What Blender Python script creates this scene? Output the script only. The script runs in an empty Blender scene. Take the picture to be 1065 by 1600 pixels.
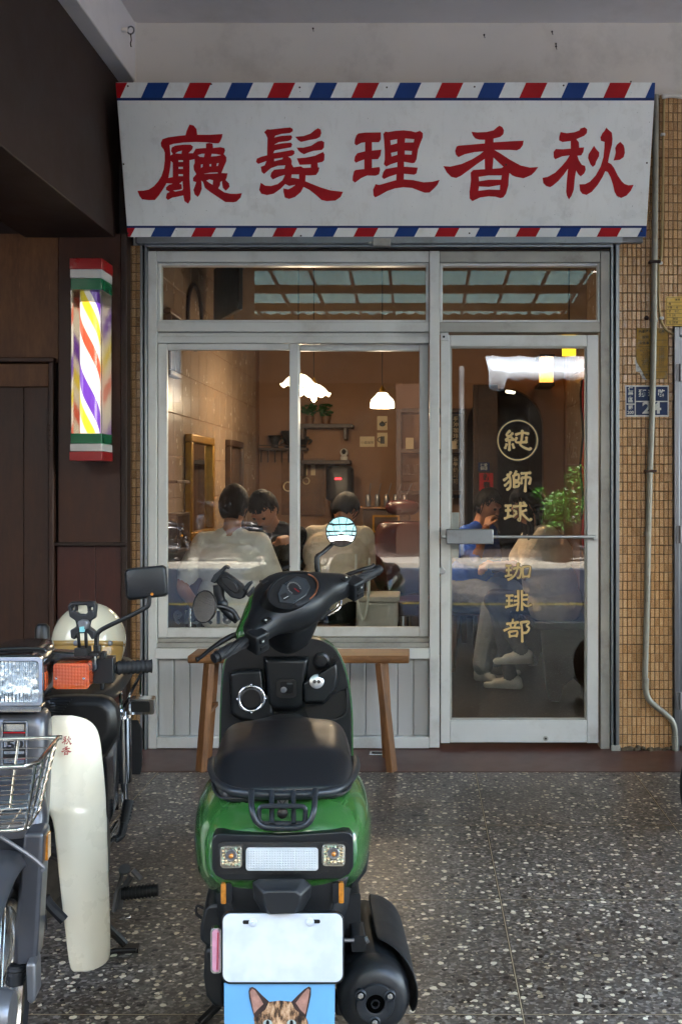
import bpy, bmesh, math, random
from mathutils import Vector, Matrix, geometry
random.seed(7)
R = math.radians
PI = math.pi
sc = bpy.context.scene
COL = sc.collection

# ---------------------------------------------------------------- camera
CAM_Z = 1.38
cam = bpy.data.cameras.new("camera")
cam.sensor_fit = 'HORIZONTAL'
cam.sensor_width = 36
cam.lens = 36 * 1620 / 1065
cam.shift_x = -122.5 / 1065
cam.shift_y = -45 / 1065
cam.clip_start = 0.05
cam.clip_end = 500
camo = bpy.data.objects.new("camera", cam)
camo.location = (0, 0, CAM_Z)
camo.rotation_euler = (R(90), 0, 0)
COL.objects.link(camo)
sc.camera = camo

# ---------------------------------------------------------------- sky, sun, exposure
SUN_EL, SUN_AZ = 52, 12          # the sun stands behind the shop: the arcade is in shade, the far side of the street is lit
w = bpy.data.worlds.new("World")
sc.world = w
w.use_nodes = True
bg = w.node_tree.nodes['Background']
sky = w.node_tree.nodes.new('ShaderNodeTexSky')
sky.sky_type = 'NISHITA'
sky.sun_disc = False
sky.sun_elevation = R(SUN_EL)
sky.sun_rotation = R(SUN_AZ)
sky.air_density = 1.3
sky.dust_density = 2.5
w.node_tree.links.new(sky.outputs[0], bg.inputs[0])
bg.inputs[1].default_value = 0.15
sl = bpy.data.lights.new("sun", 'SUN')
sl.energy = 2.3
sl.angle = R(0.5)
sl.color = (1.0, 0.95, 0.87)
so = bpy.data.objects.new("sun", sl)
d = Vector((math.sin(R(SUN_AZ)) * math.cos(R(SUN_EL)), math.cos(R(SUN_AZ)) * math.cos(R(SUN_EL)), math.sin(R(SUN_EL))))
so.rotation_euler = d.to_track_quat('Z', 'Y').to_euler()
so.location = (0, 8, 14)
COL.objects.link(so)
sc.view_settings.view_transform = 'Standard'
sc.view_settings.look = 'None'
sc.view_settings.gamma = 1
sc.view_settings.use_curve_mapping = False
sc.view_settings.exposure = 4.7
sc.cycles.use_denoising = True
sc.cycles.max_bounces = 10
sc.cycles.diffuse_bounces = 5
sc.cycles.glossy_bounces = 5
sc.cycles.transparent_max_bounces = 12
sc.cycles.transmission_bounces = 6
sc.cycles.sample_clamp_indirect = 6
sc.cycles.caustics_reflective = False
sc.cycles.caustics_refractive = False

# ---------------------------------------------------------------- helpers
def W(px, py, Y):
    """the point at depth Y that the photograph shows at pixel (px, py)"""
    return Vector(((px - 655) / 1620 * Y, Y, CAM_Z - (py - 755) / 1620 * Y))

def onplane(px, py, p0, n):
    dr = Vector(((px - 655) / 1620, 1, -(py - 755) / 1620)); o = Vector((0, 0, CAM_Z))
    return o + dr * ((Vector(p0) - o).dot(n) / dr.dot(n))

class Frame:
    """a vehicle's own axes: x right, y forward, z up"""
    def __init__(s, ox, oy, th):
        s.ox, s.oy, s.th = ox, oy, th
        s.c, s.s = math.cos(th), math.sin(th)
    def at(s, px, py, ly):
        dx, dz = (px - 655) / 1620, -(py - 755) / 1620
        t = (ly - s.s * s.ox + s.c * s.oy) / (s.c - s.s * dx)
        wx, wy = t * dx - s.ox, t - s.oy
        return Vector((s.c * wx + s.s * wy, ly, CAM_Z + t * dz))

def catmull(pts, k=4, closed=False):
    P = [Vector(p) for p in pts]; n = len(P); out = []
    if n < 3: return P
    rng = range(n if closed else n - 1)
    for i in rng:
        if closed: a, b, c, e = P[i - 1], P[i], P[(i + 1) % n], P[(i + 2) % n]
        else: a, b, c, e = P[max(i - 1, 0)], P[i], P[i + 1], P[min(i + 2, n - 1)]
        for j in range(k):
            t = j / k
            out.append(0.5 * ((2 * b) + (c - a) * t + (2 * a - 5 * b + 4 * c - e) * t * t + (3 * b - a - 3 * c + e) * t ** 3))
    if not closed: out.append(P[-1])
    return out

def supell(hw, hh, n=24, e=2.6, hb=None):
    """superellipse outline; hb gives another half height below"""
    o = []
    for i in range(n):
        t = 2 * PI * i / n; c, s_ = math.cos(t), math.sin(t)
        h = hh if s_ >= 0 or hb is None else hb
        o.append((hw * math.copysign(abs(c) ** (2 / e), c), h * math.copysign(abs(s_) ** (2 / e), s_)))
    return o

def rrect(x0, x1, y0, y1, r, k=5):
    o = []
    for cx, cy, a in ((x1 - r, y1 - r, 0), (x0 + r, y1 - r, 90), (x0 + r, y0 + r, 180), (x1 - r, y0 + r, 270)):
        for j in range(k + 1):
            t = R(a + 90 * j / k); o.append((cx + r * math.cos(t), cy + r * math.sin(t)))
    return o

class MB:
    def __init__(s): s.bm = bmesh.new()
    def face(s, pts, flip=False):
        v = [s.bm.verts.new(p) for p in pts]
        if flip: v.reverse()
        return s.bm.faces.new(v)
    def box(s, x0, x1, y0, y1, z0, z1):
        return s.obox(Matrix.Translation(((x0 + x1) / 2, (y0 + y1) / 2, (z0 + z1) / 2)), abs(x1 - x0), abs(y1 - y0), abs(z1 - z0))
    def obox(s, m, sx, sy, sz):
        bmesh.ops.create_cube(s.bm, size=1, matrix=m @ Matrix.Diagonal((sx, sy, sz, 1)))
        return s
    def beam(s, a, b, wx, wz, up=(0, 0, 1)):
        a, b = Vector(a), Vector(b); dr = b - a; z = dr.normalized(); u = Vector(up)
        x = u.cross(z)
        if x.length < 1e-4: x = Vector((1, 0, 0))
        x.normalize(); y = z.cross(x)
        m = Matrix((x, y, z)).transposed().to_4x4(); m.translation = (a + b) / 2
        return s.obox(m, wx, wz, dr.length)
    def loft(s, rings, cap=True, closed=False):
        V = [[s.bm.verts.new(p) for p in r] for r in rings]; n = len(V[0])
        prs = list(zip(V, V[1:])) + ([(V[-1], V[0])] if closed else [])
        for a, b in prs:
            for i in range(n):
                s.bm.faces.new((a[i], a[(i + 1) % n], b[(i + 1) % n], b[i]))
        if cap and not closed:
            s.bm.faces.new(V[0][::-1]); s.bm.faces.new(V[-1])
        return s
    def grid(s, rows):
        V = [[s.bm.verts.new(p) for p in r] for r in rows]
        for a, b in zip(V, V[1:]):
            for i in range(len(a) - 1): s.bm.faces.new((a[i], a[i + 1], b[i + 1], b[i]))
        return s
    def tube(s, pts, r, n=10, closed=False, sm=0, cap=True):
        P = catmull(pts, sm, closed) if sm else [Vector(p) for p in pts]
        m = len(P)
        if not hasattr(r, '__len__'): rr = [r] * m
        else: rr = [r[0] + (r[-1] - r[0]) * i / (m - 1) if len(r) == 2 else r[min(int(i * len(r) / m), len(r) - 1)] for i in range(m)]
        up = None; rings = []
        for i in range(m):
            if closed: t = P[(i + 1) % m] - P[i - 1]
            else: t = P[min(i + 1, m - 1)] - P[max(i - 1, 0)]
            if t.length < 1e-9: t = Vector((0, 0, 1))
            t.normalize()
            if up is None: up = t.orthogonal().normalized()
            up = (up - t * up.dot(t))
            if up.length < 1e-6: up = t.orthogonal()
            up.normalize(); q = t.cross(up)
            rings.append([P[i] + (up * math.cos(2 * PI * k / n) + q * math.sin(2 * PI * k / n)) * rr[i] for k in range(n)])
        return s.loft(rings, cap=cap, closed=closed)
    def lathe(s, prof, o=(0, 0, 0), axis=(0, 0, 1), n=24, cap=True):
        o = Vector(o); z = Vector(axis).normalized(); x = z.orthogonal().normalized(); y = z.cross(x)
        return s.loft([[o + z * h + (x * math.cos(2 * PI * k / n) + y * math.sin(2 * PI * k / n)) * max(r, 1e-4) for k in range(n)] for r, h in prof], cap=cap)
    def torus(s, o, axis, Rr, r, n=36, m=10, sq=1.0):
        o = Vector(o); z = Vector(axis).normalized(); x = z.orthogonal().normalized(); y = z.cross(x); rings = []
        for i in range(n):
            a = 2 * PI * i / n; e = x * math.cos(a) + y * math.sin(a)
            rings.append([o + e * (Rr + r * math.cos(2 * PI * k / m)) + z * r * sq * math.sin(2 * PI * k / m) for k in range(m)])
        return s.loft(rings, closed=True)
    def ball(s, c, r, n=16, rot=None):
        if not hasattr(r, '__len__'): r = (r, r, r)
        m = Matrix.Translation(c) @ (rot.to_4x4() if rot else Matrix()) @ Matrix.Diagonal((r[0], r[1], r[2], 1))
        bmesh.ops.create_uvsphere(s.bm, u_segments=n, v_segments=max(6, n // 2), radius=1, matrix=m)
        return s
    def prism(s, outer, vec, holes=()):
        """flat outline of 3-D points pushed along vec; holes keep their openings"""
        loops = [[Vector(p) for p in outer]] + [[Vector(p) for p in h] for h in holes]
        flat = [p for l in loops for p in l]; tri = geometry.tessellate_polygon(loops); vec = Vector(vec)
        A = [s.bm.verts.new(p) for p in flat]; B = [s.bm.verts.new(p + vec) for p in flat]
        for t in tri:
            try: s.bm.faces.new([A[i] for i in t]); s.bm.faces.new([B[i] for i in t][::-1])
            except ValueError: pass
        k = 0
        for l in loops:
            m = len(l)
            for i in range(m):
                a, b = k + i, k + (i + 1) % m
                try: s.bm.faces.new((A[a], A[b], B[b], B[a]))
                except ValueError: pass
            k += m
        return s
    def shift(s, m):
        bmesh.ops.transform(s.bm, matrix=m, verts=s.bm.verts); return s
    def build(s, name, mat, parent=None, bevel=0, sub=0, local=False, smooth=True, ang=40, solid=0, seg=2, weld=0):
        bm = s.bm
        if weld: bmesh.ops.remove_doubles(bm, verts=bm.verts, dist=weld)
        bmesh.ops.recalc_face_normals(bm, faces=bm.faces)
        me = bpy.data.meshes.new(name); o = bpy.data.objects.new(name, me); COL.objects.link(o)
        if parent:
            o.parent = parent
            if not local:
                r = parent
                while r.parent: r = r.parent
                bmesh.ops.transform(bm, matrix=r.matrix_basis.inverted(), verts=bm.verts)
        elif not local:
            xs = [v.co for v in bm.verts]
            b = Vector(((min(p.x for p in xs) + max(p.x for p in xs)) / 2, (min(p.y for p in xs) + max(p.y for p in xs)) / 2, min(p.z for p in xs)))
            bmesh.ops.translate(bm, verts=bm.verts, vec=-b); o.location = b
        if smooth:
            for f in bm.faces: f.smooth = True
        bm.to_mesh(me); bm.free()
        if smooth and not sub: me.set_sharp_from_angle(angle=R(ang))
        for m in (mat if isinstance(mat, (list, tuple)) else [mat]): me.materials.append(m)
        if solid:
            md = o.modifiers.new('solid', 'SOLIDIFY'); md.thickness = solid; md.offset = 0
        if bevel:
            md = o.modifiers.new('bevel', 'BEVEL'); md.width = bevel; md.segments = seg; md.limit_method = 'ANGLE'; md.angle_limit = R(35)
            md.use_clamp_overlap = True
        if sub:
            md = o.modifiers.new('sub', 'SUBSURF'); md.levels = sub; md.render_levels = sub
        return o

def tag(o, label, cat=None, group=None, kind=None):
    if label: o['label'] = label
    if cat: o['category'] = cat
    if group: o['group'] = group
    if kind: o['kind'] = kind
    return o

def thing(name, label, cat, loc=(0, 0, 0), rz=0, group=None):
    o = bpy.data.objects.new(name, None); COL.objects.link(o)
    o.empty_display_size = 0.1
    o.location = loc; o.rotation_euler = (0, 0, rz)
    return tag(o, label, cat, group)

def kids(o): return [c for c in bpy.data.objects if c.parent == o]

def copy_tree(o, parent=None):
    c = o.copy(); COL.objects.link(c); c.parent = parent
    for ch in kids(o): copy_tree(ch, c)
    return c

def text_loops(txt, size, off=0.0, shear=0.0):
    """a line of type turned into triangles: list of vertices and faces in its own plane, centred"""
    cu = bpy.data.curves.new('lettering', 'FONT'); cu.body = txt; cu.size = size; cu.align_x = 'CENTER'; cu.align_y = 'CENTER'
    cu.offset = off; cu.resolution_u = 3; cu.shear = shear
    ob = bpy.data.objects.new('lettering', cu); COL.objects.link(ob)
    dg = bpy.context.evaluated_depsgraph_get()
    me = bpy.data.meshes.new_from_object(ob.evaluated_get(dg))
    vs = [v.co.copy() for v in me.vertices]; fs = [tuple(p.vertices) for p in me.polygons]
    bpy.data.objects.remove(ob); bpy.data.meshes.remove(me); bpy.data.curves.remove(cu)
    return vs, fs

def add_text(mb, txt, size, o, xd, yd, off=0.0, sx=1.0, depth=0.0006, vertical=False, pitch=1.1):
    """letters standing on the plane o + xd*x + yd*y, with a little thickness of paint"""
    o, xd, yd = Vector(o), Vector(xd).normalized(), Vector(yd).normalized(); nz = xd.cross(yd)
    items = [(c, (0, -i * size * pitch)) for i, c in enumerate(txt)] if vertical else [(txt, (0, 0))]
    for t, (ax, ay) in items:
        vs, fs = text_loops(t, size, off)
        V = [mb.bm.verts.new(o + xd * (v.x * sx + ax) + yd * (v.y + ay) + nz * depth) for v in vs]
        for f in fs:
            try: mb.bm.faces.new([V[i] for i in f])
            except ValueError: pass
    return mb
# ---------------------------------------------------------------- materials
def lin(h):
    h = h.lstrip('#'); o = []
    for i in (0, 2, 4):
        c = int(h[i:i + 2], 16) / 255
        o.append(c / 12.92 if c <= 0.04045 else ((c + 0.055) / 1.055) ** 2.4)
    return tuple(o)

class NT:
    def __init__(s, name):
        s.m = bpy.data.materials.new(name); s.m.use_nodes = True; s.t = s.m.node_tree
        s.b = s.t.nodes['Principled BSDF']; s.out = s.t.nodes['Material Output']
    def n(s, typ, **kw):
        nd = s.t.nodes.new('ShaderNode' + typ)
        for k, v in kw.items():
            if k[0] == 'i' and k[1:].isdigit(): nd.inputs[int(k[1:])].default_value = v
            elif k in nd.inputs.keys(): nd.inputs[k].default_value = v
            else: setattr(nd, k, v)
        return nd
    def l(s, a, b): s.t.links.new(a, b); return s
    def coord(s, scale=(1, 1, 1), kind='Object'):
        tc = s.n('TexCoord'); mp = s.n('Mapping'); mp.inputs['Scale'].default_value = scale
        s.l(tc.outputs[kind], mp.inputs[0]); return mp.outputs[0]
    def noise(s, vec, scale, detail=4, rough=0.55, out='Fac'):
        nd = s.n('TexNoise'); nd.inputs['Scale'].default_value = scale; nd.inputs['Detail'].default_value = detail; nd.inputs['Roughness'].default_value = rough
        s.l(vec, nd.inputs['Vector']); return nd.outputs[out]
    def ramp(s, fac, stops, interp='LINEAR'):
        r = s.n('ValToRGB'); r.color_ramp.interpolation = interp; e = r.color_ramp.elements
        while len(e) < len(stops): e.new(0.5)
        for k, (p, c) in enumerate(stops):
            e[k].position = p; e[k].color = (c, c, c, 1) if not hasattr(c, '__len__') else (*c[:3], 1)
        s.l(fac, r.inputs[0]); return r.outputs[0]
    def mix(s, fac, a, b, blend='MIX'):
        m = s.n('Mix', data_type='RGBA', blend_type=blend)
        for v, i in ((fac, 0), (a, 6), (b, 7)):
            if hasattr(v, 'links'): s.l(v, m.inputs[i])
            else: m.inputs[i].default_value = v if i == 0 else (*v[:3], 1)
        return m.outputs[2]
    def math(s, op, a, b=None, c=None):
        m = s.n('Math', operation=op)
        for v, i in ((a, 0), (b, 1), (c, 2)):
            if v is None: continue
            if hasattr(v, 'links'): s.l(v, m.inputs[i])
            else: m.inputs[i].default_value = v
        return m.outputs[0]
    def bump(s, h, strength=0.3, dist=0.002):
        b = s.n('Bump'); b.inputs['Strength'].default_value = strength; b.inputs['Distance'].default_value = dist
        s.l(h, b.inputs['Height']); s.l(b.outputs[0], s.b.inputs['Normal']); return b

def M(name, c, rough=0.5, metal=0.0, var=0.12, vs=6, bump=0.0, bs=60, coat=0.0, spec=0.5, dirt=None, dsc=3, stretch=(1, 1, 1), rvar=0.08, sheen=0, bdist=0.001):
    if isinstance(c, str): c = lin(c)
    t = NT(name); v = t.coord(stretch)
    a = tuple(x * (1 - var) for x in c); b = tuple(min(1, x * (1 + var)) for x in c)
    col = t.mix(t.ramp(t.noise(v, vs, 6), [(0.3, 0.0), (0.7, 1.0)]), a, b)
    if dirt:
        dc, amt = dirt
        k = t.ramp(t.noise(v, dsc, 8, 0.7), [(0.52, 0.0), (0.75, amt)])
        col = t.mix(k, col, dc)
    t.l(col, t.b.inputs['Base Color'])
    r = t.math('MULTIPLY_ADD', t.noise(v, vs * 2.3, 5), rvar * 2, rough - rvar)
    t.l(r, t.b.inputs['Roughness'])
    t.b.inputs['Metallic'].default_value = metal
    t.b.inputs['Specular IOR Level'].default_value = spec
    t.b.inputs['Coat Weight'].default_value = coat
    t.b.inputs['Coat Roughness'].default_value = 0.06
    if sheen: t.b.inputs['Sheen Weight'].default_value = sheen
    if bump: t.bump(t.noise(v, bs, 4), bump, bdist)
    return t.m

def wood(name, c1, c2, scale=(1, 1, 1), rough=0.55, bump=0.15, coat=0.0):
    t = NT(name); v = t.coord(scale)
    n1 = t.noise(v, 9, 8, 0.65); n2 = t.noise(v, 45, 3, 0.6)
    k = t.math('ADD', t.math('MULTIPLY', n1, 0.7), t.math('MULTIPLY', n2, 0.3))
    col = t.mix(t.ramp(k, [(0.36, 0.0), (0.64, 1.0)]), lin(c1), lin(c2))
    vb = t.coord((1, 1, 1)); col = t.mix(t.ramp(t.noise(vb, 1.7, 6, .65), [(.42, 0.0), (.7, .5)]), col, tuple(x * .55 for x in lin(c1)))
    vs_ = t.coord((30, 30, 2.2)); col = t.mix(t.ramp(t.noise(vs_, 3, 3, .5), [(.70, 0.0), (.74, .35)]), col, tuple(min(1, x * 2.2 + .02) for x in lin(c2)))
    t.l(col, t.b.inputs['Base Color'])
    t.l(t.math('MULTIPLY_ADD', n1, 0.25, rough - 0.12), t.b.inputs['Roughness'])
    t.b.inputs['Coat Weight'].default_value = coat
    t.bump(k, bump, 0.0015)
    return t.m

def emit(name, c, s):
    t = NT(name); t.b.inputs['Base Color'].default_value = (*c, 1); t.b.inputs['Emission Color'].default_value = (*c, 1); t.b.inputs['Emission Strength'].default_value = s
    t.b.inputs['Roughness'].default_value = 0.4
    return t.m

def glass(name, tint=(0.93, 0.95, 0.94), wav=0.0, boost=1.0, dirty=0.0):
    """thin pane: lets light straight through and mirrors with a Fresnel factor"""
    t = NT(name); t.t.nodes.remove(t.b)
    tr = t.n('BsdfTransparent'); tr.inputs[0].default_value = (*tint, 1)
    gl = t.n('BsdfGlossy'); gl.inputs['Roughness'].default_value = 0.0
    fr = t.n('Fresnel'); fr.inputs[0].default_value = 1.52
    mx = t.n('MixShader')
    ge = t.n('NewGeometry'); front = t.math('SUBTRACT', 1.0, ge.outputs['Backfacing'])
    f = t.math('MULTIPLY', t.math('MINIMUM', t.math('MULTIPLY', fr.outputs[0], 2.3 * boost), 1.0), front)
    t.l(f, mx.inputs[0]); t.l(tr.outputs[0], mx.inputs[1]); t.l(gl.outputs[0], mx.inputs[2])
    last = mx.outputs[0]
    v = t.coord((1, 1, 1))
    if wav:
        b = t.n('Bump'); b.inputs['Strength'].default_value = wav; b.inputs['Distance'].default_value = 0.01
        t.l(t.noise(v, 2.2, 2, 0.4), b.inputs['Height']); t.l(b.outputs[0], gl.inputs['Normal'])
    if dirty:
        df = t.n('BsdfDiffuse'); df.inputs[0].default_value = (0.5, 0.47, 0.42, 1)
        m2 = t.n('MixShader'); t.l(t.ramp(t.noise(v, 5, 9, 0.75), [(0.45, 0.0), (0.8, dirty)]), m2.inputs[0])
        t.l(last, m2.inputs[1]); t.l(df.outputs[0], m2.inputs[2]); last = m2.outputs[0]
    t.l(last, t.out.inputs[0])
    return t.m

MT = {}
def signpaint():
    t = NT('sign white paint'); v = t.coord((1, 1, 1))
    c = t.mix(t.ramp(t.noise(v, 3, 5), [(.3, 0), (.7, 1)]), lin('#e4e6e4'), lin('#eff1ef'))
    c = t.mix(t.ramp(t.noise(v, 9, 8, .7), [(.55, 0), (.8, .30)]), c, lin('#a79d8c'))
    vd = t.coord((9, 9, .5)); c = t.mix(t.ramp(t.noise(vd, 4, 4, .6), [(.56, 0), (.8, .16)]), c, lin('#9a8f7c'))
    c = t.mix(t.ramp(t.noise(v, 150, 2, .5), [(.735, 0), (.76, .8)]), c, lin('#3a332b'))
    t.l(c, t.b.inputs['Base Color']); t.l(t.ramp(t.noise(v, 6, 5), [(.3, .24), (.7, .42)]), t.b.inputs['Roughness']); t.bump(t.noise(v, 60, 4), .05, .002); return t.m
MT['sign_white'] = signpaint()
MT['red'] = M('sign red paint', '#a80713', 0.45, spec=0.2, var=0.12, vs=10, bump=0.06, bs=120)
MT['blue'] = M('sign blue paint', '#123a7c', 0.45, spec=0.2, var=0.1, vs=10)
MT['navy'] = M('sign navy line', '#0f2c60', 0.45, spec=0.2)
MT['alu'] = M('painted aluminium', '#cfd1cf', 0.38, metal=0.1, var=0.07, vs=2.5, dirt=((0.20, 0.17, 0.12), 0.35), dsc=4, bump=0.03)
MT['alu_d'] = M('weathered aluminium', '#a3a29b', 0.45, metal=0.25, var=0.15, vs=4, dirt=((0.10, 0.08, 0.06), 0.5), dsc=5)
MT['steel'] = M('steel guide rail', '#8f9498', 0.34, metal=0.8, var=0.12, vs=3, dirt=((0.10, 0.07, 0.05), 0.6), dsc=6)
MT['panelboard'] = M('grey panel board', '#b9bbbb', 0.38, metal=0.1, var=0.06, vs=3, stretch=(1, 1, 0.15), dirt=((0.18, 0.15, 0.11), 0.35), dsc=4)
MT['ceil'] = M('grey white plaster', '#dcd7d8', 0.9, var=0.05, vs=1.5, dirt=((0.25, 0.22, 0.2), 0.3), dsc=1.2, bump=0.05, bs=40)
MT['wallw'] = M('off white wall paint', '#e0dad3', 0.85, var=0.06, vs=1.5, dirt=((0.25, 0.21, 0.18), 0.35), dsc=2.5, bump=0.08, bs=30)
MT['brownclad'] = wood('dark brown cladding', '#211007', '#2e190e', (0.6, 0.6, 0.6), 0.6, 0.05)
MT['brownpaint'] = wood('brown painted board', '#35180b', '#472512', (1.2, 1.2, 0.3), 0.5, 0.06)
MT['brownlight'] = wood('mid brown ply', '#583319', '#78502f', (1.5, 1.5, 0.35), 0.55, 0.1)
MT['redwood'] = wood('red brown board', '#37130a', '#491b0f', (1.5, 1.5, 0.25), 0.45, 0.08)
MT['doorwood'] = wood('dark door wood', '#2f170c', '#452717', (2.0, 2.0, 0.3), 0.5, 0.1)
MT['benchwood'] = wood('worn bench wood', '#64401f', '#9a6a3c', (0.6, 3, 3), 0.5, 0.25)
MT['benchleg'] = wood('worn leg wood', '#5e3b1d', '#8e6038', (3, 3, 0.5), 0.5, 0.25)
MT['grout'] = M('dark grout', '#564a39', 0.95, var=0.25, vs=20, bump=0.2, bs=150)
def tile_mat():
    t = NT('glazed mosaic tile'); g = t.n('NewGeometry'); v = t.coord((1, 1, 1))
    base = t.ramp(g.outputs['Random Per Island'], [(0.0, lin('#b0814e')), (0.3, lin('#c09262')), (0.6, lin('#d2aa7c')), (0.85, lin('#bb8b58')), (1.0, lin('#94693f'))])
    sp = t.ramp(t.noise(v, 260, 4, 0.7), [(0.42, 0.0), (0.6, 1.0)])
    col = t.mix(sp, t.mix(0.45, base, lin('#8a5a2c')), t.mix(0.30, base, lin('#ecd2a6')))
    t.l(col, t.b.inputs['Base Color'])
    t.b.inputs['Roughness'].default_value = 0.24
    t.b.inputs['Coat Weight'].default_value = 0.12
    t.bump(t.noise(v, 55, 3), 0.35, 0.002)
    return t.m
MT['tile'] = tile_mat()
def terrazzo():
    t = NT('terrazzo'); v = t.coord((1, 1, 1))
    fine = t.n('TexVoronoi', feature='F1'); fine.inputs['Scale'].default_value = 115; t.l(v, fine.inputs['Vector'])
    fr = t.n('SeparateColor'); t.l(fine.outputs['Color'], fr.inputs[0])
    base = t.ramp(fr.outputs[0], [(0.0, lin('#423b34')), (0.35, lin('#544d46')), (0.7, lin('#676059')), (0.95, lin('#8f887f'))])
    wv = t.n('VectorMath', operation='ADD'); t.l(v, wv.inputs[0])
    wn = t.n('VectorMath', operation='SCALE'); t.l(t.noise(v, 75, 2, out='Color'), wn.inputs[0]); wn.inputs['Scale'].default_value = 0.011; t.l(wn.outputs[0], wv.inputs[1])
    def chips(scale, lo, hi, thr, colr, base, seed):
        mp = t.n('Mapping'); mp.inputs['Location'].default_value = (seed, seed * 2.1, 0); t.l(wv.outputs[0], mp.inputs[0])
        vo = t.n('TexVoronoi', feature='F1', distance='EUCLIDEAN'); vo.inputs['Scale'].default_value = scale; vo.inputs['Randomness'].default_value = 1.0
        t.l(mp.outputs[0], vo.inputs['Vector'])
        sp = t.n('SeparateColor'); t.l(vo.outputs['Color'], sp.inputs[0])
        pick = t.math('MULTIPLY', t.math('GREATER_THAN', sp.outputs[0], lo), t.math('LESS_THAN', sp.outputs[0], hi))
        size = t.math('MULTIPLY_ADD', sp.outputs[1], thr * 0.6, thr * 0.5)
        k = t.math('MULTIPLY', pick, t.math('LESS_THAN', vo.outputs['Distance'], size))
        return t.mix(k, base, t.ramp(sp.outputs[2], colr))
    pale = [(0.0, lin('#a3967c')), (0.4, lin('#cdbf9f')), (1.0, lin('#e8dfc8'))]
    dark = [(0.0, lin('#0e0c0a')), (1.0, lin('#28221d'))]
    c = chips(70, 0.0, 0.30, 0.5, [(0, lin('#463e35')), (1, lin('#7d7366'))], base, 3.3)
    c = chips(46, 0.55, 0.70, 0.47, dark, c, 1.7)
    c = chips(46, 0.0, 0.17, 0.46, pale, c, 0.0)
    c = chips(64, 0.5, 0.60, 0.5, pale, c, 8.1)
    st = t.ramp(t.noise(v, 1.3, 6, 0.6), [(0.35, lin('#b3a89c')), (0.62, lin('#ffffff'))])
    c = t.mix(0.55, c, st, 'MULTIPLY')
    t.l(c, t.b.inputs['Base Color'])
    t.l(t.ramp(t.noise(v, 3, 5), [(0.3, 0.28), (0.7, 0.44)]), t.b.inputs['Roughness'])
    t.b.inputs['Specular IOR Level'].default_value = 0.3
    t.bump(t.noise(v, 5, 3), 0.05, 0.003)
    return t.m
MT['terrazzo'] = terrazzo()
MT['redfloor'] = M('red cement floor', '#4f2f26', 0.42, var=0.18, vs=5, dirt=((0.07, 0.05, 0.045), 0.7), dsc=3, bump=0.05)
MT['brass'] = M('dull brass strip', '#a89a80', 0.4, metal=0.4)
MT['glass'] = glass('window glass', wav=0.012, boost=1.0, dirty=0.05)
MT['glass_door'] = glass('door glass', wav=0.006, boost=1.0, dirty=0.04)
MT['clear'] = glass('clear plastic', (0.97, 0.97, 0.97), boost=0.45)
MT['gold'] = M('gold paint', '#cdb077', 0.4, metal=0.0, var=0.1, vs=20)
MT['blackpaint'] = M('black paint', '#0d0b0a', 0.45)
MT['plateblue'] = M('enamel blue', '#06244f', 0.4, var=0.12, vs=20, spec=0.3)
MT['platewhite'] = M('enamel white', '#c9cac4', 0.35, dirt=((0.25, 0.2, 0.15), 0.4), dsc=15)
MT['yellow_n'] = M('yellow notice paper', '#d2ab4e', 0.5, var=0.06, vs=14, dirt=((0.75, 0.66, 0.45), 0.5), dsc=14)
MT['yellow_o'] = M('peeling old notice', '#93701f', 0.6, var=0.2, vs=30, dirt=((0.22, 0.20, 0.15), 0.9), dsc=22)
MT['torn'] = M('torn paper backing', '#b9b8b2', 0.8, var=0.3, vs=120)
MT['ink'] = M('faded ink', '#2f3530', 0.7)
MT['pipe'] = M('galvanised pipe', '#8d8a7f', 0.45, metal=0.35, var=0.12, vs=8, dirt=((0.12, 0.07, 0.04), 0.7), dsc=10)
MT['cable'] = M('aged cable', '#a08a5c', 0.55, var=0.1)
MT['rust'] = M('rusted iron', '#33211a', 0.8, var=0.3, vs=20)
MT['stainless'] = M('stainless sheet', '#7f8287', 0.34, metal=1.0, var=0.08, vs=5, stretch=(1, 1, 0.2))
# vehicles
MT['green'] = M('green gloss paint', '#2f612b', 0.2, var=0.04, vs=5, coat=1.0, dirt=((0.22, 0.24, 0.18), 0.22), dsc=30)
MT['mattblack'] = M('matt black plastic', '#17191c', 0.46, var=0.08, vs=9, bump=0.12, bs=500)
MT['black2'] = M('satin black plastic', '#111315', 0.34, var=0.08, vs=9, bump=0.06, bs=500)
MT['rubber'] = M('black rubber', '#17171a', 0.62, var=0.12, vs=14, bump=0.15, bs=200)
MT['seat'] = M('black seat vinyl', '#16181b', 0.33, var=0.06, vs=8, bump=0.2, bs=420)
MT['rail'] = M('dark grey powder coat', '#26292d', 0.36, metal=0.2, var=0.06)
MT['chrome'] = M('chrome', '#d9dadb', 0.12, metal=1.0, var=0.03, rvar=0.04)
MT['chrome_r'] = M('rust flecked chrome', '#c7c5c0', 0.2, metal=1.0, var=0.08, vs=30, dirt=((0.16, 0.07, 0.03), 0.8), dsc=30)
MT['dull'] = M('dull grey metal', '#77777a', 0.38, metal=0.6, var=0.15, vs=10)
MT['engine'] = M('engine casting', '#5b5750', 0.5, metal=0.6, var=0.3, vs=14, dirt=((0.04, 0.03, 0.02), 0.8), dsc=10)
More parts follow.
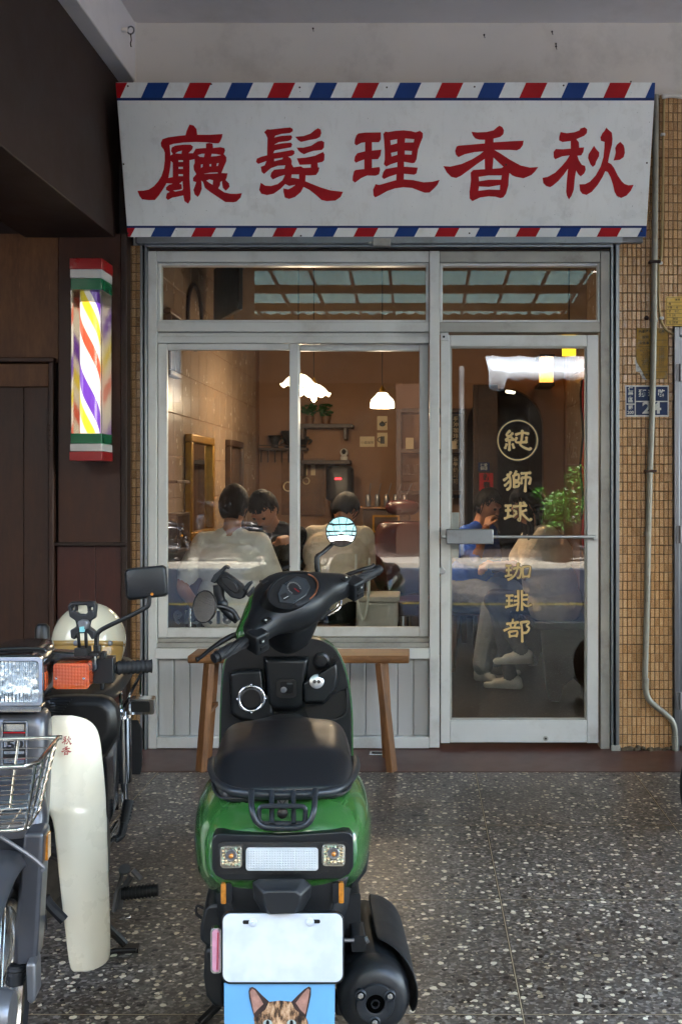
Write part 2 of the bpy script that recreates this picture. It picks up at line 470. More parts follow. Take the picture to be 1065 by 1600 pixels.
def amber():
    t = NT('amber lens'); v = t.coord((1, 1, 1)); a = []
    for dr in ('X', 'Z'):
        wv = t.n('TexWave', wave_type='BANDS', bands_direction=dr); wv.inputs['Scale'].default_value = 95; t.l(v, wv.inputs[0]); a.append(wv.outputs['Fac'])
    h = t.math('MULTIPLY', a[0], a[1]); t.l(t.ramp(h, [(0.0, lin('#dd4a0e')), (0.5, lin('#ff7426')), (1.0, lin('#ffb066'))]), t.b.inputs['Base Color'])
    t.b.inputs['Roughness'].default_value = .16; t.b.inputs['Coat Weight'].default_value = 1.0; t.bump(h, .9, .004); return t.m
MT['amber'] = amber()
MT['amber_d'] = M('dark amber reflector', '#b8731f', 0.15, var=0.3, vs=90, coat=1.0)
MT['pinkrefl'] = M('pale red reflector', '#d99ab4', 0.2, var=0.1, vs=40, coat=1.0)
MT['redstripe'] = M('red reflector line', '#c9505f', 0.25)
MT['plate'] = M('white plate enamel', '#f2f4f7', 0.35, var=0.02, vs=6)
MT['plateblur'] = M('worn pale plate characters', '#d3d9e2', 0.4, var=0.06, vs=18)
MT['sky_card'] = M('pale blue printed card', '#6ba6d6', 0.4, var=0.04, vs=8)
MT['lampwhite'] = M('ribbed white lens', '#d3d8db', 0.35, var=0.02, vs=40, coat=0.35, spec=0.4)
MT['lampgold'] = M('silvered lamp bowl', '#e8dcc6', 0.12, metal=1.0, var=0.1, vs=90, bump=0.8, bs=150)
MT['cream'] = M('cream plastic', '#ece2ca', 0.28, var=0.03, vs=5, dirt=((0.45, 0.40, 0.30), 0.25), dsc=5, coat=0.25)
MT['gunmetal'] = M('gunmetal paint', '#4d4e54', 0.35, metal=0.45, var=0.12, vs=8, dirt=((0.16, 0.11, 0.07), 0.35), dsc=9, coat=0.3)
MT['black_gloss'] = M('black gloss paint', '#121317', 0.22, var=0.1, coat=0.6)
MT['darkcover'] = M('worn black vinyl', '#131110', 0.45, var=0.2, vs=6, bump=0.15, bs=90)
MT['helmet'] = M('ivory helmet shell', '#d8cfb4', 0.22, var=0.03, coat=0.8)
def visor():
    t = NT('amber visor'); t.t.nodes.remove(t.b)
    tr = t.n('BsdfTransparent'); tr.inputs[0].default_value = (0.85, 0.60, 0.26, 1)
    df = t.n('BsdfDiffuse'); df.inputs[0].default_value = (0.60, 0.36, 0.11, 1)
    gl = t.n('BsdfGlossy'); gl.inputs['Roughness'].default_value = 0.03
    m1 = t.n('MixShader'); m1.inputs[0].default_value = 0.72; t.l(tr.outputs[0], m1.inputs[1]); t.l(df.outputs[0], m1.inputs[2])
    fr = t.n('Fresnel'); fr.inputs[0].default_value = 1.55; m2 = t.n('MixShader'); t.l(t.math('MULTIPLY', fr.outputs[0], 1.6), m2.inputs[0])
    t.l(m1.outputs[0], m2.inputs[1]); t.l(gl.outputs[0], m2.inputs[2]); t.l(m2.outputs[0], t.out.inputs[0]); return t.m
MT['visor'] = visor()
MT['mirror'] = M('mirror silver', '#e4e8ea', 0.02, metal=1.0, var=0.0, rvar=0.01)
MT['silver'] = M('silver ring', '#b9bcbd', 0.3, metal=0.9)
# interior
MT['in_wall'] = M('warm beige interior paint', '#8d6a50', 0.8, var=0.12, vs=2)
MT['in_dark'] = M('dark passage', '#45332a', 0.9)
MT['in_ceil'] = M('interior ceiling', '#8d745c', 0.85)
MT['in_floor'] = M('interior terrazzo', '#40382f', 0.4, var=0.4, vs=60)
MT['in_wood'] = wood('dark interior wood', '#2d1c13', '#46301f', (1, 1, 1), 0.5, 0.1)
MT['in_wood2'] = wood('counter wood', '#5b3c24', '#7c5636', (1, 1, 1), 0.5, 0.1)
MT['in_tile'] = M('pale wall tile', '#9d8670', 0.25, var=0.08, vs=5)
MT['cloth_w'] = M('white cotton', '#ebe6dc', 0.9, var=0.05, vs=12, bump=0.9, bs=16, bdist=0.02)
MT['cloth_b'] = M('beige cotton', '#ecdcc4', 0.9, var=0.08, vs=12, bump=0.9, bs=16, bdist=0.02)
MT['cloth_k'] = M('black cotton', '#101116', 0.9, var=0.15, vs=12, bump=0.9, bs=16, bdist=0.02)
MT['cloth_g'] = M('grey trousers', '#5a5960', 0.9, var=0.1, vs=12, bump=0.9, bs=14, bdist=0.02)
MT['cloth_bl'] = M('blue shirt', '#1f55c4', 0.85, var=0.12, vs=12, bump=0.9, bs=16, bdist=0.02)
MT['cloth_or'] = M('brown sleeve', '#7a4526', 0.9, var=0.1)
MT['skin'] = M('skin', '#b98263', 0.5, var=0.05)
MT['hair'] = M('black hair', '#080605', 0.65, var=0.3, vs=60, spec=0.25, bump=0.6, bs=160)
MT['sneaker'] = M('white sneaker', '#c9c4ba', 0.6, var=0.1, vs=20)
MT['goldframe'] = M('gilt frame', '#a3772a', 0.35, metal=0.6, var=0.15, vs=20)
MT['leaf'] = M('leaf green', '#3c6a20', 0.45, var=0.35, vs=9)
MT['leaf_d'] = M('dark leaf green', '#264d1c', 0.5, var=0.3, vs=9)
MT['paper'] = M('pale card', '#cdb893', 0.7)
MT['couplet'] = M('red paper', '#a51419', 0.6)
# street
MT['asphalt'] = M('asphalt', '#3b434d', 0.85, var=0.15, vs=9, bump=0.2, bs=120)
MT['roadyellow'] = M('yellow road line', '#d9ab2e', 0.8)
MT['pave'] = M('pale paving', '#8f887c', 0.85, var=0.12)
MT['trous'] = M('pale grey trousers', '#8d9298', 0.9, var=0.1, vs=12, bump=0.9, bs=14, bdist=0.02)
MT['fasciadark'] = M('dark weathered fascia', '#0d0b0a', 0.9, var=0.4, vs=2, spec=0.0)
MT['shutter'] = M('dark roller shutter', '#4a403b', 0.5, metal=0.3, var=0.15, vs=3)
MT['bluegate'] = M('pale blue shutter', '#8fb3bd', 0.5, var=0.08)
MT['farwall'] = M('pale render', '#b3aca0', 0.85, var=0.06)
MT['fartile'] = M('brown tile facade', '#3c2b22', 0.7, var=0.1, spec=0.1)
MT['awning'] = M('white awning cloth', '#aab4bb', 0.7, var=0.35, vs=1.6)
def corrug():
    t = NT('green corrugated sheet'); t.t.nodes.remove(t.b)
    a = t.n('BsdfDiffuse'); a.inputs[0].default_value = (0.20, 0.29, 0.22, 1)
    b = t.n('BsdfTranslucent'); b.inputs[0].default_value = (0.33, 0.46, 0.33, 1)
    m = t.n('MixShader'); m.inputs[0].default_value = 0.6; t.l(a.outputs[0], m.inputs[1]); t.l(b.outputs[0], m.inputs[2]); t.l(m.outputs[0], t.out.inputs[0]); return t.m
MT['corrug'] = corrug()

def frost():
    t = NT('frosted side panel'); t.b.inputs['Base Color'].default_value = (.92, .9, .86, 1); t.b.inputs['Roughness'].default_value = .3; t.b.inputs['Transmission Weight'].default_value = 1; t.b.inputs['IOR'].default_value = 1.2; return t.m
MT['frost'] = frost()
MT['hole'] = M('shaded hole black', '#050505', .95, spec=0.0)  # flat black stands in for the shade inside the muffler outlet
# ---------------------------------------------------------------- setting
FY = 5.4
def fx(px): return (px - 655) / 300
def fz(py): return CAM_Z - (py - 755) / 300
def fr(mb, px0, px1, py0, py1, y0, y1): mb.box(fx(px0), fx(px1), y0, y1, fz(py1), fz(py0))

def struct(name, mb, mat, **kw):
    o = mb.build(name, mat, **kw); o['kind'] = 'structure'; return o

m = MB(); m.box(-9, 9, 0.6, 4.946, -0.1, 0.0); struct('floor', m, MT['terrazzo'], smooth=False)
m = MB(); m.box(-9, 9, 4.946, 5.46, -0.1, 0.003); struct('red_cement_strip', m, MT['redfloor'], smooth=False)
m = MB()
for x in (-2.0, -1.245, -0.49, 0.268, 1.022, 1.78): m.box(x - 0.0015, x + 0.0015, 0.6, 4.946, -0.002, 0.001)
for y in (1.95, 2.69, 3.43, 4.18): m.box(-4, 4, y - 0.001, y + 0.001, -0.002, 0.0008)
struct('floor_joint_strips', m, MT['brass'], smooth=False)
m = MB()
for x in (-2.0, -1.245, -0.49, 0.268, 1.022, 1.78): m.box(x - 0.0034, x + 0.0034, 0.6, 4.945, -0.002, 0.0005)
for y in (1.95, 2.69, 3.43, 4.18): m.box(-4, 4, y - 0.0026, y + 0.0026, -0.002, 0.0003)
struct('floor_joint_edges', m, MT['grout'], smooth=False)
m = MB(); m.box(-60, 60, -60, 60, -0.30, -0.14); struct('ground', m, MT['asphalt'], smooth=False)
m = MB(); m.box(-40, 40, -7.5, 0.4, -0.14, -0.12); struct('road', m, MT['asphalt'], smooth=False)
m = MB(); m.box(-40, 40, -2.1, -1.95, -0.125, -0.116); struct('road_line', m, MT['roadyellow'], smooth=False)
m = MB(); m.box(-9, 9, 0.4, 0.6, -0.14, -0.005); struct('kerb', m, MT['pave'], bevel=0.01, smooth=False)
m = MB(); m.box(-40, 40, -9.0, -7.5, -0.14, -0.04); struct('far_pavement', m, MT['pave'], smooth=False)
m = MB(); m.box(-40, 40, -13.2, -9.0, -0.14, 0.025); struct('far_arcade_floor', m, MT['shutter'], smooth=False)
m = MB(); m.box(-9, 9, 1.0, 5.45, 3.78, 3.9); struct('ceiling', m, MT['ceil'], smooth=False)

# building over the arcade
m = MB(); m.box(-9, 9, 0.95, 1.2, 3.45, 10.5); m.box(-9, 9, 1.2, 12, 10.3, 10.5); m.box(-9, -8.8, 1.2, 12, 3.9, 10.3); m.box(8.8, 9, 1.2, 12, 3.9, 10.3)
m.box(-9, 9, 11.8, 12, -0.1, 10.3); m.box(-9, 9, 5.45, 11.8, 3.8, 3.9); m.box(-9, -8.8, 5.3, 12, 0, 3.8); m.box(8.8, 9, 5.3, 12, 0, 3.8)
tag(m.build('upper_storeys', MT['farwall'], smooth=False), 'pale rendered storeys carried above the arcade and shop', 'building')
for x in (-4.6, 4.6):
    m = MB(); m.box(x - 0.22, x + 0.22, 0.95, 1.4, 0, 3.45)
    tag(m.build('arcade_pillar', MT['farwall'], bevel=0.01), 'square pale arcade pillar at the street edge, ' + ('beyond the white and black motorbike' if x < 0 else 'beyond the stainless door'), 'pillar')

# white wall above the shop front
wl = thing('shopfront_wall', 'off white painted wall above the barber shop sign', 'wall', (0.5, 5.42, 2.58))
m = MB(); m.box(-2.1, 9, 5.40, 5.47, fz(391), 3.78); m.build('plaster', MT['wallw'], wl, smooth=False)
for px_, py__ in ((489, 44), (756, 54), (862, 49), (868, 68), (868, 72)):
    m = MB(); q = W(px_, py__, 5.399); m.lathe([(.005, 0), (.005, .003), (.003, .005), (.0005, .005)], q, (0, -1, 0), 8); m.tube([q, q + Vector((.003, -.012, -.02))], .002, 5); m.build('old_nail', MT['rust'], wl)
m = MB(); m.tube([(fx(212), 5.392, 3.78), (fx(211.5), 5.392, 3.5), (fx(211), 5.392, 3.2)], 0.005, 6); m.build('thin_cable', MT['wallw'], wl)

# the cross beam on the left
bm_ = thing('ceiling_beam', 'dark brown clad ceiling beam running out to the street beside the sign', 'beam', (-1.8, 3.2, 2.64))
m = MB(); m.box(-2.02, -1.56, 1.0, 5.399, 2.64, 3.47); m.build('cladding', MT['brownclad'], bm_, bevel=0.004)
m = MB(); m.box(-2.12, -1.477, 1.0, 5.399, 3.47, 3.779); m.build('white_upper_beam', MT['ceil'], bm_, bevel=0.006)
hk = thing('ceiling_hook', 'small white eye hook with a ring and a rusty wire on the white beam', 'hook', (-1.477, 4.9, 3.5))
hp = onplane(190, 46, (-1.477, 0, 0), Vector((1, 0, 0)))
hk.location = hp
m = MB(); m.tube([hp, hp + Vector((0.03, 0, 0))], 0.012, 10); m.build('hook_base', MT['wallw'], hk, bevel=0.002)
m = MB(); m.torus(hp + Vector((0.045, 0, -0.002)), (0.25, 1, 0.1), 0.018, 0.004, 24, 8); m.build('ring', MT['dull'], hk)
m = MB(); m.tube([hp + Vector((0.045, 0, -0.02)), hp + Vector((0.047, 0.003, -0.05)), hp + Vector((0.044, 0, -0.068)), hp + Vector((0.048, 0, -0.085))], 0.003, 6, sm=3); m.build('wire', MT['rust'], hk)

# neighbouring wood front on the left
ww = thing('wood_shopfront', 'dark brown wooden wall of the neighbouring shop behind the barber pole', 'wall', (-2.4, 5.3, 0))
def lx(px): return (px - 655) / 1620 * 5.3
def lz(py): return CAM_Z - (py - 755) / 1620 * 5.3
m = MB(); m.box(lx(90), lx(188), 5.31, 5.39, lz(848), 2.66); m.build('upper_board', MT['brownpaint'], ww, bevel=0.003)
m = MB(); m.box(lx(188.6), lx(198), 5.30, 5.38, lz(1175), 2.66); m.build('corner_post', MT['brownclad'], ww, bevel=0.004)
m = MB(); m.box(-5.5, lx(89.3), 5.315, 5.39, lz(566), 2.66); m.build('over_door_panel', MT['brownlight'], ww, smooth=False)
m = MB(); m.box(lx(86), lx(200), 5.285, 5.31, lz(853), lz(847)); m.build('rail', MT['brownclad'], ww, bevel=0.003)
m = MB(); m.box(lx(88), lx(148), 5.31, 5.37, 0, lz(853.5)); m.build('lower_board', MT['redwood'], ww, bevel=0.002)
m = MB(); m.box(lx(148.6), lx(188), 5.313, 5.37, 0, lz(853.5)); m.build('lower_board', MT['redwood'], ww, bevel=0.002)
m = MB(); m.box(-6, lx(200), 5.39, 5.44, 0, 3.8); m.build('backing', MT['brownclad'], ww, smooth=False)
m = MB(); m.box(-9, -6, 5.3, 5.4, 0, 3.8); m.build('far_end_wall', MT['farwall'], ww, smooth=False)
wd = thing('wooden_door', 'dark brown panelled wooden door at the left edge, left of the barber pole', 'door', (-2.3, 5.3, 0))
m = MB(); m.box(-3.05, lx(86), 5.275, 5.315, lz(566), lz(559)); m.box(lx(78), lx(86), 5.276, 5.315, 0, lz(566)); m.build('door_frame', MT['doorwood'], wd, bevel=0.004)
m = MB(); m.box(-2.95, lx(76), 5.30, 5.345, lz(604), lz(568)); m.build('top_rail', MT['brownlight'], wd, bevel=0.003)
m = MB(); m.box(lx(37), lx(76), 5.302, 5.345, 0.01, lz(604.7)); m.build('door_stile', MT['doorwood'], wd, bevel=0.003)
m = MB(); m.box(-2.6, lx(36.2), 5.306, 5.345, 0.01, lz(604.7)); m.build('door_panel', MT['doorwood'], wd, bevel=0.003)
m = MB()
m.tube([W(77, 661, 5.283), W(77, 706, 5.283)], 0.007, 8)
for k in range(6): m.tube([W(77, 663 + k * 8, 5.283), W(77, 666 + k * 8, 5.283)], 0.0105, 8)
m.build('hinge', MT['rust'], wd)

# ---------------------------------------------------------------- mosaic tiles
def tiles(mb, o, u, v, nrm, w_, h_, pu=0.0236, pv=0.0466, gap=0.0030, th=0.0045, tilt=1.1):
    """glazed mosaic tiles, each a small cushioned block of its own within one mesh"""
    o, u, v, nrm = (Vector(q) for q in (o, u, v, nrm))
    nu, nv = int(w_ / pu + 0.3), int(h_ / pv + 0.3)
    for j in range(nv):
        rowsh = random.uniform(-0.0006, 0.0006)
        for i in range(nu):
            if random.random() < 0.0008: continue
            a, b = (pu - gap) / 2, (pv - gap) / 2
            c = o + u * ((i + 0.5) * pu + random.uniform(-0.0004, 0.0004)) + v * ((j + 0.5) * pv + rowsh)
            tu, tv = math.tan(R(random.gauss(0, tilt))), math.tan(R(random.gauss(0, tilt)))
            def P(x, y, d): return c + u * x + v * y + nrm * (d + x * tu + y * tv)
            e = 0.0022
            base = [mb.bm.verts.new(P(sx * a, sy * b, 0)) for sx, sy in ((-1, -1), (1, -1), (1, 1), (-1, 1))]
            mid = [mb.bm.verts.new(P(sx * a, sy * b, th * 0.55)) for sx, sy in ((-1, -1), (1, -1), (1, 1), (-1, 1))]
            top = [mb.bm.verts.new(P(sx * (a - e), sy * (b - e), th)) for sx, sy in ((-1, -1), (1, -1), (1, 1), (-1, 1))]
            for lo, hi in ((base, mid), (mid, top)):
                for k in range(4): mb.bm.faces.new((lo[k], lo[(k + 1) % 4], hi[(k + 1) % 4], hi[k]))
            mb.bm.faces.new(top)
PY = 5.36
px0, px1 = (965 - 655) / 1620 * PY, (1049 - 655) / 1620 * PY
ztop = CAM_Z - (152 - 755) / 1620 * PY
tp = thing('tiled_pillar', 'pillar faced with small orange brown glazed tiles right of the glass door', 'pillar', ((px0 + px1) / 2, PY, 0))
m = MB(); m.box(px0 + 0.002, px1, PY + 0.003, 5.5, 0.0, ztop); m.box(px1, 3.5, PY + 0.0035, 5.5, 2.19, ztop + 0.001); m.build('grout_bed', MT['grout'], tp, smooth=False)
m = MB()
zb = CAM_Z - (1176 - 755) / 1620 * PY
tiles(m, (px0, PY, zb), (1, 0, 0), (0, 0, 1), (0, -1, 0), px1 - px0, ztop - zb)
tiles(m, (px0, PY + 0.07, zb), (0, -1, 0), (0, 0, 1), (-1, 0, 0), 0.07, ztop - zb)
n_ = int((px1 - px0) / 0.0236 + 0.3)
tiles(m, (px0 + n_ * 0.0236, PY, zb + 0.0466 * int((2.19 - zb) / 0.0466 + 1)), (1, 0, 0), (0, 0, 1), (0, -1, 0), 0.6, ztop - zb - 0.0466 * int((2.19 - zb) / 0.0466 + 1))
m.build('mosaic_tiles', MT['tile'], tp, ang=25)
m = MB()
for k in range(14):
    x = px0 + (px1 - px0) * k / 13; m.ball((x + random.uniform(-0.01, 0.01), PY + random.uniform(-0.02, 0.0), random.uniform(0.0, 0.012)), (random.uniform(0.01, 0.025), 0.02, random.uniform(0.008, 0.016)), 8)
m.build('broken_mortar', MT['grout'], tp)
ts = thing('tile_strip', 'narrow strip of orange brown glazed tiles between the wooden wall and the window', 'wall', (-1.49, 5.37, 0))
m = MB(); m.box(fx(190), fx(224), 5.385, 5.46, 0, fz(384)); m.build('grout_bed', MT['grout'], ts, smooth=False)
m = MB(); tiles(m, (fx(222) - 3 * 0.0236 - 0.002, 5.384, 0.005), (1, 0, 0), (0, 0, 1), (0, -1, 0), 0.0236 * 3, fz(386)); m.build('mosaic_tiles', MT['tile'], ts, ang=25)

# ---------------------------------------------------------------- window and door of the shop
sw = thing('shop_window', 'aluminium shop window with sliding panes and a panelled lower part', 'window', (fx(450), 5.4, 0))
m = MB()
fr(m, 233, 247, 394, 1168, 5.37, 5.47); fr(m, 247.3, 670, 394, 411, 5.372, 5.47); fr(m, 670.4, 686, 394, 1166, 5.365, 5.47)
fr(m, 247.3, 670, 504, 519, 5.374, 5.47)
m.build('frame', MT['alu'], sw, bevel=0.003)
m = MB(); fr(m, 247.3, 670, 519.6, 526, 5.40, 5.47); fr(m, 247.3, 670, 526.4, 536.5, 5.38, 5.47); m.build('upper_track', MT['alu'], sw, bevel=0.002)
m = MB(); fr(m, 247.3, 670, 997, 1003, 5.392, 5.47); fr(m, 247.3, 670, 1003.4, 1011, 5.375, 5.47); m.build('lower_track', MT['alu_d'], sw, bevel=0.002)
m = MB(); fr(m, 245, 670, 1011.5, 1028, 5.362, 5.47); fr(m, 247.3, 670, 1150, 1167, 5.364, 5.47); m.build('bottom_frame', MT['alu'], sw, bevel=0.003)
m = MB()
for k in range(17):
    a = 247.6 + k * 24.9
    fr(m, a, min(a + 23.9, 669.6), 1028.3, 1149.7, 5.398 + 0.001 * (k % 2), 5.44)
m.build('lower_boards', MT['panelboard'], sw, bevel=0.004)
m = MB(); fr(m, 247.6, 669.6, 1028.3, 1149.7, 5.432, 5.46); m.build('board_backing', MT['alu_d'], sw, smooth=False)
tw = []
m = MB(); fr(m, 247.6, 252, 411.4, 503.6, 5.39, 5.44); fr(m, 665, 669.6, 411.4, 503.6, 5.39, 5.44); fr(m, 252.3, 664.7, 411.4, 415.5, 5.39, 5.44); fr(m, 252.3, 664.7, 500, 503.6, 5.39, 5.44)
tf = m.build('transom', MT['alu'], sw, bevel=0.002)
m = MB(); fr(m, 252, 665, 415, 500.5, 5.41, 5.416); m.build('pane', MT['glass'], tf, smooth=False)
def sash(x0, x1, i0, i1, yo):
    m = MB(); fr(m, x0, i0, 537, 996, yo, yo + 0.03); fr(m, i1, x1, 537, 996, yo, yo + 0.03); fr(m, i0 + .3, i1 - .3, 537, 547, yo + 0.001, yo + 0.03); fr(m, i0 + .3, i1 - .3, 981, 996, yo + 0.001, yo + 0.03)
    s_ = m.build('sliding_sash', MT['alu'], sw, bevel=0.003)
    m = MB(); fr(m, i0 - .2, i1 + .2, 546.5, 981.5, yo + 0.014, yo + 0.02); m.build('pane', MT['glass'], s_, smooth=False)
    return s_
s1 = sash(248, 466.5, 262, 452.5, 5.385)
s2 = sash(453, 669, 467, 655, 5.425)
# a line of mirror-written telephone figures pasted on the inside of the pane
m = MB(); add_text(m, '819-819', 0.092, W(316, 966, 5.4095), (-1, 0, 0), (0, 0, 1), off=0.004, depth=-0.0006); m.build('lettering', MT['blackpaint'], s1, smooth=False)

dr_ = thing('shop_door', 'aluminium framed glass door with gold lettering and a push bar', 'door', (fx(810), 5.4, 0))
m = MB(); fr(m, 686.4, 936, 394, 411, 5.372, 5.47); fr(m, 686.4, 936, 504, 520, 5.374, 5.47); fr(m, 936.3, 951, 394, 1172, 5.37, 5.47); m.build('door_frame', MT['alu_d'], dr_, bevel=0.003)
m = MB(); fr(m, 686.6, 691, 411.4, 503.6, 5.39, 5.44); fr(m, 932.5, 936, 411.4, 503.6, 5.39, 5.44); fr(m, 691.3, 932.2, 411.4, 416, 5.39, 5.44); fr(m, 691.3, 932.2, 500, 503.6, 5.39, 5.44)
tf = m.build('transom', MT['alu'], dr_, bevel=0.002)
m = MB(); fr(m, 690.8, 932.7, 415.5, 500.5, 5.41, 5.416); m.build('pane', MT['glass'], tf, smooth=False)
m = MB(); fr(m, 688, 702.5, 524, 1160, 5.378, 5.42); fr(m, 915.5, 933.5, 524, 1160, 5.378, 5.42); fr(m, 702.8, 915.2, 524, 541.5, 5.379, 5.42); fr(m, 702.8, 915.2, 1124.5, 1159, 5.379, 5.42)
leaf = m.build('door_leaf', MT['alu'], dr_, bevel=0.003)
m = MB(); fr(m, 702.2, 705.5, 541.2, 1124.8, 5.388, 5.408); fr(m, 912.5, 915.8, 541.2, 1124.8, 5.388, 5.408); fr(m, 705.8, 912.2, 541.2, 544.5, 5.388, 5.408); fr(m, 705.8, 912.2, 1121.5, 1124.8, 5.388, 5.408); m.build('glazing_bead', MT['alu_d'], leaf, bevel=0.001)
m = MB(); fr(m, 704, 914, 543, 1123, 5.398, 5.404); m.build('pane', MT['glass_door'], leaf, smooth=False)
m = MB(); m.tube([W(690, 839, 5.345), W(928, 839, 5.345)], 0.0085, 12); fr(m, 924, 929, 836, 843, 5.34, 5.385); m.build('push_bar', MT['silver'], dr_, bevel=0.001)
m = MB(); m.box(*[W(p, 0, 5.33).x for p in (697, 770.5)], 5.325, 5.372, W(0, 850.5, 5.33).z, W(0, 827, 5.33).z); m.build('bar_housing', MT['steel'], dr_, bevel=0.005, seg=3)
m = MB(); fr(m, 703, 717, 801, 872, 5.41, 5.425); m.build('lock_plate', MT['alu'], dr_, bevel=0.002)
m = MB(); m.lathe([(0.012, 0), (0.019, 0), (0.019, 0.006), (0.013, 0.008), (0.012, 0.004), (0.002, 0.004)], W(690, 892, 5.378), (0, -1, 0), 20); m.build('lock_cylinder', MT['silver'], dr_)
m = MB(); m.lathe([(0.013, 0), (0.013, 0.005), (0.006, 0.006), (0.0005, 0.006)], W(852, 1154, 5.379), (0, -1, 0), 18); m.build('bottom_lock', MT['alu_d'], dr_)
m = MB(); m.lathe([(0.006, 0), (0.006, 0.0066), (0.0005, 0.0066)], W(852, 1154, 5.379), (0, -1, 0), 14); m.build('keyhole', MT['blackpaint'], dr_)
m = MB(); fr(m, 687.5, 700, 520.8, 533, 5.368, 5.379); m.build('hinge', MT['alu'], dr_, bevel=0.002)
m = MB(); m.lathe([(0.006, 0), (0.006, 0.003), (0.0005, 0.003)], W(693, 526, 5.368), (0, -1, 0), 14); m.build('hinge_pin', MT['blackpaint'], dr_)

# gold characters on the door glass
def stroke_poly(pts, w_):
    P = [Vector((p[0], p[1])) for p in pts]
    P = [Vector((q.x, q.y)) for q in catmull([(p.x, p.y, 0) for p in P], 4)] if len(P) > 2 else [P[0].lerp(P[1], k / 4) for k in range(5)]
    L, Rr = [], []; n = len(P)
    for i in range(n):
        t = (P[min(i + 1, n - 1)] - P[max(i - 1, 0)]).normalized(); q = Vector((-t.y, t.x))
        f = i / (n - 1); h = w_ / 2 * (1.12 - 0.35 * math.sin(PI * f))
        L.append(P[i] + q * h); Rr.append(P[i] - q * h)
    a = P[0] - (P[1] - P[0]).normalized() * w_ * 0.28; b = P[-1] + (P[-1] - P[-2]).normalized() * w_ * 0.34
    return L + [b] + Rr[::-1] + [a]
DC1 = [  # (offset x, offset y, scale, stroke width, strokes)
 [[(248,215),(195,275),(240,300)],[(290,250),(185,355)],[(185,360),(300,345)],[(255,300),(305,350)],[(240,360),(238,505)],[(200,410),(175,475)],[(285,410),(305,470)],
  [(330,275),(430,245),(520,260)],[(345,315),(340,385),(490,380)],[(490,310),(488,390)],[(428,210),(425,290),(410,390),(400,420),(450,460),(530,490),(555,470)]],
 [[(205,860),(240,890),(255,960),(250,1040),(205,1085)],[(262,820),(225,890),(155,945)],[(240,960),(170,1025)],[(340,810),(320,850)],[(300,870),(310,1050)],[(310,870),(375,860),(370,940),(320,945)],[(320,975),(380,975),(370,1030),(315,1040)],[(410,845),(550,835)],[(485,850),(470,1110)],[(420,910),(415,995)],[(420,910),(545,905),(530,1000)]],
 [[(175,1320),(265,1315)],[(180,1390),(255,1385)],[(165,1510),(265,1470)],[(220,1320),(220,1480)],[(295,1330),(490,1315)],[(400,1270),(395,1530),(365,1515)],[(300,1385),(340,1410)],[(345,1430),(290,1480)],[(490,1380),(420,1410)],[(410,1420),(480,1490),(535,1535),(560,1510)],[(440,1270),(465,1290)]]]
DC2 = [
 [[(215,150),(300,148)],[(215,225),(300,222)],[(200,325),(310,305)],[(258,150),(258,310)],[(335,200),(460,185),(445,340),(405,350)],[(420,105),(400,220),(340,330),(245,385)],[(490,180),(500,350)],[(490,175),(615,170),(590,340)],[(500,330),(600,325)]],
 [[(215,650),(330,645)],[(220,735),(320,730)],[(205,840),(330,810)],[(265,650),(265,820)],[(415,560),(420,780),(400,900)],[(360,665),(410,660)],[(350,735),(410,730)],[(350,805),(410,790)],[(478,560),(480,890)],[(490,640),(575,635)],[(490,715),(575,710)],[(490,780),(570,825),(635,795)]],
 [[(330,1040),(325,1090)],[(225,1120),(420,1090)],[(285,1130),(300,1180)],[(375,1110),(355,1180)],[(180,1230),(300,1185),(445,1185)],[(265,1250),(280,1340)],[(265,1255),(400,1240),(385,1330)],[(275,1325),(390,1315)],[(460,1090),(480,1200),(485,1420)],[(460,1095),(595,1085),(560,1150),(600,1190),(560,1260),(505,1270)]]]
def door_chars(mb, yoff, grow):
    for chars, ox, oy, s_, w0 in ((DC1, 770, 650, 9.41, 40), (DC2, 770, 870, 10.66, 42)):
        for strokes in chars:
            for k, st in enumerate(strokes):
                pl = [W(ox + q.x / s_, oy + q.y / s_, yoff - k * 0.00006) for q in stroke_poly(st, w0 + grow)]
                for t in geometry.tessellate_polygon([pl]): mb.face([pl[i] for i in t])
    cx, cy = 770 + 360 / 9.41, 650 + 355 / 9.41
    for r0, r1 in ((31.8 + grow * .08, 29.9 - grow * .08),):
        A = [W(cx + r0 * math.cos(2 * PI * k / 64), cy + r0 * math.sin(2 * PI * k / 64), yoff) for k in range(65)]
        B = [W(cx + r1 * math.cos(2 * PI * k / 64), cy + r1 * math.sin(2 * PI * k / 64), yoff) for k in range(65)]
        mb.grid([A, B])
m = MB(); door_chars(m, 5.3965, 18); m.build('lettering_outline', MT['blackpaint'], leaf, smooth=False)
m = MB(); door_chars(m, 5.3945, 0); m.build('lettering', MT['gold'], leaf, smooth=False)

# steel shutter guides round the opening
sg = thing('shutter_guide', 'worn steel roller shutter guide left of the window', 'rail', (fx(228), 5.36, 0))
m = MB(); fr(m, 222.5, 226.5, 380, 1176, 5.352, 5.44); fr(m, 229.5, 233, 380, 1176, 5.35, 5.44); fr(m, 226.5, 229.5, 380, 1176, 5.40, 5.44); m.build('channel', MT['steel'], sg, bevel=0.002)
m = MB(); fr(m, 221, 234, 1172, 1177.5, 5.335, 5.349); m.build('floor_bracket', MT['alu_d'], sg, bevel=.002)
sg = thing('shutter_guide', 'worn steel roller shutter guide between the glass door and the tiled pillar', 'rail', (fx(957), 5.36, 0))
m = MB(); fr(m, 951.5, 955, 380, 1178, 5.352, 5.44); fr(m, 958.5, 964, 380, 1178, 5.345, 5.44); fr(m, 955, 958.5, 380, 1178, 5.40, 5.44); m.build('channel', MT['steel'], sg, bevel=0.002)
m = MB(); fr(m, 951, 964.5, 1160, 1178, 5.33, 5.344); m.build('floor_bracket', MT['alu_d'], sg, bevel=.002)
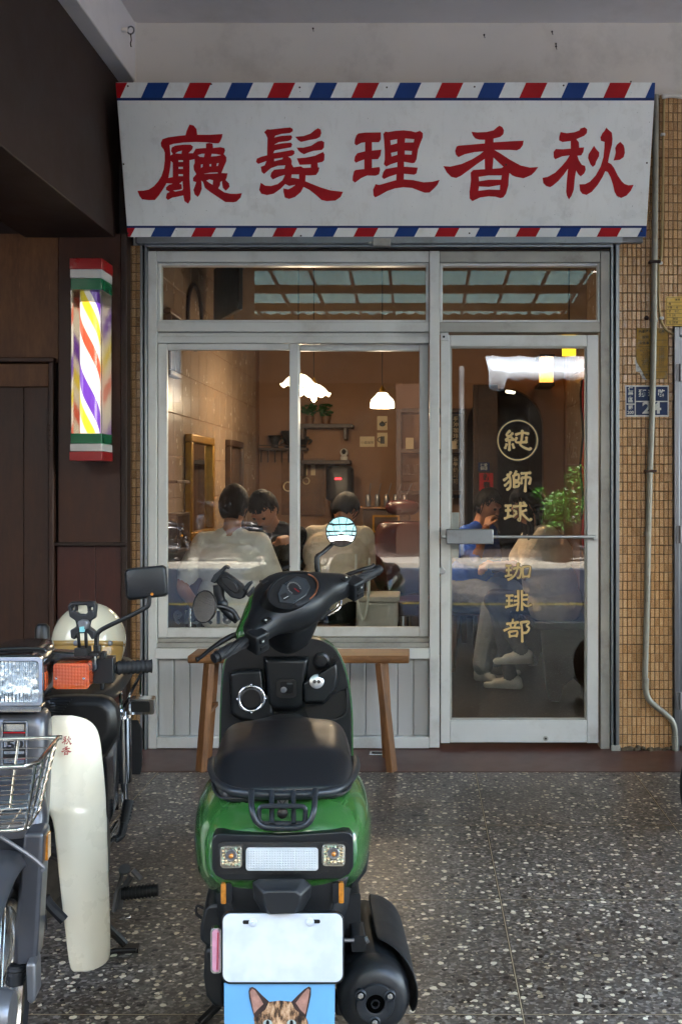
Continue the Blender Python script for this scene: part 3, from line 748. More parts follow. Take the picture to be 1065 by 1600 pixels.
hd = thing('shutter_header', 'dark stained steel lintel with a lamp bracket under the sign', 'lintel', (fx(590), 5.33, fz(392)))
m = MB(); fr(m, 222.5, 966, 376, 386, 5.30, 5.42); fr(m, 234, 952, 386.3, 390, 5.33, 5.42); m.build('lintel_rail', MT['steel'], hd, bevel=0.002)
m = MB(); m.box(fx(584), fx(611), 5.285, 5.315, fz(391), fz(380)); m.tube([(fx(584), 5.30, fz(386)), (fx(578), 5.30, fz(387))], 0.008, 8); m.build('bracket', MT['alu_d'], hd, bevel=0.003)
m = MB(); fr(m, 234, 951, 390.3, 393.8, 5.385, 5.42); m.build('shadow_gap', MT['brownclad'], hd, smooth=False)

ls_ = thing('added_dark_screen', 'unseen dark slatted screen added across the arcade beyond the neighbouring wooden front', 'shutter', (-4.4, 3.2, 0))  # unseen screen added to darken the arcade's left end and the scooter mirror
m = MB()
for k in range(36): m.box(-4.46, -4.40 - .012 * (k % 2), 1.45, 5.28, .02 + k * .1, .02 + k * .1 + .094)
m.build('slats', MT['shutter'], ls_, bevel=.004)
m = MB(); m.box(-4.52, -4.465, 1.45, 5.28, 0, 3.77); m.build('backing', MT['blackpaint'], ls_, smooth=False)
# ---------------------------------------------------------------- the sign
SB, STp = Vector((0, 5.30, 0)), None
zb_ = CAM_Z - (370 - 755) / 1620 * 5.30; zt_ = CAM_Z - (128 - 755) / 1620 * 5.09
p_b = Vector((0, 5.30, zb_)); p_t = Vector((0, 5.09, zt_)); up_ = (p_t - p_b).normalized(); n_s = up_.cross(Vector((1, 0, 0))).normalized()
if n_s.y > 0: n_s = -n_s
def SP(px, py, off=0.0): return onplane(px, py, p_b, n_s) + n_s * off
sgn = thing('shop_sign', 'long white tilted shop sign with five red characters and barber stripes', 'sign', (-0.17, 5.3, zb_))
x0s, x1s = SP(190, 250).x, SP(1016, 250).x
m = MB()
q = [Vector((x0s, p_t.y, p_t.z)), Vector((x1s, p_t.y, p_t.z)), Vector((x1s, p_b.y, p_b.z)), Vector((x0s, p_b.y, p_b.z))]
m.prism(q, -n_s * 0.028); m.build('sign_board', MT['sign_white'], sgn, bevel=0.002)
m = MB(); m.box(x0s + 0.03, x1s - 0.01, p_b.y + 0.028, 5.40, zb_ - 0.022, zb_ + 0.012)
m.prism([(x0s + 0.03, p_b.y + 0.034, zb_ + 0.012), (x0s + 0.03, 5.396, zb_ + 0.012), (x0s + 0.03, 5.396, zt_ - 0.02), (x0s + 0.03, p_t.y + 0.034, zt_ - 0.02)], (0.02, 0, 0))
m.prism([(x1s - 0.05, p_b.y + 0.034, zb_ + 0.012), (x1s - 0.05, 5.396, zb_ + 0.012), (x1s - 0.05, 5.396, zt_ - 0.02), (x1s - 0.05, p_t.y + 0.034, zt_ - 0.02)], (0.02, 0, 0))
m.build('support_frame', MT['dull'], sgn, bevel=0.002)
EDGE = {}
def xclip(px, py):
    P = SP(px, py); P.x = min(max(P.x, x0s + 0.0005), x1s - 0.0005); return P
def band(mb, lt, rt, lb, rb, yt, yb, off):
    pl = [xclip(lt, yt), xclip(rt, yt), xclip(rb, yb), xclip(lb, yb)]
    if abs(pl[0].x - pl[1].x) + abs(pl[2].x - pl[3].x) < 0.004: return
    mb.face([p + n_s * off for p in pl])
mn = MB()
def stripe(nm, *a):
    m = MB(); band(m, *a, 0.0010)
    if len(m.bm.faces): m.build(nm, MT['blue' if nm[0] == 'b' else 'red'], sgn, smooth=False)
    else: m.bm.free()
for k in range(-1, 13):
    lt = 231.1 + 65.6 * k
    stripe('blue_stripe' if k % 2 == 0 else 'red_stripe', lt, lt + 33.3, lt - 10.7, lt + 22.6, 128.6, 152.3)
for k in range(-1, 13):
    lt = 242.3 + 63.3 * k
    stripe('blue_stripe' if k % 2 == 0 else 'red_stripe', lt, lt + 32, lt - 7, lt + 24.6, 355.8, 369.6)
for (a, b) in ((152.3, 156.6), (352.4, 355.8)):
    mn.face([xclip(100, a) + n_s * .0014, xclip(1100, a) + n_s * .0014, xclip(1100, b) + n_s * .0014, xclip(100, b) + n_s * .0014])
mn.build('navy_lines', MT['navy'], sgn, smooth=False)
CH = [
 (210, 190, 6.265, [
  ([(540,25),(580,35),(608,70),(615,125),(740,125),(862,118),(858,150),(840,190),(825,210),(790,210),(700,200),(600,197),(480,202),(380,215),(345,228),(352,300),(358,380),(350,450),(335,540),(310,610),(280,660),(240,720),(200,765),(140,767),(75,758),(50,725),(30,675),(90,673),(140,662),(190,630),(230,585),(265,530),(287,460),(297,380),(297,300),(285,268),(262,240),(258,205),(275,168),(330,150),(420,138),(500,130),(510,90),(525,55)], []),
  ([(365,250),(400,232),(480,222),(550,222),(575,242),(565,270),(530,306),(575,306),(600,262),(650,258),(700,255),(700,212),(730,205),(765,212),(770,255),(840,247),(880,255),(888,280),(875,315),(900,345),(900,385),(880,430),(852,500),(912,503),(905,540),(893,570),(925,600),(932,635),(915,655),(893,674),(865,645),(858,600),(858,578),(840,590),(838,620),(820,650),(880,690),(940,703),(1000,705),(1052,697),(1040,740),(1000,780),(970,788),(890,785),(800,725),(740,685),(690,645),(672,590),(655,575),(660,655),(640,710),(620,735),(590,710),(578,665),(595,620),(605,590),(575,580),(573,550),(605,510),(582,470),(578,430),(590,400),(588,365),(540,375),(540,560),(550,700),(550,760),(527,802),(490,775),(478,720),(420,733),(370,742),(328,765),(308,745),(318,700),(345,685),(310,665),(310,640),(340,615),(375,605),(310,600),(320,550),(375,540),(375,400),(345,370),(350,330),(375,315),(358,285)],
   [[(400,308),(430,290),(465,282),(460,312)],[(432,375),(475,375),(475,391),(432,391)],[(432,440),(475,440),(475,460),(432,460)],[(432,512),(475,512),(475,530),(432,530)],[(620,325),(660,312),(688,312),(680,345),(640,342)],[(757,312),(800,315),(848,325),(800,335),(750,338)],[(650,420),(668,412),(668,440),(652,450)],[(735,415),(752,412),(752,435),(735,435)],[(808,405),(825,402),(818,430),(803,432)],[(675,510),(740,497),(815,495),(815,503),(740,507)],[(705,575),(735,562),(770,572),(765,615),(730,595)],[(380,672),(440,664),(466,655),(462,612),(440,605),(470,580),(476,650),(470,668),(400,682)]])]),
 (390, 185, 6.656, [
  ([(150,140),(180,110),(215,112),(300,102),(420,90),(448,105),(448,130),(420,148),(330,158),(270,175),(255,195),(330,178),(430,172),(443,190),(430,220),(400,232),(300,245),(255,270),(340,255),(430,248),(443,268),(430,298),(350,312),(260,330),(245,358),(330,345),(440,325),(465,335),(465,365),(440,385),(400,395),(425,410),(438,440),(435,470),(455,505),(530,495),(560,512),(635,508),(635,475),(520,480),(505,450),(490,412),(580,405),(680,385),(720,365),(762,345),(778,370),(775,430),(755,450),(705,460),(710,505),(725,508),(715,550),(690,585),(640,590),(582,590),(578,650),(650,680),(740,715),(840,745),(970,760),(945,815),(890,852),(800,858),(745,845),(690,795),(620,740),(560,710),(530,765),(470,815),(410,835),(365,820),(350,760),(350,725),(400,735),(440,715),(475,688),(410,700),(370,680),(320,730),(250,780),(180,795),(120,780),(98,740),(115,665),(160,695),(220,700),(290,680),(340,640),(360,600),(365,585),(310,600),(240,632),(215,600),(225,560),(255,530),(360,520),(370,485),(290,490),(220,515),(150,575),(125,555),(115,500),(155,485),(175,440),(90,470),(66,450),(75,415),(120,395),(180,380),(183,280),(185,200),(170,165)],
   [[(255,418),(300,412),(345,405),(340,420),(255,442)],[(437,580),(512,580),(512,625),(470,618),(432,612)]]),
  ([(472,187),(560,180),(630,155),(680,115),(710,98),(738,112),(745,150),(730,190),(690,210),(620,222),(535,242),(505,225)], []),
  ([(488,300),(560,300),(640,280),(710,235),(750,228),(775,245),(772,300),(750,325),(660,335),(600,355),(565,370),(530,352),(505,330)], [])]),
 (540, 190, 6.656, [
  ([(130,120),(200,110),(365,108),(365,180),(345,212),(272,212),(272,298),(370,288),(360,350),(335,388),(272,390),(272,478),(350,468),(357,500),(345,545),(310,560),(220,558),(160,585),(95,632),(70,610),(72,570),(85,515),(100,500),(192,490),(192,392),(150,405),(105,425),(88,405),(95,360),(120,325),(200,305),(200,212),(160,218),(110,245),(90,225),(95,180),(110,140)], []),
  ([(390,125),(410,100),(440,105),(520,92),(600,87),(680,95),(725,108),(770,92),(800,115),(800,160),(775,220),(750,290),(735,390),(715,425),(690,430),(605,415),(605,465),(748,475),(735,535),(710,550),(605,540),(602,597),(700,605),(810,628),(900,622),(975,603),(955,650),(920,690),(870,735),(820,737),(760,715),(690,688),(600,680),(510,692),(430,720),(350,765),(305,785),(288,765),(283,705),(310,648),(350,655),(420,635),(525,605),(527,545),(450,570),(395,595),(375,575),(390,520),(415,490),(535,468),(535,420),(470,440),(420,465),(395,440),(405,390),(405,300),(398,200)],
   [[(463,192),(533,180),(533,222),(468,240)],[(618,172),(712,180),(705,212),(612,214)],[(470,322),(535,308),(535,342),(475,360)],[(612,298),(687,303),(683,340),(612,338)]])]),
 (685, 185, 6.656, [
  ([(340,135),(400,142),(500,137),(570,120),(605,90),(630,72),(660,85),(678,120),(672,160),(640,190),(570,207),(570,245),(660,240),(780,232),(883,228),(875,275),(845,315),(810,330),(740,325),(580,325),(640,360),(740,425),(850,485),(950,508),(1035,502),(1000,550),(965,585),(920,605),(880,620),(800,605),(765,590),(735,565),(728,620),(725,690),(700,780),(670,820),(640,826),(590,812),(520,808),(430,820),(350,858),(322,830),(320,760),(335,640),(332,560),(360,533),(480,525),(478,418),(400,470),(320,530),(230,595),(180,617),(130,605),(85,560),(48,493),(120,498),(240,470),(350,420),(430,370),(465,340),(370,348),(270,370),(205,400),(180,375),(170,335),(185,290),(205,280),(300,272),(478,257),(480,220),(420,218),(380,205),(355,175)],
   [[(570,405),(672,500),(650,515),(560,520)],[(415,605),(520,590),(655,590),(648,635),(520,635),(420,650)],[(420,705),(520,710),(638,690),(635,740),(520,737),(412,750)]])]),
 (840, 185, 6.656, [
  ([(235,138),(300,150),(380,140),(432,120),(440,102),(485,88),(512,110),(508,150),(480,178),(400,213),(425,245),(428,300),(480,298),(472,345),(450,382),(410,385),(425,430),(455,478),(490,490),(497,530),(480,570),(445,600),(420,580),(397,540),(385,600),(372,740),(350,800),(322,840),(300,800),(292,760),(298,660),(312,520),(270,580),(210,650),(150,700),(125,712),(85,700),(55,670),(47,615),(100,605),(180,560),(250,490),(300,430),(328,382),(250,392),(180,422),(163,400),(162,345),(185,315),(260,318),(340,310),(340,232),(255,243),(220,225),(220,190)], []),
  ([(710,92),(740,120),(768,145),(775,210),(770,270),(745,370),(728,455),(760,470),(790,510),(830,590),(870,650),(900,678),(940,692),(995,688),(965,750),(920,800),(865,825),(820,805),(795,760),(780,690),(755,610),(725,555),(700,545),(670,610),(620,690),(560,760),(505,793),(460,780),(437,750),(430,683),(490,680),(540,655),(600,590),(650,500),(680,400),(690,300),(692,242),(655,230),(648,195),(670,150),(690,128)], []),
  ([(582,280),(605,315),(637,350),(635,390),(605,445),(595,480),(570,502),(545,475),(520,410),(525,370),(555,325)], []),
  ([(855,240),(890,275),(900,310),(903,355),(890,400),(850,428),(785,435),(800,390),(808,350),(802,305),(820,270)], [])])]
def chars_on(mb, mapper, which=None):
    for ci, (ox, oy, s_, polys) in enumerate(CH):
        if which is not None and ci not in which: continue
        for k, (outer, holes) in enumerate(polys):
            mp = lambda l: [mapper(ci, ox + x / s_, oy + y / s_, k) for x, y in l]
            loops = [mp(outer)] + [mp(h) for h in holes]; flat = [p for l in loops for p in l]
            V = [mb.bm.verts.new(p) for p in flat]
            for t in geometry.tessellate_polygon(loops):
                try: mb.bm.faces.new([V[i] for i in t])
                except ValueError: pass
m = MB(); chars_on(m, lambda ci, x, y, k: SP(x, y, 0.0009 + 0.00025 * k)); m.build('lettering', MT['red'], sgn, smooth=False)
for px, py in [(200, 134), (330, 131), (468, 136), (604, 136), (741, 135), (880, 133), (985, 127), (193, 256), (1010, 254), (200, 364), (470, 368), (733, 364), (1002, 361), (790, 257), (520, 140)]:
    c = SP(px, py, 0.0012); m = MB(); m.lathe([(0.0045, 0), (0.0045, 0.0016), (0.0005, 0.0022)], c, n_s, 8); m.build('screw', MT['rust'], sgn)

# ---------------------------------------------------------------- barber pole lamp
bp = thing('barber_pole', 'lit boxed barber pole with red, purple and yellow spiral stripes on the brown wall', 'barber pole', W(141, 720, 5.3))
X0, X1 = W(110, 0, 5.12).x, W(158.5, 0, 5.12).x
def bz(py): return CAM_Z - (py - 755) / 1620 * 5.12
MT['cap_red'] = M('red cap plastic', '#9c1c1e', 0.3, coat=0.4); MT['cap_white'] = M('white cap plastic', '#c9c7c4', 0.35); MT['cap_green'] = M('green cap plastic', '#0f6a45', 0.25, coat=0.5)
for nm, mt, a, b in (('cap_band', 'cap_red', 403, 420), ('cap_band', 'cap_white', 420.2, 434), ('cap_band', 'cap_green', 434.2, 452), ('cap_band', 'cap_green', 677, 693), ('cap_band', 'cap_white', 693.2, 705), ('cap_band', 'cap_red', 705.2, 720)):
    g = 0.004 if mt == 'cap_red' else (0.002 if mt == 'cap_white' else 0.0)
    m = MB(); m.box(X0 - g, X1 + g, 5.12 - g, 5.297, bz(b), bz(a)); m.build(nm, MT[mt], bp, bevel=0.003)
def spiral(e):
    t = NT('lit spiral stripes'); tc = t.n('TexCoord'); sx = t.n('SeparateXYZ'); t.l(tc.outputs['Object'], sx.inputs[0])
    ang = t.math('ARCTAN2', sx.outputs[1], sx.outputs[0])
    k = t.math('FRACT', t.math('ADD', t.math('DIVIDE', ang, 2 * PI), t.math('MULTIPLY', sx.outputs[2], 1.7)))
    col = t.ramp(k, [(0.0, (1, .93, .78)), (0.22, (1, .93, .78)), (0.225, (0.9, 0.10, 0.04)), (0.36, (0.9, 0.12, 0.05)), (0.365, (1, .93, .78)), (0.52, (1, .9, .7)), (0.525, (0.95, .75, .03)), (0.66, (.95, .75, .03)), (0.665, (1, .93, .8)), (0.76, (1, .93, .8)), (0.765, (.19, .05, .50)), (0.95, (.19, .05, .5)), (0.955, (1, .93, .78))], 'LINEAR')
    t.l(col, t.b.inputs['Base Color']); t.l(col, t.b.inputs['Emission Color']); t.b.inputs['Emission Strength'].default_value = e
    t.b.inputs['Roughness'].default_value = 0.3
    return t.m
cxp = (W(125, 0, 5.2).x + W(157, 0, 5.2).x) / 2
m = MB(); m.lathe([(0.049, bz(676)), (0.049, bz(470))], (0, 0, 0), (0, 0, 1), 40)
cy = m.build('spiral_cylinder', spiral(.06), bp, local=True)
cy.location = (cxp - bp.location.x, 5.2 - bp.location.y, -bp.location.z)
m = MB(); m.lathe([(0.049, bz(469.5)), (0.049, bz(452.5))], (0, 0, 0), (0, 0, 1), 40); cy = m.build('unlit_collar', spiral(.008), bp, local=True); cy.location = (cxp - bp.location.x, 5.2 - bp.location.y, -bp.location.z)
m = MB(); m.lathe([(0.0535, bz(676)), (0.0535, bz(452.5))], (cxp, 5.2, 0), (0, 0, 1), 32, cap=False); m.build('glass_tube', MT['clear'], bp)
m = MB(); m.box(X0 + .002, X1 - .002, 5.121, 5.124, bz(676.8), bz(452.2)); m.build('clear_cover', MT['clear'], bp, smooth=False)
m = MB(); m.box(X1 - .004, X1, 5.126, 5.29, bz(676.8), bz(452.2)); m.build('side_panel', MT['frost'], bp, smooth=False)
MT['mirror_b'] = M('hazy mirror sheet', '#cfc8bd', 0.16, metal=1.0, var=0.05, rvar=0.05)
m = MB(); m.box(X0 + .001, X0 + .004, 5.125, 5.29, bz(676.8), bz(452.2)); m.box(X0 + .004, X1 - .004, 5.288, 5.294, bz(676.8), bz(452.2)); m.build('mirror_back', MT['mirror_b'], bp, smooth=False)
m = MB()
for x, y in ((X0, 5.12), (X1, 5.12), (X1, 5.29)): m.box(x - .0015, x + .0015, y - .0015, y + .0015, bz(676.8), bz(452.2))
m.build('edge_strips', MT['clear'], bp, smooth=False)

# ---------------------------------------------------------------- pillar fittings
cp = thing('conduit_pipe', 'grey galvanised conduit running down the tiled pillar and bending to the floor', 'pipe', W(1015, 1178, 5.33))
py_ = PY - 0.022
pts = [(1024, 148), (1023.5, 260), (1022, 400), (1021, 520), (1018.5, 640), (1014.5, 750), (1012, 850), (1010, 960), (1007.5, 1040), (1008, 1075), (1013, 1093), (1024, 1104), (1039, 1116), (1050, 1128), (1054, 1145), (1054, 1178)]
m = MB(); m.tube([W(a, b, py_) for a, b in pts], 0.0155, 12, sm=5); m.build('pipe_run', MT['pipe'], cp)
for a, b in ((1014.2, 738), (1011, 834), (1021.5, 500)): m = MB(); m.tube([W(a, b - 3, py_), W(a, b + 3, py_)], 0.0185, 12); m.build('coupling', MT['pipe'], cp, bevel=.001)
m = MB(); m.tube([W(1008, 1060, py_), W(1007.6, 1090 - 14, py_)], 0.018, 12); m.build('coupling', MT['pipe'], cp, bevel=.001)
m = MB(); m.tube([W(1054, 1150, py_), W(1054, 1162, py_)], 0.0178, 12); m.build('coupling', MT['pipe'], cp, bevel=.001)
for a, b in ((1021, 410), (1014.5, 736)):
    p = W(a, b, PY - 0.01); m = MB(); m.box(p.x - .028, p.x + .03, PY - 0.043, PY - 0.003, p.z - .007, p.z + .007); m.build('pipe_clamp', MT['rust'], cp, bevel=0.003)
cb = thing('cable', 'old beige cable hanging beside the conduit pipe on the tiles', 'cable', W(1030, 520, 5.34))
pts = [(1040, 150), (1037, 158), (1036, 200), (1035, 300), (1033, 398), (1029, 410), (1029, 470), (1032, 497), (1038, 512), (1046, 519), (1053, 522)]
m = MB(); m.tube([W(a, b, PY - 0.014) for a, b in pts], 0.0062, 8, sm=5); m.build('cable_run', MT['cable'], cb)
m = MB()
for a, b in ((1035, 210), (1031, 411), (1033, 497)):
    p = W(a, b, PY - .012); m.box(p.x - .011, p.x + .011, PY - 0.023, PY - 0.004, p.z - .007, p.z + .007)
m.build('cable_clips', MT['platewhite'], cb, bevel=0.003)
m = MB(); m.tube([W(1034, 150, PY - .02), W(1050, 148, PY - .022), W(1075, 152, PY - .02)], 0.014, 8, sm=3); m.build('white_wrapped_end', MT['wallw'], cb)
ft = thing('pipe_stub', 'rusty screw plug in the tiles left of the conduit', 'plug', W(1009, 497, PY))
m = MB(); m.lathe([(0.011, 0.0), (0.012, 0.012), (0.006, 0.02), (0.0005, 0.021)], W(1009, 497, PY), (0, -1, 0), 12); m.build('plug_head', MT['rust'], ft)

pl = thing('address_plate', 'blue enamel house number plate behind the conduit, number 24', 'house number', W(1010, 652, PY - .01))
yp = PY - 0.0075
def pbx(mb, a, b, c, d_, y0, y1): p, q = W(a, c, yp), W(b, d_, yp); mb.box(p.x, q.x, y0, y1, q.z, p.z)
m = MB(); pbx(m, 976.5, 1044.5, 602, 651, yp, yp + 0.002); m.build('plate', MT['platewhite'], pl, bevel=0.001)
m = MB()
for a in ((978.2, 991, 604, 630.4), (978.2, 991, 632.3, 648.4), (992.8, 1042.5, 604, 626.2), (992.8, 1042.5, 628, 648.4)): pbx(m, *a, yp - 0.0012, yp)
m.build('blue_fields', MT['plateblue'], pl, smooth=False)
m = MB(); XD, ZD = (1, 0, 0), (0, 0, 1)
add_text(m, '24', 0.083, W(1017.6, 638, yp - .0012), XD, ZD, off=0.0022, sx=1.18)
add_text(m, '獅球路', 0.046, W(1017.4, 615, yp - .0012), XD, ZD, off=0.0009, sx=1.0) if False else None
for c, a in (('獅', 1003), ('球', 1018), ('路', 1033)): add_text(m, c, 0.040, W(a, 615, yp - .0012), XD, ZD, off=0.0010)
for c, b in (('仁', 608.5), ('愛', 617), ('區', 625.5)): add_text(m, c, 0.028, W(984.6, b, yp - .0012), XD, ZD, off=0.0006)
add_text(m, '郵', 0.024, W(984.6, 637, yp - .0012), XD, ZD, off=0.0006); add_text(m, '200', 0.022, W(984.6, 644.5, yp - .0012), XD, ZD, off=0.0006)
m.build('lettering', MT['platewhite'], pl, smooth=False)
nt = thing('notice', 'bright yellow printed notice at the right edge above the stainless door', 'notice', W(1062, 510, PY - .01))
m = MB(); pbx(m, 1039.5, 1086, 463, 509, yp, yp + .0015); m.build('sheet', MT['yellow_n'], nt, smooth=False)
m = MB()
for b in (471.5, 477.5, 483.3, 489.5, 495.5, 501): pbx(m, 1041, 1084, b, b + .5, yp - .0008, yp)
for a in (1040.8, 1050.5, 1084.5): pbx(m, a, a + .5, 464.5 if a != 1050.5 else 489.5, 507, yp - .0009, yp)
pbx(m, 1041, 1084, 464.5, 465, yp - .0008, yp); pbx(m, 1041, 1084, 506.5, 507, yp - .0008, yp)
for t_, a, b in (('基隆', 1058, 468), ('編', 1046, 474.5), ('字第', 1046, 480.5), ('地', 1057, 480.5), ('名乙', 1057, 486.5), ('號', 1046, 486.5), ('分', 1046, 492.5), ('北', 1053.5, 492.5), ('附近', 1055, 498.3), ('定遠', 1055, 503.8), ('化', 1046, 503.8), ('公告', 1070, 468), ('電話', 1072, 480), ('派出', 1072, 498)):
    add_text(m, t_, 0.0125, W(a, b, yp), XD, ZD, off=0.0002, depth=.001)
m.build('printing', MT['ink'], nt, smooth=False)
nt = thing('notice', 'weathered brown yellow notice half torn behind the conduit above the house number', 'notice', W(1017, 593, PY - .01))
m = MB()
ol = [(994.5, 512), (1043, 512.5), (1042.5, 592), (1009, 592.5), (1003, 580), (994, 565), (993.5, 540)]
m.prism([W(a, b, yp) for a, b in ol], (0, .0015, 0)); m.build('sheet', MT['yellow_o'], nt, smooth=False)
m = MB(); m.prism([W(a, b, yp + .0015) for a, b in [(992.5, 560), (994, 564), (1004, 580), (1011, 594), (1004, 592), (999, 582), (993, 580)]], (0, .0012, 0)); m.build('torn_corner', MT['torn'], nt, smooth=False)
m = MB()
for b in (513.5, 531, 541, 573, 580.5, 591): pbx(m, 996, 1041.5, b, b + .5, yp - .0008, yp)
for t_, a, b in (('內基隆市立', 1010, 518), ('說明', 1008, 527), ('公告事', 1006, 536), ('大甲石', 1010, 586), ('公所', 1033, 518)): add_text(m, t_, 0.017, W(a, b, yp), XD, ZD, off=0.0003, depth=.001)
for k in range(9): add_text(m, random.choice(['有關行人', '本市公里', '如上方言']), 0.010, W(1006 + random.uniform(-2, 4), 544.5 + k * 3.2, yp), XD, ZD, off=0.0, depth=.001); add_text(m, random.choice(['五月日', '主任人']), 0.010, W(1033, 544.5 + k * 3.2, yp), XD, ZD, depth=.001)
m.build('printing', MT['ink'], nt, smooth=False)
sd = thing('stainless_door', 'brushed stainless steel door at the right edge beyond the tiled pillar', 'door', (1.8, 5.38, 0))
xa = W(1050, 0, 5.37).x
m = MB(); m.box(xa, xa + .028, 5.33, 5.46, 0, 2.185); m.box(xa + .028, xa + .95, 5.33, 5.46, 2.14, 2.185); m.build('door_frame', MT['stainless'], sd, bevel=0.003)
m = MB(); m.box(xa + .031, xa + .93, 5.355, 5.40, 0.02, 2.137); m.build('door_leaf', MT['stainless'], sd, bevel=0.003)
for b in (582, 835, 1095):
    m = MB(); p = W(1060, b, 5.33); m.box(xa + .008, xa + .05, 5.324, 5.332, p.z - .045, p.z + .045); m.tube([(xa + .03, 5.322, p.z - .045), (xa + .03, 5.322, p.z + .045)], .007, 8); m.build('hinge', MT['dull'], sd, bevel=0.001)
m = MB(); m.box(xa + .96, 4.4, 5.35, 5.46, 0, 2.2); tag(m.build('right_neighbour_wall', MT['farwall'], smooth=False), 'plain wall to the right of the stainless door', 'wall')
m = MB(); m.box(4.4, 9, 5.35, 5.46, 0, 3.78); m.box(1.3, 4.4, 5.46, 5.5, 0, 3.78); tag(m.build('end_wall', MT['farwall'], smooth=False), 'pale end wall of the arcade far to the right', 'wall')

# ---------------------------------------------------------------- bench and floor vent
bn = thing('wooden_bench', 'narrow worn wooden bench in front of the window behind the scooter', 'bench', W(466, 1185, 5.1))
m = MB()
a, b = W(295, 1032, 5.0), W(639, 1030, 5.0)
m.loft([[Vector((x, y, z)) for y, z in ((4.97, .515), (5.19, .515), (5.195, .53), (5.19, .552), (4.97, .552), (4.965, .53))] for x in (a.x, a.x + .01, (a.x + b.x) / 2, b.x - .01, b.x)]); seat = m.build('seat_plank', MT['benchwood'], bn, bevel=0.006, seg=3)
for pxs in ((327, 314, 4.99, 4.955), (594, 612, 4.99, 4.955), (334, 322, 5.16, 5.2), (597, 606, 5.16, 5.2)):
    t_, f_ = W(pxs[0], 0, pxs[2]), W(pxs[1], 0, pxs[3])
    m = MB(); m.beam((t_.x, pxs[2], .515), (f_.x, pxs[3], .0), .048, .036); m.build('leg', MT['benchleg'], bn, bevel=0.004)
for px_ in (330, 601):
    q = W(px_, 0, 5.07).x; m = MB(); m.beam((q, 4.985, .28), (q, 5.17, .28), .03, .022); m.build('stretcher', MT['benchleg'], bn, bevel=0.003)
vt = thing('floor_vent', 'small chromed vent plate on the red floor behind the right bench leg', 'vent', W(592, 1175, 5.3))
m = MB(); p = W(577, 1177, 5.27); m.box(p.x, p.x + .13, 5.24, 5.30, 0.003, 0.009); v_ = m.build('vent_plate', MT['chrome'], vt, bevel=0.002)
m = MB(); m.box(p.x + .012, p.x + .118, 5.255, 5.285, 0.0095, 0.0105); m.build('slot', MT['blackpaint'], vt, smooth=False)
# ---------------------------------------------------------------- green scooter
S = Frame(-0.336, 2.568, R(6.9))
scooter = thing('scooter', 'green scooter with black seat parked with its rear and white plate toward the street', 'scooter', (S.ox, S.oy, 0), S.th)
def px_prism(F, pts, ly, depth, holes=()):
    m = MB(); m.prism([F.at(a, b, ly) for a, b in pts], (0, depth, 0), [[F.at(a, b, ly) for a, b in h] for h in holes]); return m
def B(m, name, mat, par, **kw): return m.build(name, MT[mat] if isinstance(mat, str) else mat, par, local=True, **kw)
def loft_y(secs, n=28, e=3.0):
    m = MB(); m.loft([[Vector((cx + x, ly, zc + z)) for x, z in supell(hw, ht, n, e, hb)] for ly, cx, hw, zc, ht, hb in secs]); return m
def wheel(par, lx, ly, r, wd, rim_r, spokes, nm='wheel', mt_rim='dull', rot=None):
    ax = Vector((1, 0, 0)); M_ = Matrix.Translation((lx, ly, r)) @ (rot or Matrix())
    m = MB(); h = wd / 2
    m.lathe([(rim_r, -h * .7), (rim_r + .006, -h * .8), (r - h * .9, -h), (r - h * .35, -h * .85), (r - .002, -h * .4), (r, 0), (r - .002, h * .4), (r - h * .35, h * .85), (r - h * .9, h), (rim_r + .006, h * .8), (rim_r, h * .7)], (0, 0, 0), ax, 48, cap=False)
    m.shift(M_); ty = B(m, nm, 'rubber', par)
    m = MB(); m.lathe([(rim_r + .004, -h * .78), (rim_r - .012, -h * .7), (rim_r - .016, -h * .3), (rim_r - .016, h * .3), (rim_r - .012, h * .7), (rim_r + .004, h * .78)], (0, 0, 0), ax, 48, cap=False)
    m.lathe([(.0, -h * .9), (.034, -h * .9), (.036, -h * .6), (.024, -h * .5), (.024, h * .5), (.036, h * .6), (.034, h * .9), (.0, h * .9)], (0, 0, 0), ax, 20)
    if spokes == 'wire':
        for k in range(36):
            a = 2 * PI * k / 36; b = a + (0.55 if k % 2 else -0.55); s_ = 1 if (k // 2) % 2 else -1
            m.tube([(s_ * h * .6, .03 * math.cos(b), .03 * math.sin(b)), (s_ * h * .12, (rim_r - .014) * math.cos(a), (rim_r - .014) * math.sin(a))], .0016, 5)
    else:
        for k in range(spokes):
            a = 2 * PI * k / spokes
            m.beam((0, .03 * math.cos(a), .03 * math.sin(a)), (0, (rim_r - .012) * math.cos(a), (rim_r - .012) * math.sin(a)), h * .9, .03, up=(1, 0, 0))
    m.shift(M_); B(m, 'rim', mt_rim, ty)
    return ty
wheel(scooter, 0, 0, .205, .10, .135, 5, mt_rim='rail')
wheel(scooter, 0, 1.22, .205, .095, .135, 5, mt_rim='rail', rot=Matrix.Rotation(R(38), 4, 'Z'))
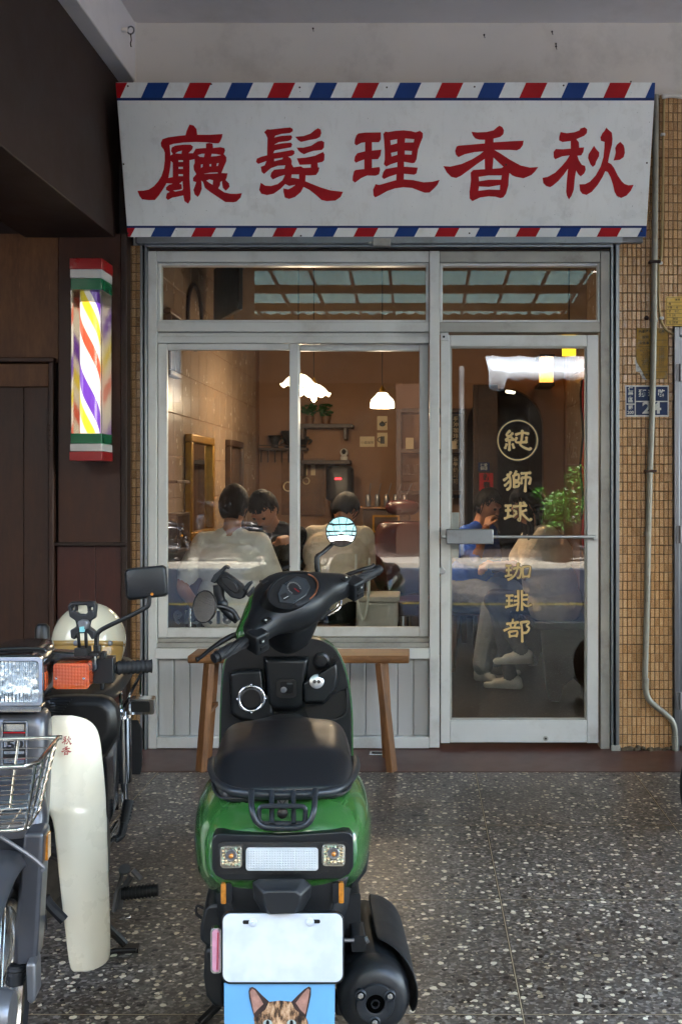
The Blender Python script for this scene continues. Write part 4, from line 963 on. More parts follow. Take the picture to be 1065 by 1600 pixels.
# body
m = loft_y([(-.287, 0, .150, .555, .050, .06), (-.268, 0, .170, .555, .075, .085), (-.20, 0, .197, .555, .104, .135), (-.10, 0, .213, .55, .128, .160), (.05, 0, .214, .55, .14, .155), (.20, 0, .195, .54, .13, .13), (.35, 0, .16, .50, .13, .12), (.50, 0, .12, .42, .12, .12)])
B(m, 'rear_body_shell', 'green', scooter, sub=2)
m = loft_y([(-.24, 0, .145, .44, .06, .10), (-.12, 0, .165, .42, .07, .12), (.1, 0, .17, .40, .08, .12), (.40, 0, .15, .36, .08, .1)])
B(m, 'lower_body', 'mattblack', scooter, sub=1)
for sgn_ in (-1, 1):
    a = [(306, 1330), (312, 1366), (330, 1388), (338, 1390), (332, 1372)] if sgn_ < 0 else [(577, 1330), (573, 1362), (556, 1385), (546, 1391), (552, 1370)]
    m = px_prism(S, a, -.16, .2); B(m, 'side_trim', 'mattblack', scooter, bevel=.004)
# tail
hs = px_prism(S, [(331, 1312), (336, 1305), (345, 1303), (441, 1306), (537, 1300), (547, 1302), (552, 1309), (552, 1355), (546, 1366), (532, 1374), (441, 1377), (350, 1376), (336, 1368), (331, 1358)], -.297, .05)
hs = B(hs, 'tail_housing', 'black2', scooter, bevel=.008, seg=3)
m = px_prism(S, rrect(340, 545, 1316, 1367, 9), -.2985, .004); B(m, 'lamp_tray', 'blackpaint', hs)
for a0, a1, b0, b1 in ((344, 378, 1323, 1357), (503, 539, 1320, 1354)):
    m = px_prism(S, rrect(a0, a1, b0, b1, 6), -.3035, .008); L = B(m, 'indicator_lamp', 'lampgold', hs, bevel=.002)
    
    m = MB()
    for i in range(6):
        for j in range(6):
            xa, xb, ya, yb = a0 + 2 + i * (a1 - a0 - 4) / 6, a0 + 2 + (i + 1) * (a1 - a0 - 4) / 6, b0 + 2 + j * (b1 - b0 - 4) / 6, b0 + 2 + (j + 1) * (b1 - b0 - 4) / 6
            q = [S.at(x, y, -.3036) for x, y in ((xa, ya), (xb, ya), (xb, yb), (xa, yb))]; c4 = sum(q, Vector()) / 4 + Vector((random.uniform(-.001, .001), -.0032, random.uniform(-.001, .001)))
            for k in range(4): m.face([q[k], q[(k + 1) % 4], c4])
    B(m, 'reflector_facets', 'lampgold', L, smooth=False)
    cc = S.at((a0 + a1) / 2, (b0 + b1) / 2 - 3, -.3065); m = MB(); m.lathe([(.013, 0), (.011, .003), (.009, .002), (.0005, .002)], cc, (0, -1, 0), 18); B(m, 'bulb_ring', 'dull', L)
    m = MB(); m.ball(cc + Vector((0, -.004, 0)), .0055, 12); B(m, 'bulb', 'amber_d', L)
m = px_prism(S, rrect(384, 497, 1326, 1361, 5), -.304, .008); cl = B(m, 'tail_lamp', 'lampwhite', hs, bevel=.003)
m = MB()
for i in range(26):
    for j in range(8):
        xa, xb, ya, yb = 387 + i * 4.13, 387 + (i + 1) * 4.13, 1328 + j * 3.8, 1328 + (j + 1) * 3.8
        q = [S.at(x, y, -.3046) for x, y in ((xa, ya), (xb, ya), (xb, yb), (xa, yb))]; c4 = sum(q, Vector()) / 4 + Vector((0, -.0013 - .0011 * (i % 5 == 2), 0))
        for k in range(4): m.face([q[k], q[(k + 1) % 4], c4])
B(m, 'light_cells', 'lampwhite', cl, smooth=False)
m = px_prism(S, rrect(340.5, 544.5, 1316.5, 1366.5, 9), -.309, .0025); B(m, 'lens_cover', 'clear', hs, bevel=.001)
m = px_prism(S, [(337, 1372), (441, 1376), (547, 1370), (540, 1388), (528, 1400), (517, 1438), (366, 1438), (357, 1402), (345, 1388)], -.275, .16); B(m, 'rear_fender', 'mattblack', scooter, bevel=.012, seg=3)
m = px_prism(S, [(372, 1430), (512, 1430), (508, 1640), (380, 1640)], -.25, .06); B(m, 'inner_fender', 'mattblack', scooter, bevel=.01)
for c_ in ((349, 1397), (533, 1396)):
    m = px_prism(S, rrect(c_[0] - 4, c_[0] + 4, c_[1] - 16, c_[1] + 16, 2), -.285, .03); B(m, 'side_reflector', 'amber_d', scooter, bevel=.001)
    sg_ = 1 if c_[0] < 441 else -1
    m = px_prism(S, rrect(c_[0] + (4 if sg_ > 0 else -13), c_[0] + (13 if sg_ > 0 else -4), c_[1] - 16, c_[1] + 16, 4), -.283, .05); B(m, 'reflector_mount', 'mattblack', scooter, bevel=.003)
m = MB()
o1 = [(394, 1379), (404, 1374), (474, 1373), (487, 1384), (485, 1402), (470, 1428), (412, 1431), (396, 1404)]
m.loft([[S.at(441 + (a - 441) * k, 1402 + (b - 1402) * k + dy, ly) for a, b in o1] for k, ly, dy in ((.96, -.27, 0), (1.0, -.315, 0), (.95, -.325, 0), (.62, -.358, 9))]); B(m, 'plate_lamp', 'mattblack', scooter, bevel=.003)
# plate
m = px_prism(S, rrect(345.5, 537.5, 1426.5, 1538.5, 14), -.338, .012); B(m, 'plate_holder', 'black2', scooter, bevel=.002)
m = px_prism(S, rrect(348, 535, 1428.5, 1535.5, 12), -.341, .003); plt = B(m, 'number_plate', 'plate', scooter, bevel=.001)
m = MB()
for k, (a, b) in enumerate(((367, 386), (390, 408), (412, 429), (440, 456), (462, 480), (484, 502), (505, 522))):
    m.prism([S.at(x, y, -.3413) for x, y in rrect(a, b, 1460, 1508, 8, 3)], (0, .0006, 0))
def soft_chars():
    """plate figures worn to soft pale smudges"""
    t = NT('worn plate smudges'); v = t.coord((1, 1, 1))
    c = t.mix(t.ramp(t.noise(v, 22, 2), [(.35, 0), (.65, 1)]), lin('#d4d9e0'), lin('#c6cdd8')); t.l(c, t.b.inputs['Base Color']); t.b.inputs['Roughness'].default_value = .35
    return t.m
MT['plate'] = soft_chars(); plt.data.materials[0] = MT['plate']; m.bm.free()
for a, b, c_ in ((395, 1442, 385), (484, 1441, 494)):
    m = px_prism(S, rrect(c_ - 6, c_ + 6, b - 3.5, b + 2.5, 2.5), -.3418, .001); B(m, 'bolt_slot', 'blackpaint', plt)
    m = MB(); m.lathe([(.0092, 0), (.0092, .0022), (.0075, .003), (.0045, .0032), (.004, .006), (.0005, .0065)], S.at(a, b, -.341), (0, -1, 0), 18); B(m, 'plate_bolt', 'plate', plt)
m = px_prism(S, rrect(329, 346, 1451, 1522, 6), -.318, .016); rr_ = B(m, 'rear_reflector', 'chrome', scooter, bevel=.002)
m = px_prism(S, rrect(331.5, 343.5, 1454, 1519, 5), -.322, .008); B(m, 'reflector_lens', 'pinkrefl', rr_, bevel=.002)
m = px_prism(S, [(339.5, 1458), (341.5, 1458), (340, 1516), (338, 1516)], -.3235, .001); B(m, 'red_line', 'redstripe', rr_)
# printed card with a cat
card = px_prism(S, [(350, 1537), (523, 1536.5), (522, 1680), (351, 1680)], -.333, .003); card = B(card, 'printed_mud_flap', 'sky_card', scooter, smooth=False)
def tort():
    t = NT('tortoiseshell fur print'); v = t.coord((1, 1, 1))
    mp = t.n('Mapping'); mp.inputs['Scale'].default_value = (1.6, 1, .55); t.l(v, mp.inputs[0])
    k = t.noise(mp.outputs[0], 55, 6, .7); c = t.ramp(k, [(.38, lin('#241c1a')), (.47, lin('#57402f')), (.55, lin('#b48a66')), (.68, lin('#dcc0a0'))]); t.l(c, t.b.inputs['Base Color']); t.b.inputs['Roughness'].default_value = .4
    return t.m
cf = lambda l: [(320 + x / 4.4375, 1400 + y / 4.4375) for x, y in l]
m = px_prism(S, cf([(322, 1100), (330, 960), (345, 888), (337, 850), (360, 800), (385, 775), (440, 738), (480, 733), (520, 728), (560, 732), (600, 735), (650, 775), (690, 815), (715, 880), (722, 960), (715, 1100)]), -.3338, .0004); B(m, 'cat_face', tort(), card, smooth=False)
MT['catear'] = M('cat ear print', '#3b2a26', .5, var=.4, vs=60); MT['catin'] = M('cat inner ear print', '#a47a6c', .5, var=.25, vs=70); MT['cateye'] = M('cat eye print', '#a9b8b6', .3)
for ear, inn in (([(303, 665), (310, 640), (330, 633), (352, 645), (395, 690), (445, 735), (420, 790), (345, 850), (325, 780), (308, 715)], [(312, 668), (328, 645), (350, 660), (385, 715), (405, 752), (365, 790), (340, 820), (328, 760)]), ([(735, 640), (720, 630), (690, 648), (640, 695), (598, 738), (625, 790), (700, 850), (718, 770), (735, 690)], [(727, 655), (712, 645), (670, 690), (630, 745), (660, 790), (695, 825), (712, 750)])):
    m = px_prism(S, cf(ear), -.3341, .0003); B(m, 'cat_ear', 'catear', card, smooth=False)
    m = px_prism(S, cf(inn), -.3344, .0002); B(m, 'cat_inner_ear', 'catin', card, smooth=False)
for a in (435, 600):
    for nm, mt, rx, ry, l in (('cat_eye', 'cateye', 32, 24, -.3343), ('cat_pupil', 'blackpaint', 12, 22, -.3346)):
        m = MB(); m.prism([S.at(320 + (a + rx * math.cos(t)) / 4.4375, 1400 + (885 + ry * math.sin(t)) / 4.4375, l) for t in [2 * PI * k / 16 for k in range(16)]], (0, .0002, 0)); B(m, nm, mt, card, smooth=False)
# seat, rail, rack
SEATP = [(0, 1), (.5, 1), (.84, .975), (.955, .74), (1, .32), (.99, .08), (.80, 0), (.4, -.02), (0, -.02)]
def seat_ring(ly, hw, z0, z1, tw):
    P = [(x if i > 2 else x * tw, z) for i, (x, z) in enumerate(SEATP)]
    full = P + [(-x, z) for x, z in P[-2:0:-1]]
    return [Vector((x * hw, ly, z0 + z * (z1 - z0))) for x, z in full]
m = MB(); m.loft([seat_ring(*q) for q in ((-.200, .112, .655, .674, 1), (-.196, .130, .652, .684, 1), (-.178, .152, .65, .695, .95), (-.085, .170, .65, .736, .90), (-.065, .171, .65, .742, .92), (.06, .171, .65, .748, 1), (.17, .170, .65, .748, 1), (.235, .163, .65, .742, .97), (.265, .150, .65, .735, .92), (.30, .112, .65, .732, .80), (.36, .092, .65, .722, .78), (.46, .07, .65, .702, .85), (.54, .05, .65, .69, .85), (.555, .035, .652, .68, .85))])
st_ = B(m, 'seat', 'seat', scooter, sub=2)
SECS = ((-.178, .152, .65, .695), (-.085, .170, .65, .736), (.06, .171, .65, .748), (.17, .170, .65, .748), (.235, .163, .65, .742))
pp = [Vector((hw * .985, ly, z0 + (z1 - z0) * .36)) for ly, hw, z0, z1 in SECS[::-1]] + [Vector((.10, -.203, .664)), Vector((-.10, -.203, .664))] + [Vector((-hw * .985, ly, z0 + (z1 - z0) * .36)) for ly, hw, z0, z1 in SECS]
m = MB(); m.tube(pp, .0028, 6, sm=5); B(m, 'seat_piping', 'rubber', st_)
m = loft_y([(-.16, 0, .135, .648, .012, .02), (0, 0, .158, .65, .012, .03), (.2, 0, .15, .65, .012, .03), (.45, 0, .07, .64, .012, .03)]); B(m, 'seat_base', 'mattblack', st_)
m = MB(); m.tube([S.at(a, b, l) for a, b, l in ((333, 1188, .02), (331, 1200, -.04), (337, 1217, -.11), (354, 1233, -.18), (385, 1240, -.212), (440, 1243, -.222), (500, 1240, -.212), (531, 1232, -.18), (549, 1216, -.11), (556, 1199, -.04), (554, 1186, .02))], .0105, 12, sm=4); B(m, 'grab_rail', 'rail', scooter)
m = MB(); m.tube([S.at(a, b, -.236 - .062 * min(1, (b - 1230) / 40)) for a, b in ((393, 1236), (393, 1262), (400, 1283), (414, 1292.5), (441, 1294), (470, 1292.5), (485, 1282), (491, 1262), (492, 1234))], .0068, 10, sm=4)
for a in (424, 458): m.tube([S.at(a, 1236, -.23), S.at(a + .5, 1288, -.298)], .0058, 10)
m.tube([S.at(a, b, -.29) for a, b in rrect(404.5, 477, 1260, 1287, 7, 4)], .0055, 8, closed=True)
B(m, 'rear_rack', 'rail', scooter)
m = px_prism(S, rrect(433, 450, 1238, 1263, 2), -.222, .02); B(m, 'latch_plate', 'dull', scooter, bevel=.001)
m = MB(); 
for a in (437.5, 444.5): m.beam(S.at(a - 2.5 if a < 440 else a + 2.5, 1249, -.2225), S.at(a + 1.5 if a < 440 else a - 1.5, 1256, -.2225), .002, .0015, up=(0, 1, 0))
B(m, 'latch_mark', 'blackpaint', scooter, smooth=False)
m = MB(); m.lathe([(.012, 0), (.012, .006), (.007, .01), (.0005, .011)], S.at(441, 1270, -.275), (0, -1, 0), 18); B(m, 'seat_lock', 'blackpaint', scooter)
# muffler on the right
mc = S.at(585, 1563, -.26)
m = MB(); mc0 = Vector((mc.x, 0, mc.z))
m.lathe([(.0, -.18), (.05, -.18), (.066, -.14), (.076, 0), (.080, .12), (.083, .20), (.0815, .205), (.083, .21), (.082, .245), (.074, .266), (.060, .274), (.046, .277)], mc0, (0, -1, 0), 48); mf = B(m, 'exhaust_muffler', 'mattblack', scooter)
ec = S.at(586, 1569, -.285)
m = MB(); m.lathe([(.044, 0), (.042, .004), (.024, .0055), (.0215, .004), (.0210, -.004)], Vector((ec.x, -.284, ec.z)), (0, -1, 0), 40, cap=False)
for q in ((563, 1555), (609, 1556), (585, 1597)):
    c_ = S.at(q[0], q[1], -.288); m.lathe([(.0125, -.006), (.0125, .004), (.0105, .006), (.009, .003)], c_, (0, -1, 0), 20, cap=False)
B(m, 'end_flange', 'rail', mf)
m = MB(); m.lathe([(.0215, -.002), (.021, -.004), (.0005, -.004)], Vector((ec.x, -.283, ec.z)), (0, -1, 0), 24); m.shift(Matrix.Translation((0, -.003, 0))); B(m, 'outlet_recess', 'hole', mf)
m = MB(); m.lathe([(.0095, -.03), (.0095, .006), (.0075, .006), (.0072, -.02)], Vector((ec.x, -.284, ec.z)), (0, -1, 0.06), 20, cap=False); B(m, 'outlet_pipe', 'mattblack', mf)
m = MB()
for q in ((563, 1555), (609, 1556), (585, 1597)): m.lathe([(.0085, 0), (.0085, .003), (.006, .006), (.0005, .0065)], S.at(q[0], q[1], -.288), (0, -1, 0), 14)
B(m, 'bolts', 'chrome', mf)
m = MB(); rows = []
for k in range(19):
    a = R(-28 + 112 * k / 18); f = k / 18
    yf = -.272 + (.10 * max(0, (f - .42) / .58) ** 0.8 if f > .42 else 0) + (.02 * (1 - f / .1) if f < .1 else 0)
    r = .095 + .004 * math.sin(PI * f)
    rows.append([Vector((mc.x + r * math.cos(a), yf + (0.10 - yf) * j / 4, mc.z + .004 + r * math.sin(a))) for j in range(5)])
m.grid(rows); B(m, 'heat_shield', 'mattblack', mf, solid=.004, sub=1)
m = px_prism(S, rrect(527, 563, 1396, 1464, 4), -.13, .12); B(m, 'air_filter_drum', 'mattblack', scooter, bevel=.006)
m = px_prism(S, rrect(549, 571, 1463, 1488, 3), -.20, .08); B(m, 'muffler_bracket', 'mattblack', scooter, bevel=.003)
m = MB(); m.tube([S.at(530, 1470, -.205), S.at(553, 1470, -.205)], .0045, 8); m.tube([S.at(571, 1470, -.21), S.at(575, 1468, -.21)], .008, 6); B(m, 'bracket_bolt', 'dull', scooter)
m = px_prism(S, [(524, 1560), (548, 1568), (548, 1590), (524, 1588)], -.1, .05); B(m, 'swing_arm', 'mattblack', scooter, bevel=.004)
# left side: transmission case
m = px_prism(S, [(318, 1424), (330, 1414), (352, 1412), (352, 1478), (322, 1480), (312, 1470), (312, 1452)], -.17, .34); B(m, 'air_box', 'mattblack', scooter, bevel=.008, seg=3)
m = px_prism(S, [(320, 1482), (352, 1480), (352, 1578), (336, 1578), (322, 1560), (317, 1530)], -.14, .5); B(m, 'transmission_case', 'mattblack', scooter, bevel=.014, seg=3)
m = MB(); m.tube([S.at(325, 1424, -.1), S.at(309, 1416, -.1), S.at(307, 1428, -.1), S.at(318, 1437, -.1)], .0035, 8, sm=4); B(m, 'breather_hose', 'rubber', scooter)
m = MB(); m.beam(S.at(342, 1570, 0.05), S.at(312, 1600, 0.02), .02, .016); m.beam(S.at(312, 1600, 0.02), Vector((S.at(298, 1606, 0.0).x, 0.0, .0)), .02, .016); B(m, 'side_stand', 'blackpaint', scooter, bevel=.003)
# floorboard and leg shield
m = MB(); m.loft([[Vector((x, ly, z)) for x, z in rrect(-hw, hw, z0, z1, .03)] for ly, hw, z0, z1 in ((.38, .15, .22, .32), (.55, .185, .20, .29), (.75, .19, .20, .30), (.82, .19, .22, .42))]); B(m, 'floorboard', 'mattblack', scooter, bevel=.004)
SHO = [(352, 1036), (365, 1014), (392, 1003), (430, 998), (485, 998), (507, 1004), (525, 1019), (539, 1050), (547, 1095), (549, 1150), (546, 1240), (520, 1290), (372, 1290), (346, 1240), (345, 1150), (347, 1080)]
m = px_prism(S, catmull([(a, b, 0) for a, b in SHO], 3, True) and [(q.x, q.y) for q in catmull([(a, b, 0) for a, b in SHO], 3, True)], .80, .05); B(m, 'leg_shield_inner', 'black2', scooter, bevel=.012, seg=3)
m = px_prism(S, [(447 + (q.x - 447) * 1.025, 1130 + (q.y - 1130) * 1.022) for q in catmull([(a, b, 0) for a, b in SHO], 3, True)], .845, .035); B(m, 'front_shield', 'green', scooter, bevel=.015, seg=3)
m = loft_y([(.83, 0, .12, .68, .18, .34), (.92, 0, .11, .66, .2, .3), (1.0, 0, .07, .64, .2, .26)], e=2.6); B(m, 'front_nose', 'green', scooter, sub=1)
m = MB(); P_ = [(359, 1052), (372, 1048), (408, 1046), (412, 1080), (426, 1095), (426, 1116), (404, 1130), (375, 1124), (361, 1114)]
m.loft([[S.at(393 + (a - 393) * k, 1090 + (b - 1090) * k, ly) for a, b in P_] for k, ly in ((1.05, .80), (1.0, .775), (.93, .765))]); gl_ = B(m, 'glove_box', 'black2', scooter, bevel=.005, seg=3)
rc = S.at(392.5, 1092, .764)
m = MB(); m.torus(rc, (0, 1, .0), .040, .0055, 40, 10, .8); B(m, 'chrome_ring', 'chrome', gl_)
m = MB(); m.lathe([(.039, 0), (.030, -.004), (.028, .004), (.0005, .004)], rc, (0, 1, 0), 28); B(m, 'cup_recess', 'blackpaint', gl_)
m = MB()
for k in range(4): m.ball(rc + Vector((.045 * math.cos(PI / 2 * k), -.001, .045 * math.sin(PI / 2 * k))), .004, 8)
B(m, 'ring_lugs', 'chrome', gl_)
m = MB(); P_ = [(414, 1030), (480, 1030), (474, 1100), (463, 1108), (430, 1108), (420, 1100)]
m.loft([[S.at(447 + (a - 447) * k, 1070 + (b - 1070) * k, ly) for a, b in P_] for k, ly in ((1.12, .80), (1.0, .765), (.9, .758))]); B(m, 'centre_column', 'black2', scooter, bevel=.006, seg=3)
m = px_prism(S, rrect(431, 464, 1061, 1091, 7), .748, .02, [rrect(437, 458, 1066, 1085, 5)]); ig = B(m, 'ignition_surround', 'blackpaint', scooter, bevel=.002)
m = MB(); m.lathe([(.010, 0), (.010, .006), (.0005, .007)], S.at(443, 1078, .757), (0, -1, 0), 18); m.beam(S.at(448, 1068, .755), S.at(459, 1068, .755), .004, .006); B(m, 'ignition_switch', 'dull', ig, bevel=.001)
m = MB(); P_ = [(473, 1068), (489, 1058), (508, 1047), (525, 1036), (527, 1052), (524, 1077), (505, 1098), (476, 1098)]
m.loft([[S.at(500 + (a - 500) * k, 1070 + (b - 1070) * k, ly) for a, b in P_] for k, ly in ((1.1, .80), (1.0, .745), (.94, .738))]); fb = B(m, 'fuel_lid_block', 'black2', scooter, bevel=.005, seg=3)
m = MB(); m.lathe([(.023, 0), (.023, .003), (.0215, .004), (.0005, .004)], S.at(494.5, 1065, .738), (0.1, -1, .25), 28); fc = B(m, 'fuel_cap', 'silver', fb)
m = MB()
for a in (491, 497.5): m.lathe([(.006, .0), (.006, .0052), (.0005, .0052)], S.at(a, 1065.5, .7375), (0.1, -1, .25), 16)
B(m, 'cap_holes', 'blackpaint', fc)
m = MB(); m.lathe([(.028, 0), (.026, .014), (.018, .018), (.0165, .014), (.0005, .015)], S.at(502, 1032, .80), (0, -1, 0), 28); B(m, 'round_boss', 'black2', scooter)
m = MB(); m.lathe([(.008, 0), (.008, .003), (.0005, .003)], S.at(523, 1028, .80), (0, -1, 0), 14); B(m, 'screw', 'blackpaint', scooter)
m = px_prism(S, [(474, 1105), (505, 1102), (528, 1080), (541, 1077), (540, 1110), (526, 1122), (484, 1126)], .7975, .004); B(m, 'pocket_opening', 'blackpaint', scooter, bevel=.001)
m = MB(); m.tube([S.at(a, b, .79) for a, b in ((541, 1076), (541, 1110), (527, 1124), (483, 1127), (430, 1121))], .003, 8, sm=4); B(m, 'pocket_lip', 'black2', scooter)
# steering head, turned to the left
th = R(43); rk = R(27)
C0 = Vector((-0.361 - S.ox, 3.22 - S.oy)); C0 = Vector((S.c * C0.x + S.s * C0.y, -S.s * C0.x + S.c * C0.y, .985))
wv_ = Vector((0, -math.sin(rk), math.cos(rk))); uv_ = Vector((math.cos(th), math.cos(rk) * math.sin(th), math.sin(rk) * math.sin(th))); vv_ = wv_.cross(uv_)
SM = Matrix((uv_, vv_, wv_)).transposed().to_4x4(); SM.translation = C0
def loft_u(secs, n=24, e=2.5):
    m = MB(); m.loft([[Vector((u, cv + a, cw + b)) for a, b in supell(hv, ht, n, e, hb)] for u, cv, cw, hv, ht, hb in secs]); m.shift(SM); return m
m = loft_u([(-.225, .004, 0, .030, .030, .030), (-.19, .012, .002, .042, .040, .038), (-.15, .028, .006, .052, .046, .046), (-.11, .046, .012, .072, .050, .055), (-.06, .058, .020, .106, .054, .085), (0, .06, .024, .118, .056, .105), (.06, .058, .020, .106, .054, .085), (.11, .046, .012, .072, .050, .055), (.15, .028, .006, .052, .046, .046), (.19, .012, .002, .042, .040, .038), (.225, .004, 0, .030, .030, .030)])
hd_ = B(m, 'handlebar_cover', 'mattblack', scooter, sub=1)
m = loft_u([(-.24, .030, -.006, .018, .024, .03), (-.19, .046, -.008, .030, .034, .04), (-.10, .10, -.008, .052, .052, .06), (0, .135, -.006, .068, .066, .09), (.10, .10, -.008, .052, .052, .06), (.19, .046, -.008, .030, .034, .04), (.24, .030, -.006, .018, .024, .03)])
B(m, 'front_cowl', 'green', hd_, sub=1)
m = MB(); m.loft([[Vector((x, cv + y, w_)) for x, y in supell(hu, hv, 24, 2.6)] for w_, hu, hv, cv in ((.0, .105, .095, .055), (-.06, .086, .08, .055), (-.12, .072, .068, .06), (-.175, .060, .058, .07))]); m.shift(SM); B(m, 'steering_neck', 'mattblack', hd_, sub=1)
# dial
DM = SM @ Matrix.Translation((-.028, .012, .080)) @ Matrix.Rotation(R(30), 4, 'X') @ Matrix.Diagonal((1.12, 1.12, 1, 1))
def disc(mb, pts, z): mb.face([DM @ Vector((a, b, z)) for a, b in pts])
m = MB(); ring = [(.088 * math.cos(2 * PI * k / 40), .052 * math.sin(2 * PI * k / 40)) for k in range(40)]
m.loft([[DM @ Vector((x * f, y * f, z)) for x, y in ring] for f, z in ((1.12, -.06), (1.05, -.012), (1.0, .004), (.93, .004), (.90, -.001))], cap=False); dl = B(m, 'dash_surround', 'black2', hd_)
m = MB(); disc(m, [(x * .95, y * .95) for x, y in ring], -.0005); B(m, 'dash_face', 'blackpaint', dl)
MT['dialgrey'] = M('dial grey', '#2b2f33', .3); MT['dialwhite'] = M('dial print', '#c9cbc6', .5); MT['copper'] = M('copper edge', '#7a4a30', .35, metal=.6)
m = MB(); m.prism([DM @ Vector((a, b, .0005)) for a, b in [(-.062, -.012), (-.05, .012), (-.02, .03), (.035, .032), (.055, .012), (.05, -.014), (.02, -.03), (-.03, -.034)]], (DM.to_3x3() @ Vector((0, 0, .004)))); B(m, 'dial_frame', 'dialgrey', dl, bevel=.002)
m = MB(); disc(m, [(.022 * math.cos(2 * PI * k / 28) + .002, .022 * math.sin(2 * PI * k / 28) + .004) for k in range(28)], .0052); disc(m, [(-.05, -.016), (-.028, -.016), (-.028, .004), (-.05, .004)], .0053); B(m, 'dial_face', 'blackpaint', dl, smooth=False)
m = MB()
for k in range(15):
    a = R(210 - 240 * k / 14); c_, s_ = math.cos(a), math.sin(a); q = Vector((-s_, c_))
    m.face([DM @ Vector((.002 + c_ * r + q.x * w_, .004 + s_ * r + q.y * w_, .0056)) for r, w_ in ((.0165, -.0006), (.0205, -.0006), (.0205, .0006), (.0165, .0006))])
for k in range(3): m.face([DM @ Vector((-.046 + k * .006 + a, -.01 + b, .0057)) for a, b in ((0, 0), (.004, 0), (.004, .002), (0, .002))])
B(m, 'dial_marks', 'dialwhite', dl, smooth=False)
m = MB(); m.face([DM @ Vector(p) for p in ((.001, .003, .006), (.003, .003, .006), (.008, -.012, .006), (.006, -.013, .006))]); B(m, 'dial_needle', 'red', dl, smooth=False)
m = MB(); m.tube([DM @ Vector((.08 * math.cos(R(a)), .046 * math.sin(R(a)), .0035)) for a in range(-75, 30, 8)], .0028, 6); B(m, 'dash_trim', 'copper', dl)
m = MB()
for a, b in ((-.055, .062), (.03, .07)): m.prism([DM @ Vector((a + x, b + y, -.004)) for x, y in rrect(-.012, .012, -.004, .004, .003, 3)], DM.to_3x3() @ Vector((0, 0, .003)))
B(m, 'cover_slots', 'blackpaint', dl)
# grips, pods, levers
for sd_ in (-1, 1):
    m = MB(); m.tube([SM @ Vector((sd_ * u, 0, 0)) for u in (.215, .23, .33, .337)], [.019, .0165, .0165, .0185], 16); m.tube([SM @ Vector((sd_ * .337, 0, 0)), SM @ Vector((sd_ * .352, 0, 0))], .0145, 14)
    for k in range(10): 
        a = 2 * PI * k / 10; m.tube([SM @ Vector((sd_ * (.235 + .0095 * j), .0166 * math.cos(a + j * .15), .0166 * math.sin(a + j * .15))) for j in range(10)], .0016, 4)
    B(m, 'grip', 'rubber', hd_)
    m = MB(); m.obox(SM @ Matrix.Translation((sd_ * .205, -.022, .0)), .05, .05, .066); pod = B(m, 'switch_pod', 'mattblack', hd_, bevel=.006, seg=3)
    for zz, q in (((.014), (.026, .006, .014)), ((-.012), (.024, .006, .012))):
        m = MB(); m.obox(SM @ Matrix.Translation((sd_ * .205, -.048, zz)), *q); B(m, 'switch', 'blackpaint', pod, bevel=.001)
    m = MB(); m.obox(SM @ Matrix.Translation((sd_ * .165, -.02, .052)), .026, .02, .006); B(m, 'switch', 'blackpaint', pod, bevel=.001)
    m = MB(); m.obox(SM @ Matrix.Translation((sd_ * .209, -.0515, .014)), .006, .002, .005); m.obox(SM @ Matrix.Translation((sd_ * .17, -.02, .0555)), .006, .006, .001); B(m, 'switch_marks', 'dialwhite', pod)
    m = MB(); m.tube([SM @ Vector(p) for p in ((sd_ * .20, .035, -.008), (sd_ * .23, .062, -.012), (sd_ * .30, .062, -.016), (sd_ * .36, .05, -.018), (sd_ * .375, .05, -.018))], [.009, .008, .0065, .006, .008], 10, sm=3); B(m, 'brake_lever', 'blackpaint', hd_)
def L_(px, py, Y):
    p = W(px, py, Y); dx, dy = p.x - S.ox, p.y - S.oy; return Vector((S.c * dx + S.s * dy, -S.s * dx + S.c * dy, p.z))
def LN(v): return Vector((S.c * v[0] + S.s * v[1], -S.s * v[0] + S.c * v[1], v[2])).normalized()
for nm, cpx, cpy, Y, r, nn, stem in (('mirror', 533, 830.5, 3.40, .049, (.0, -1, .25), [(497, 897, 3.36), (495, 872, 3.36), (506, 862, 3.38), (521, 848, 3.41)]), ('mirror', 319.5, 948, 2.95, .0445, (-.55, -.80, .16), [(372, 970, 3.02), (362, 955, 3.02), (345, 948, 3.0), (330, 948, 2.97)])):
    c_ = L_(cpx, cpy, Y); n_ = LN(nn)
    m = MB(); m.tube([L_(*q) for q in stem] + [c_ - n_ * .012], [.009, .007, .006], 10, sm=4); stm = B(m, 'mirror_stem', 'blackpaint', hd_)
    m = MB(); m.lathe([(.006, -.02), (r * .6, -.018), (r * .96, -.008), (r + .0025, .0), (r + .002, .0025), (r - .0005, .0025), (r - .001, .001)], c_, n_, 40, cap=False); mm = B(m, nm, 'blackpaint', hd_)
    m = MB(); m.lathe([(r - .001, .001), (r * .66, .0022), (r * .33, .0029), (.0005, .0031)], c_, n_, 40, cap=False); B(m, 'mirror_glass', 'mirror', mm)
m = MB(); m.tube([L_(*q) for q in ((533, 932, 3.38), (532, 946, 3.38), (527, 953, 3.37), (512, 962, 3.35))], .003, 8, sm=4); m.tube([L_(*q) for q in ((529, 940, 3.38), (524, 950, 3.37), (508, 957, 3.35))], .0025, 8, sm=4); B(m, 'brake_cable', 'chrome', hd_)
m = MB(); m.tube([L_(*q) for q in ((515, 953, 3.35), (500, 967, 3.34))], .0095, 10); m.tube([L_(*q) for q in ((500, 967, 3.34), (484, 978, 3.33))], .005, 8); B(m, 'cable_sleeve', 'rubber', hd_)
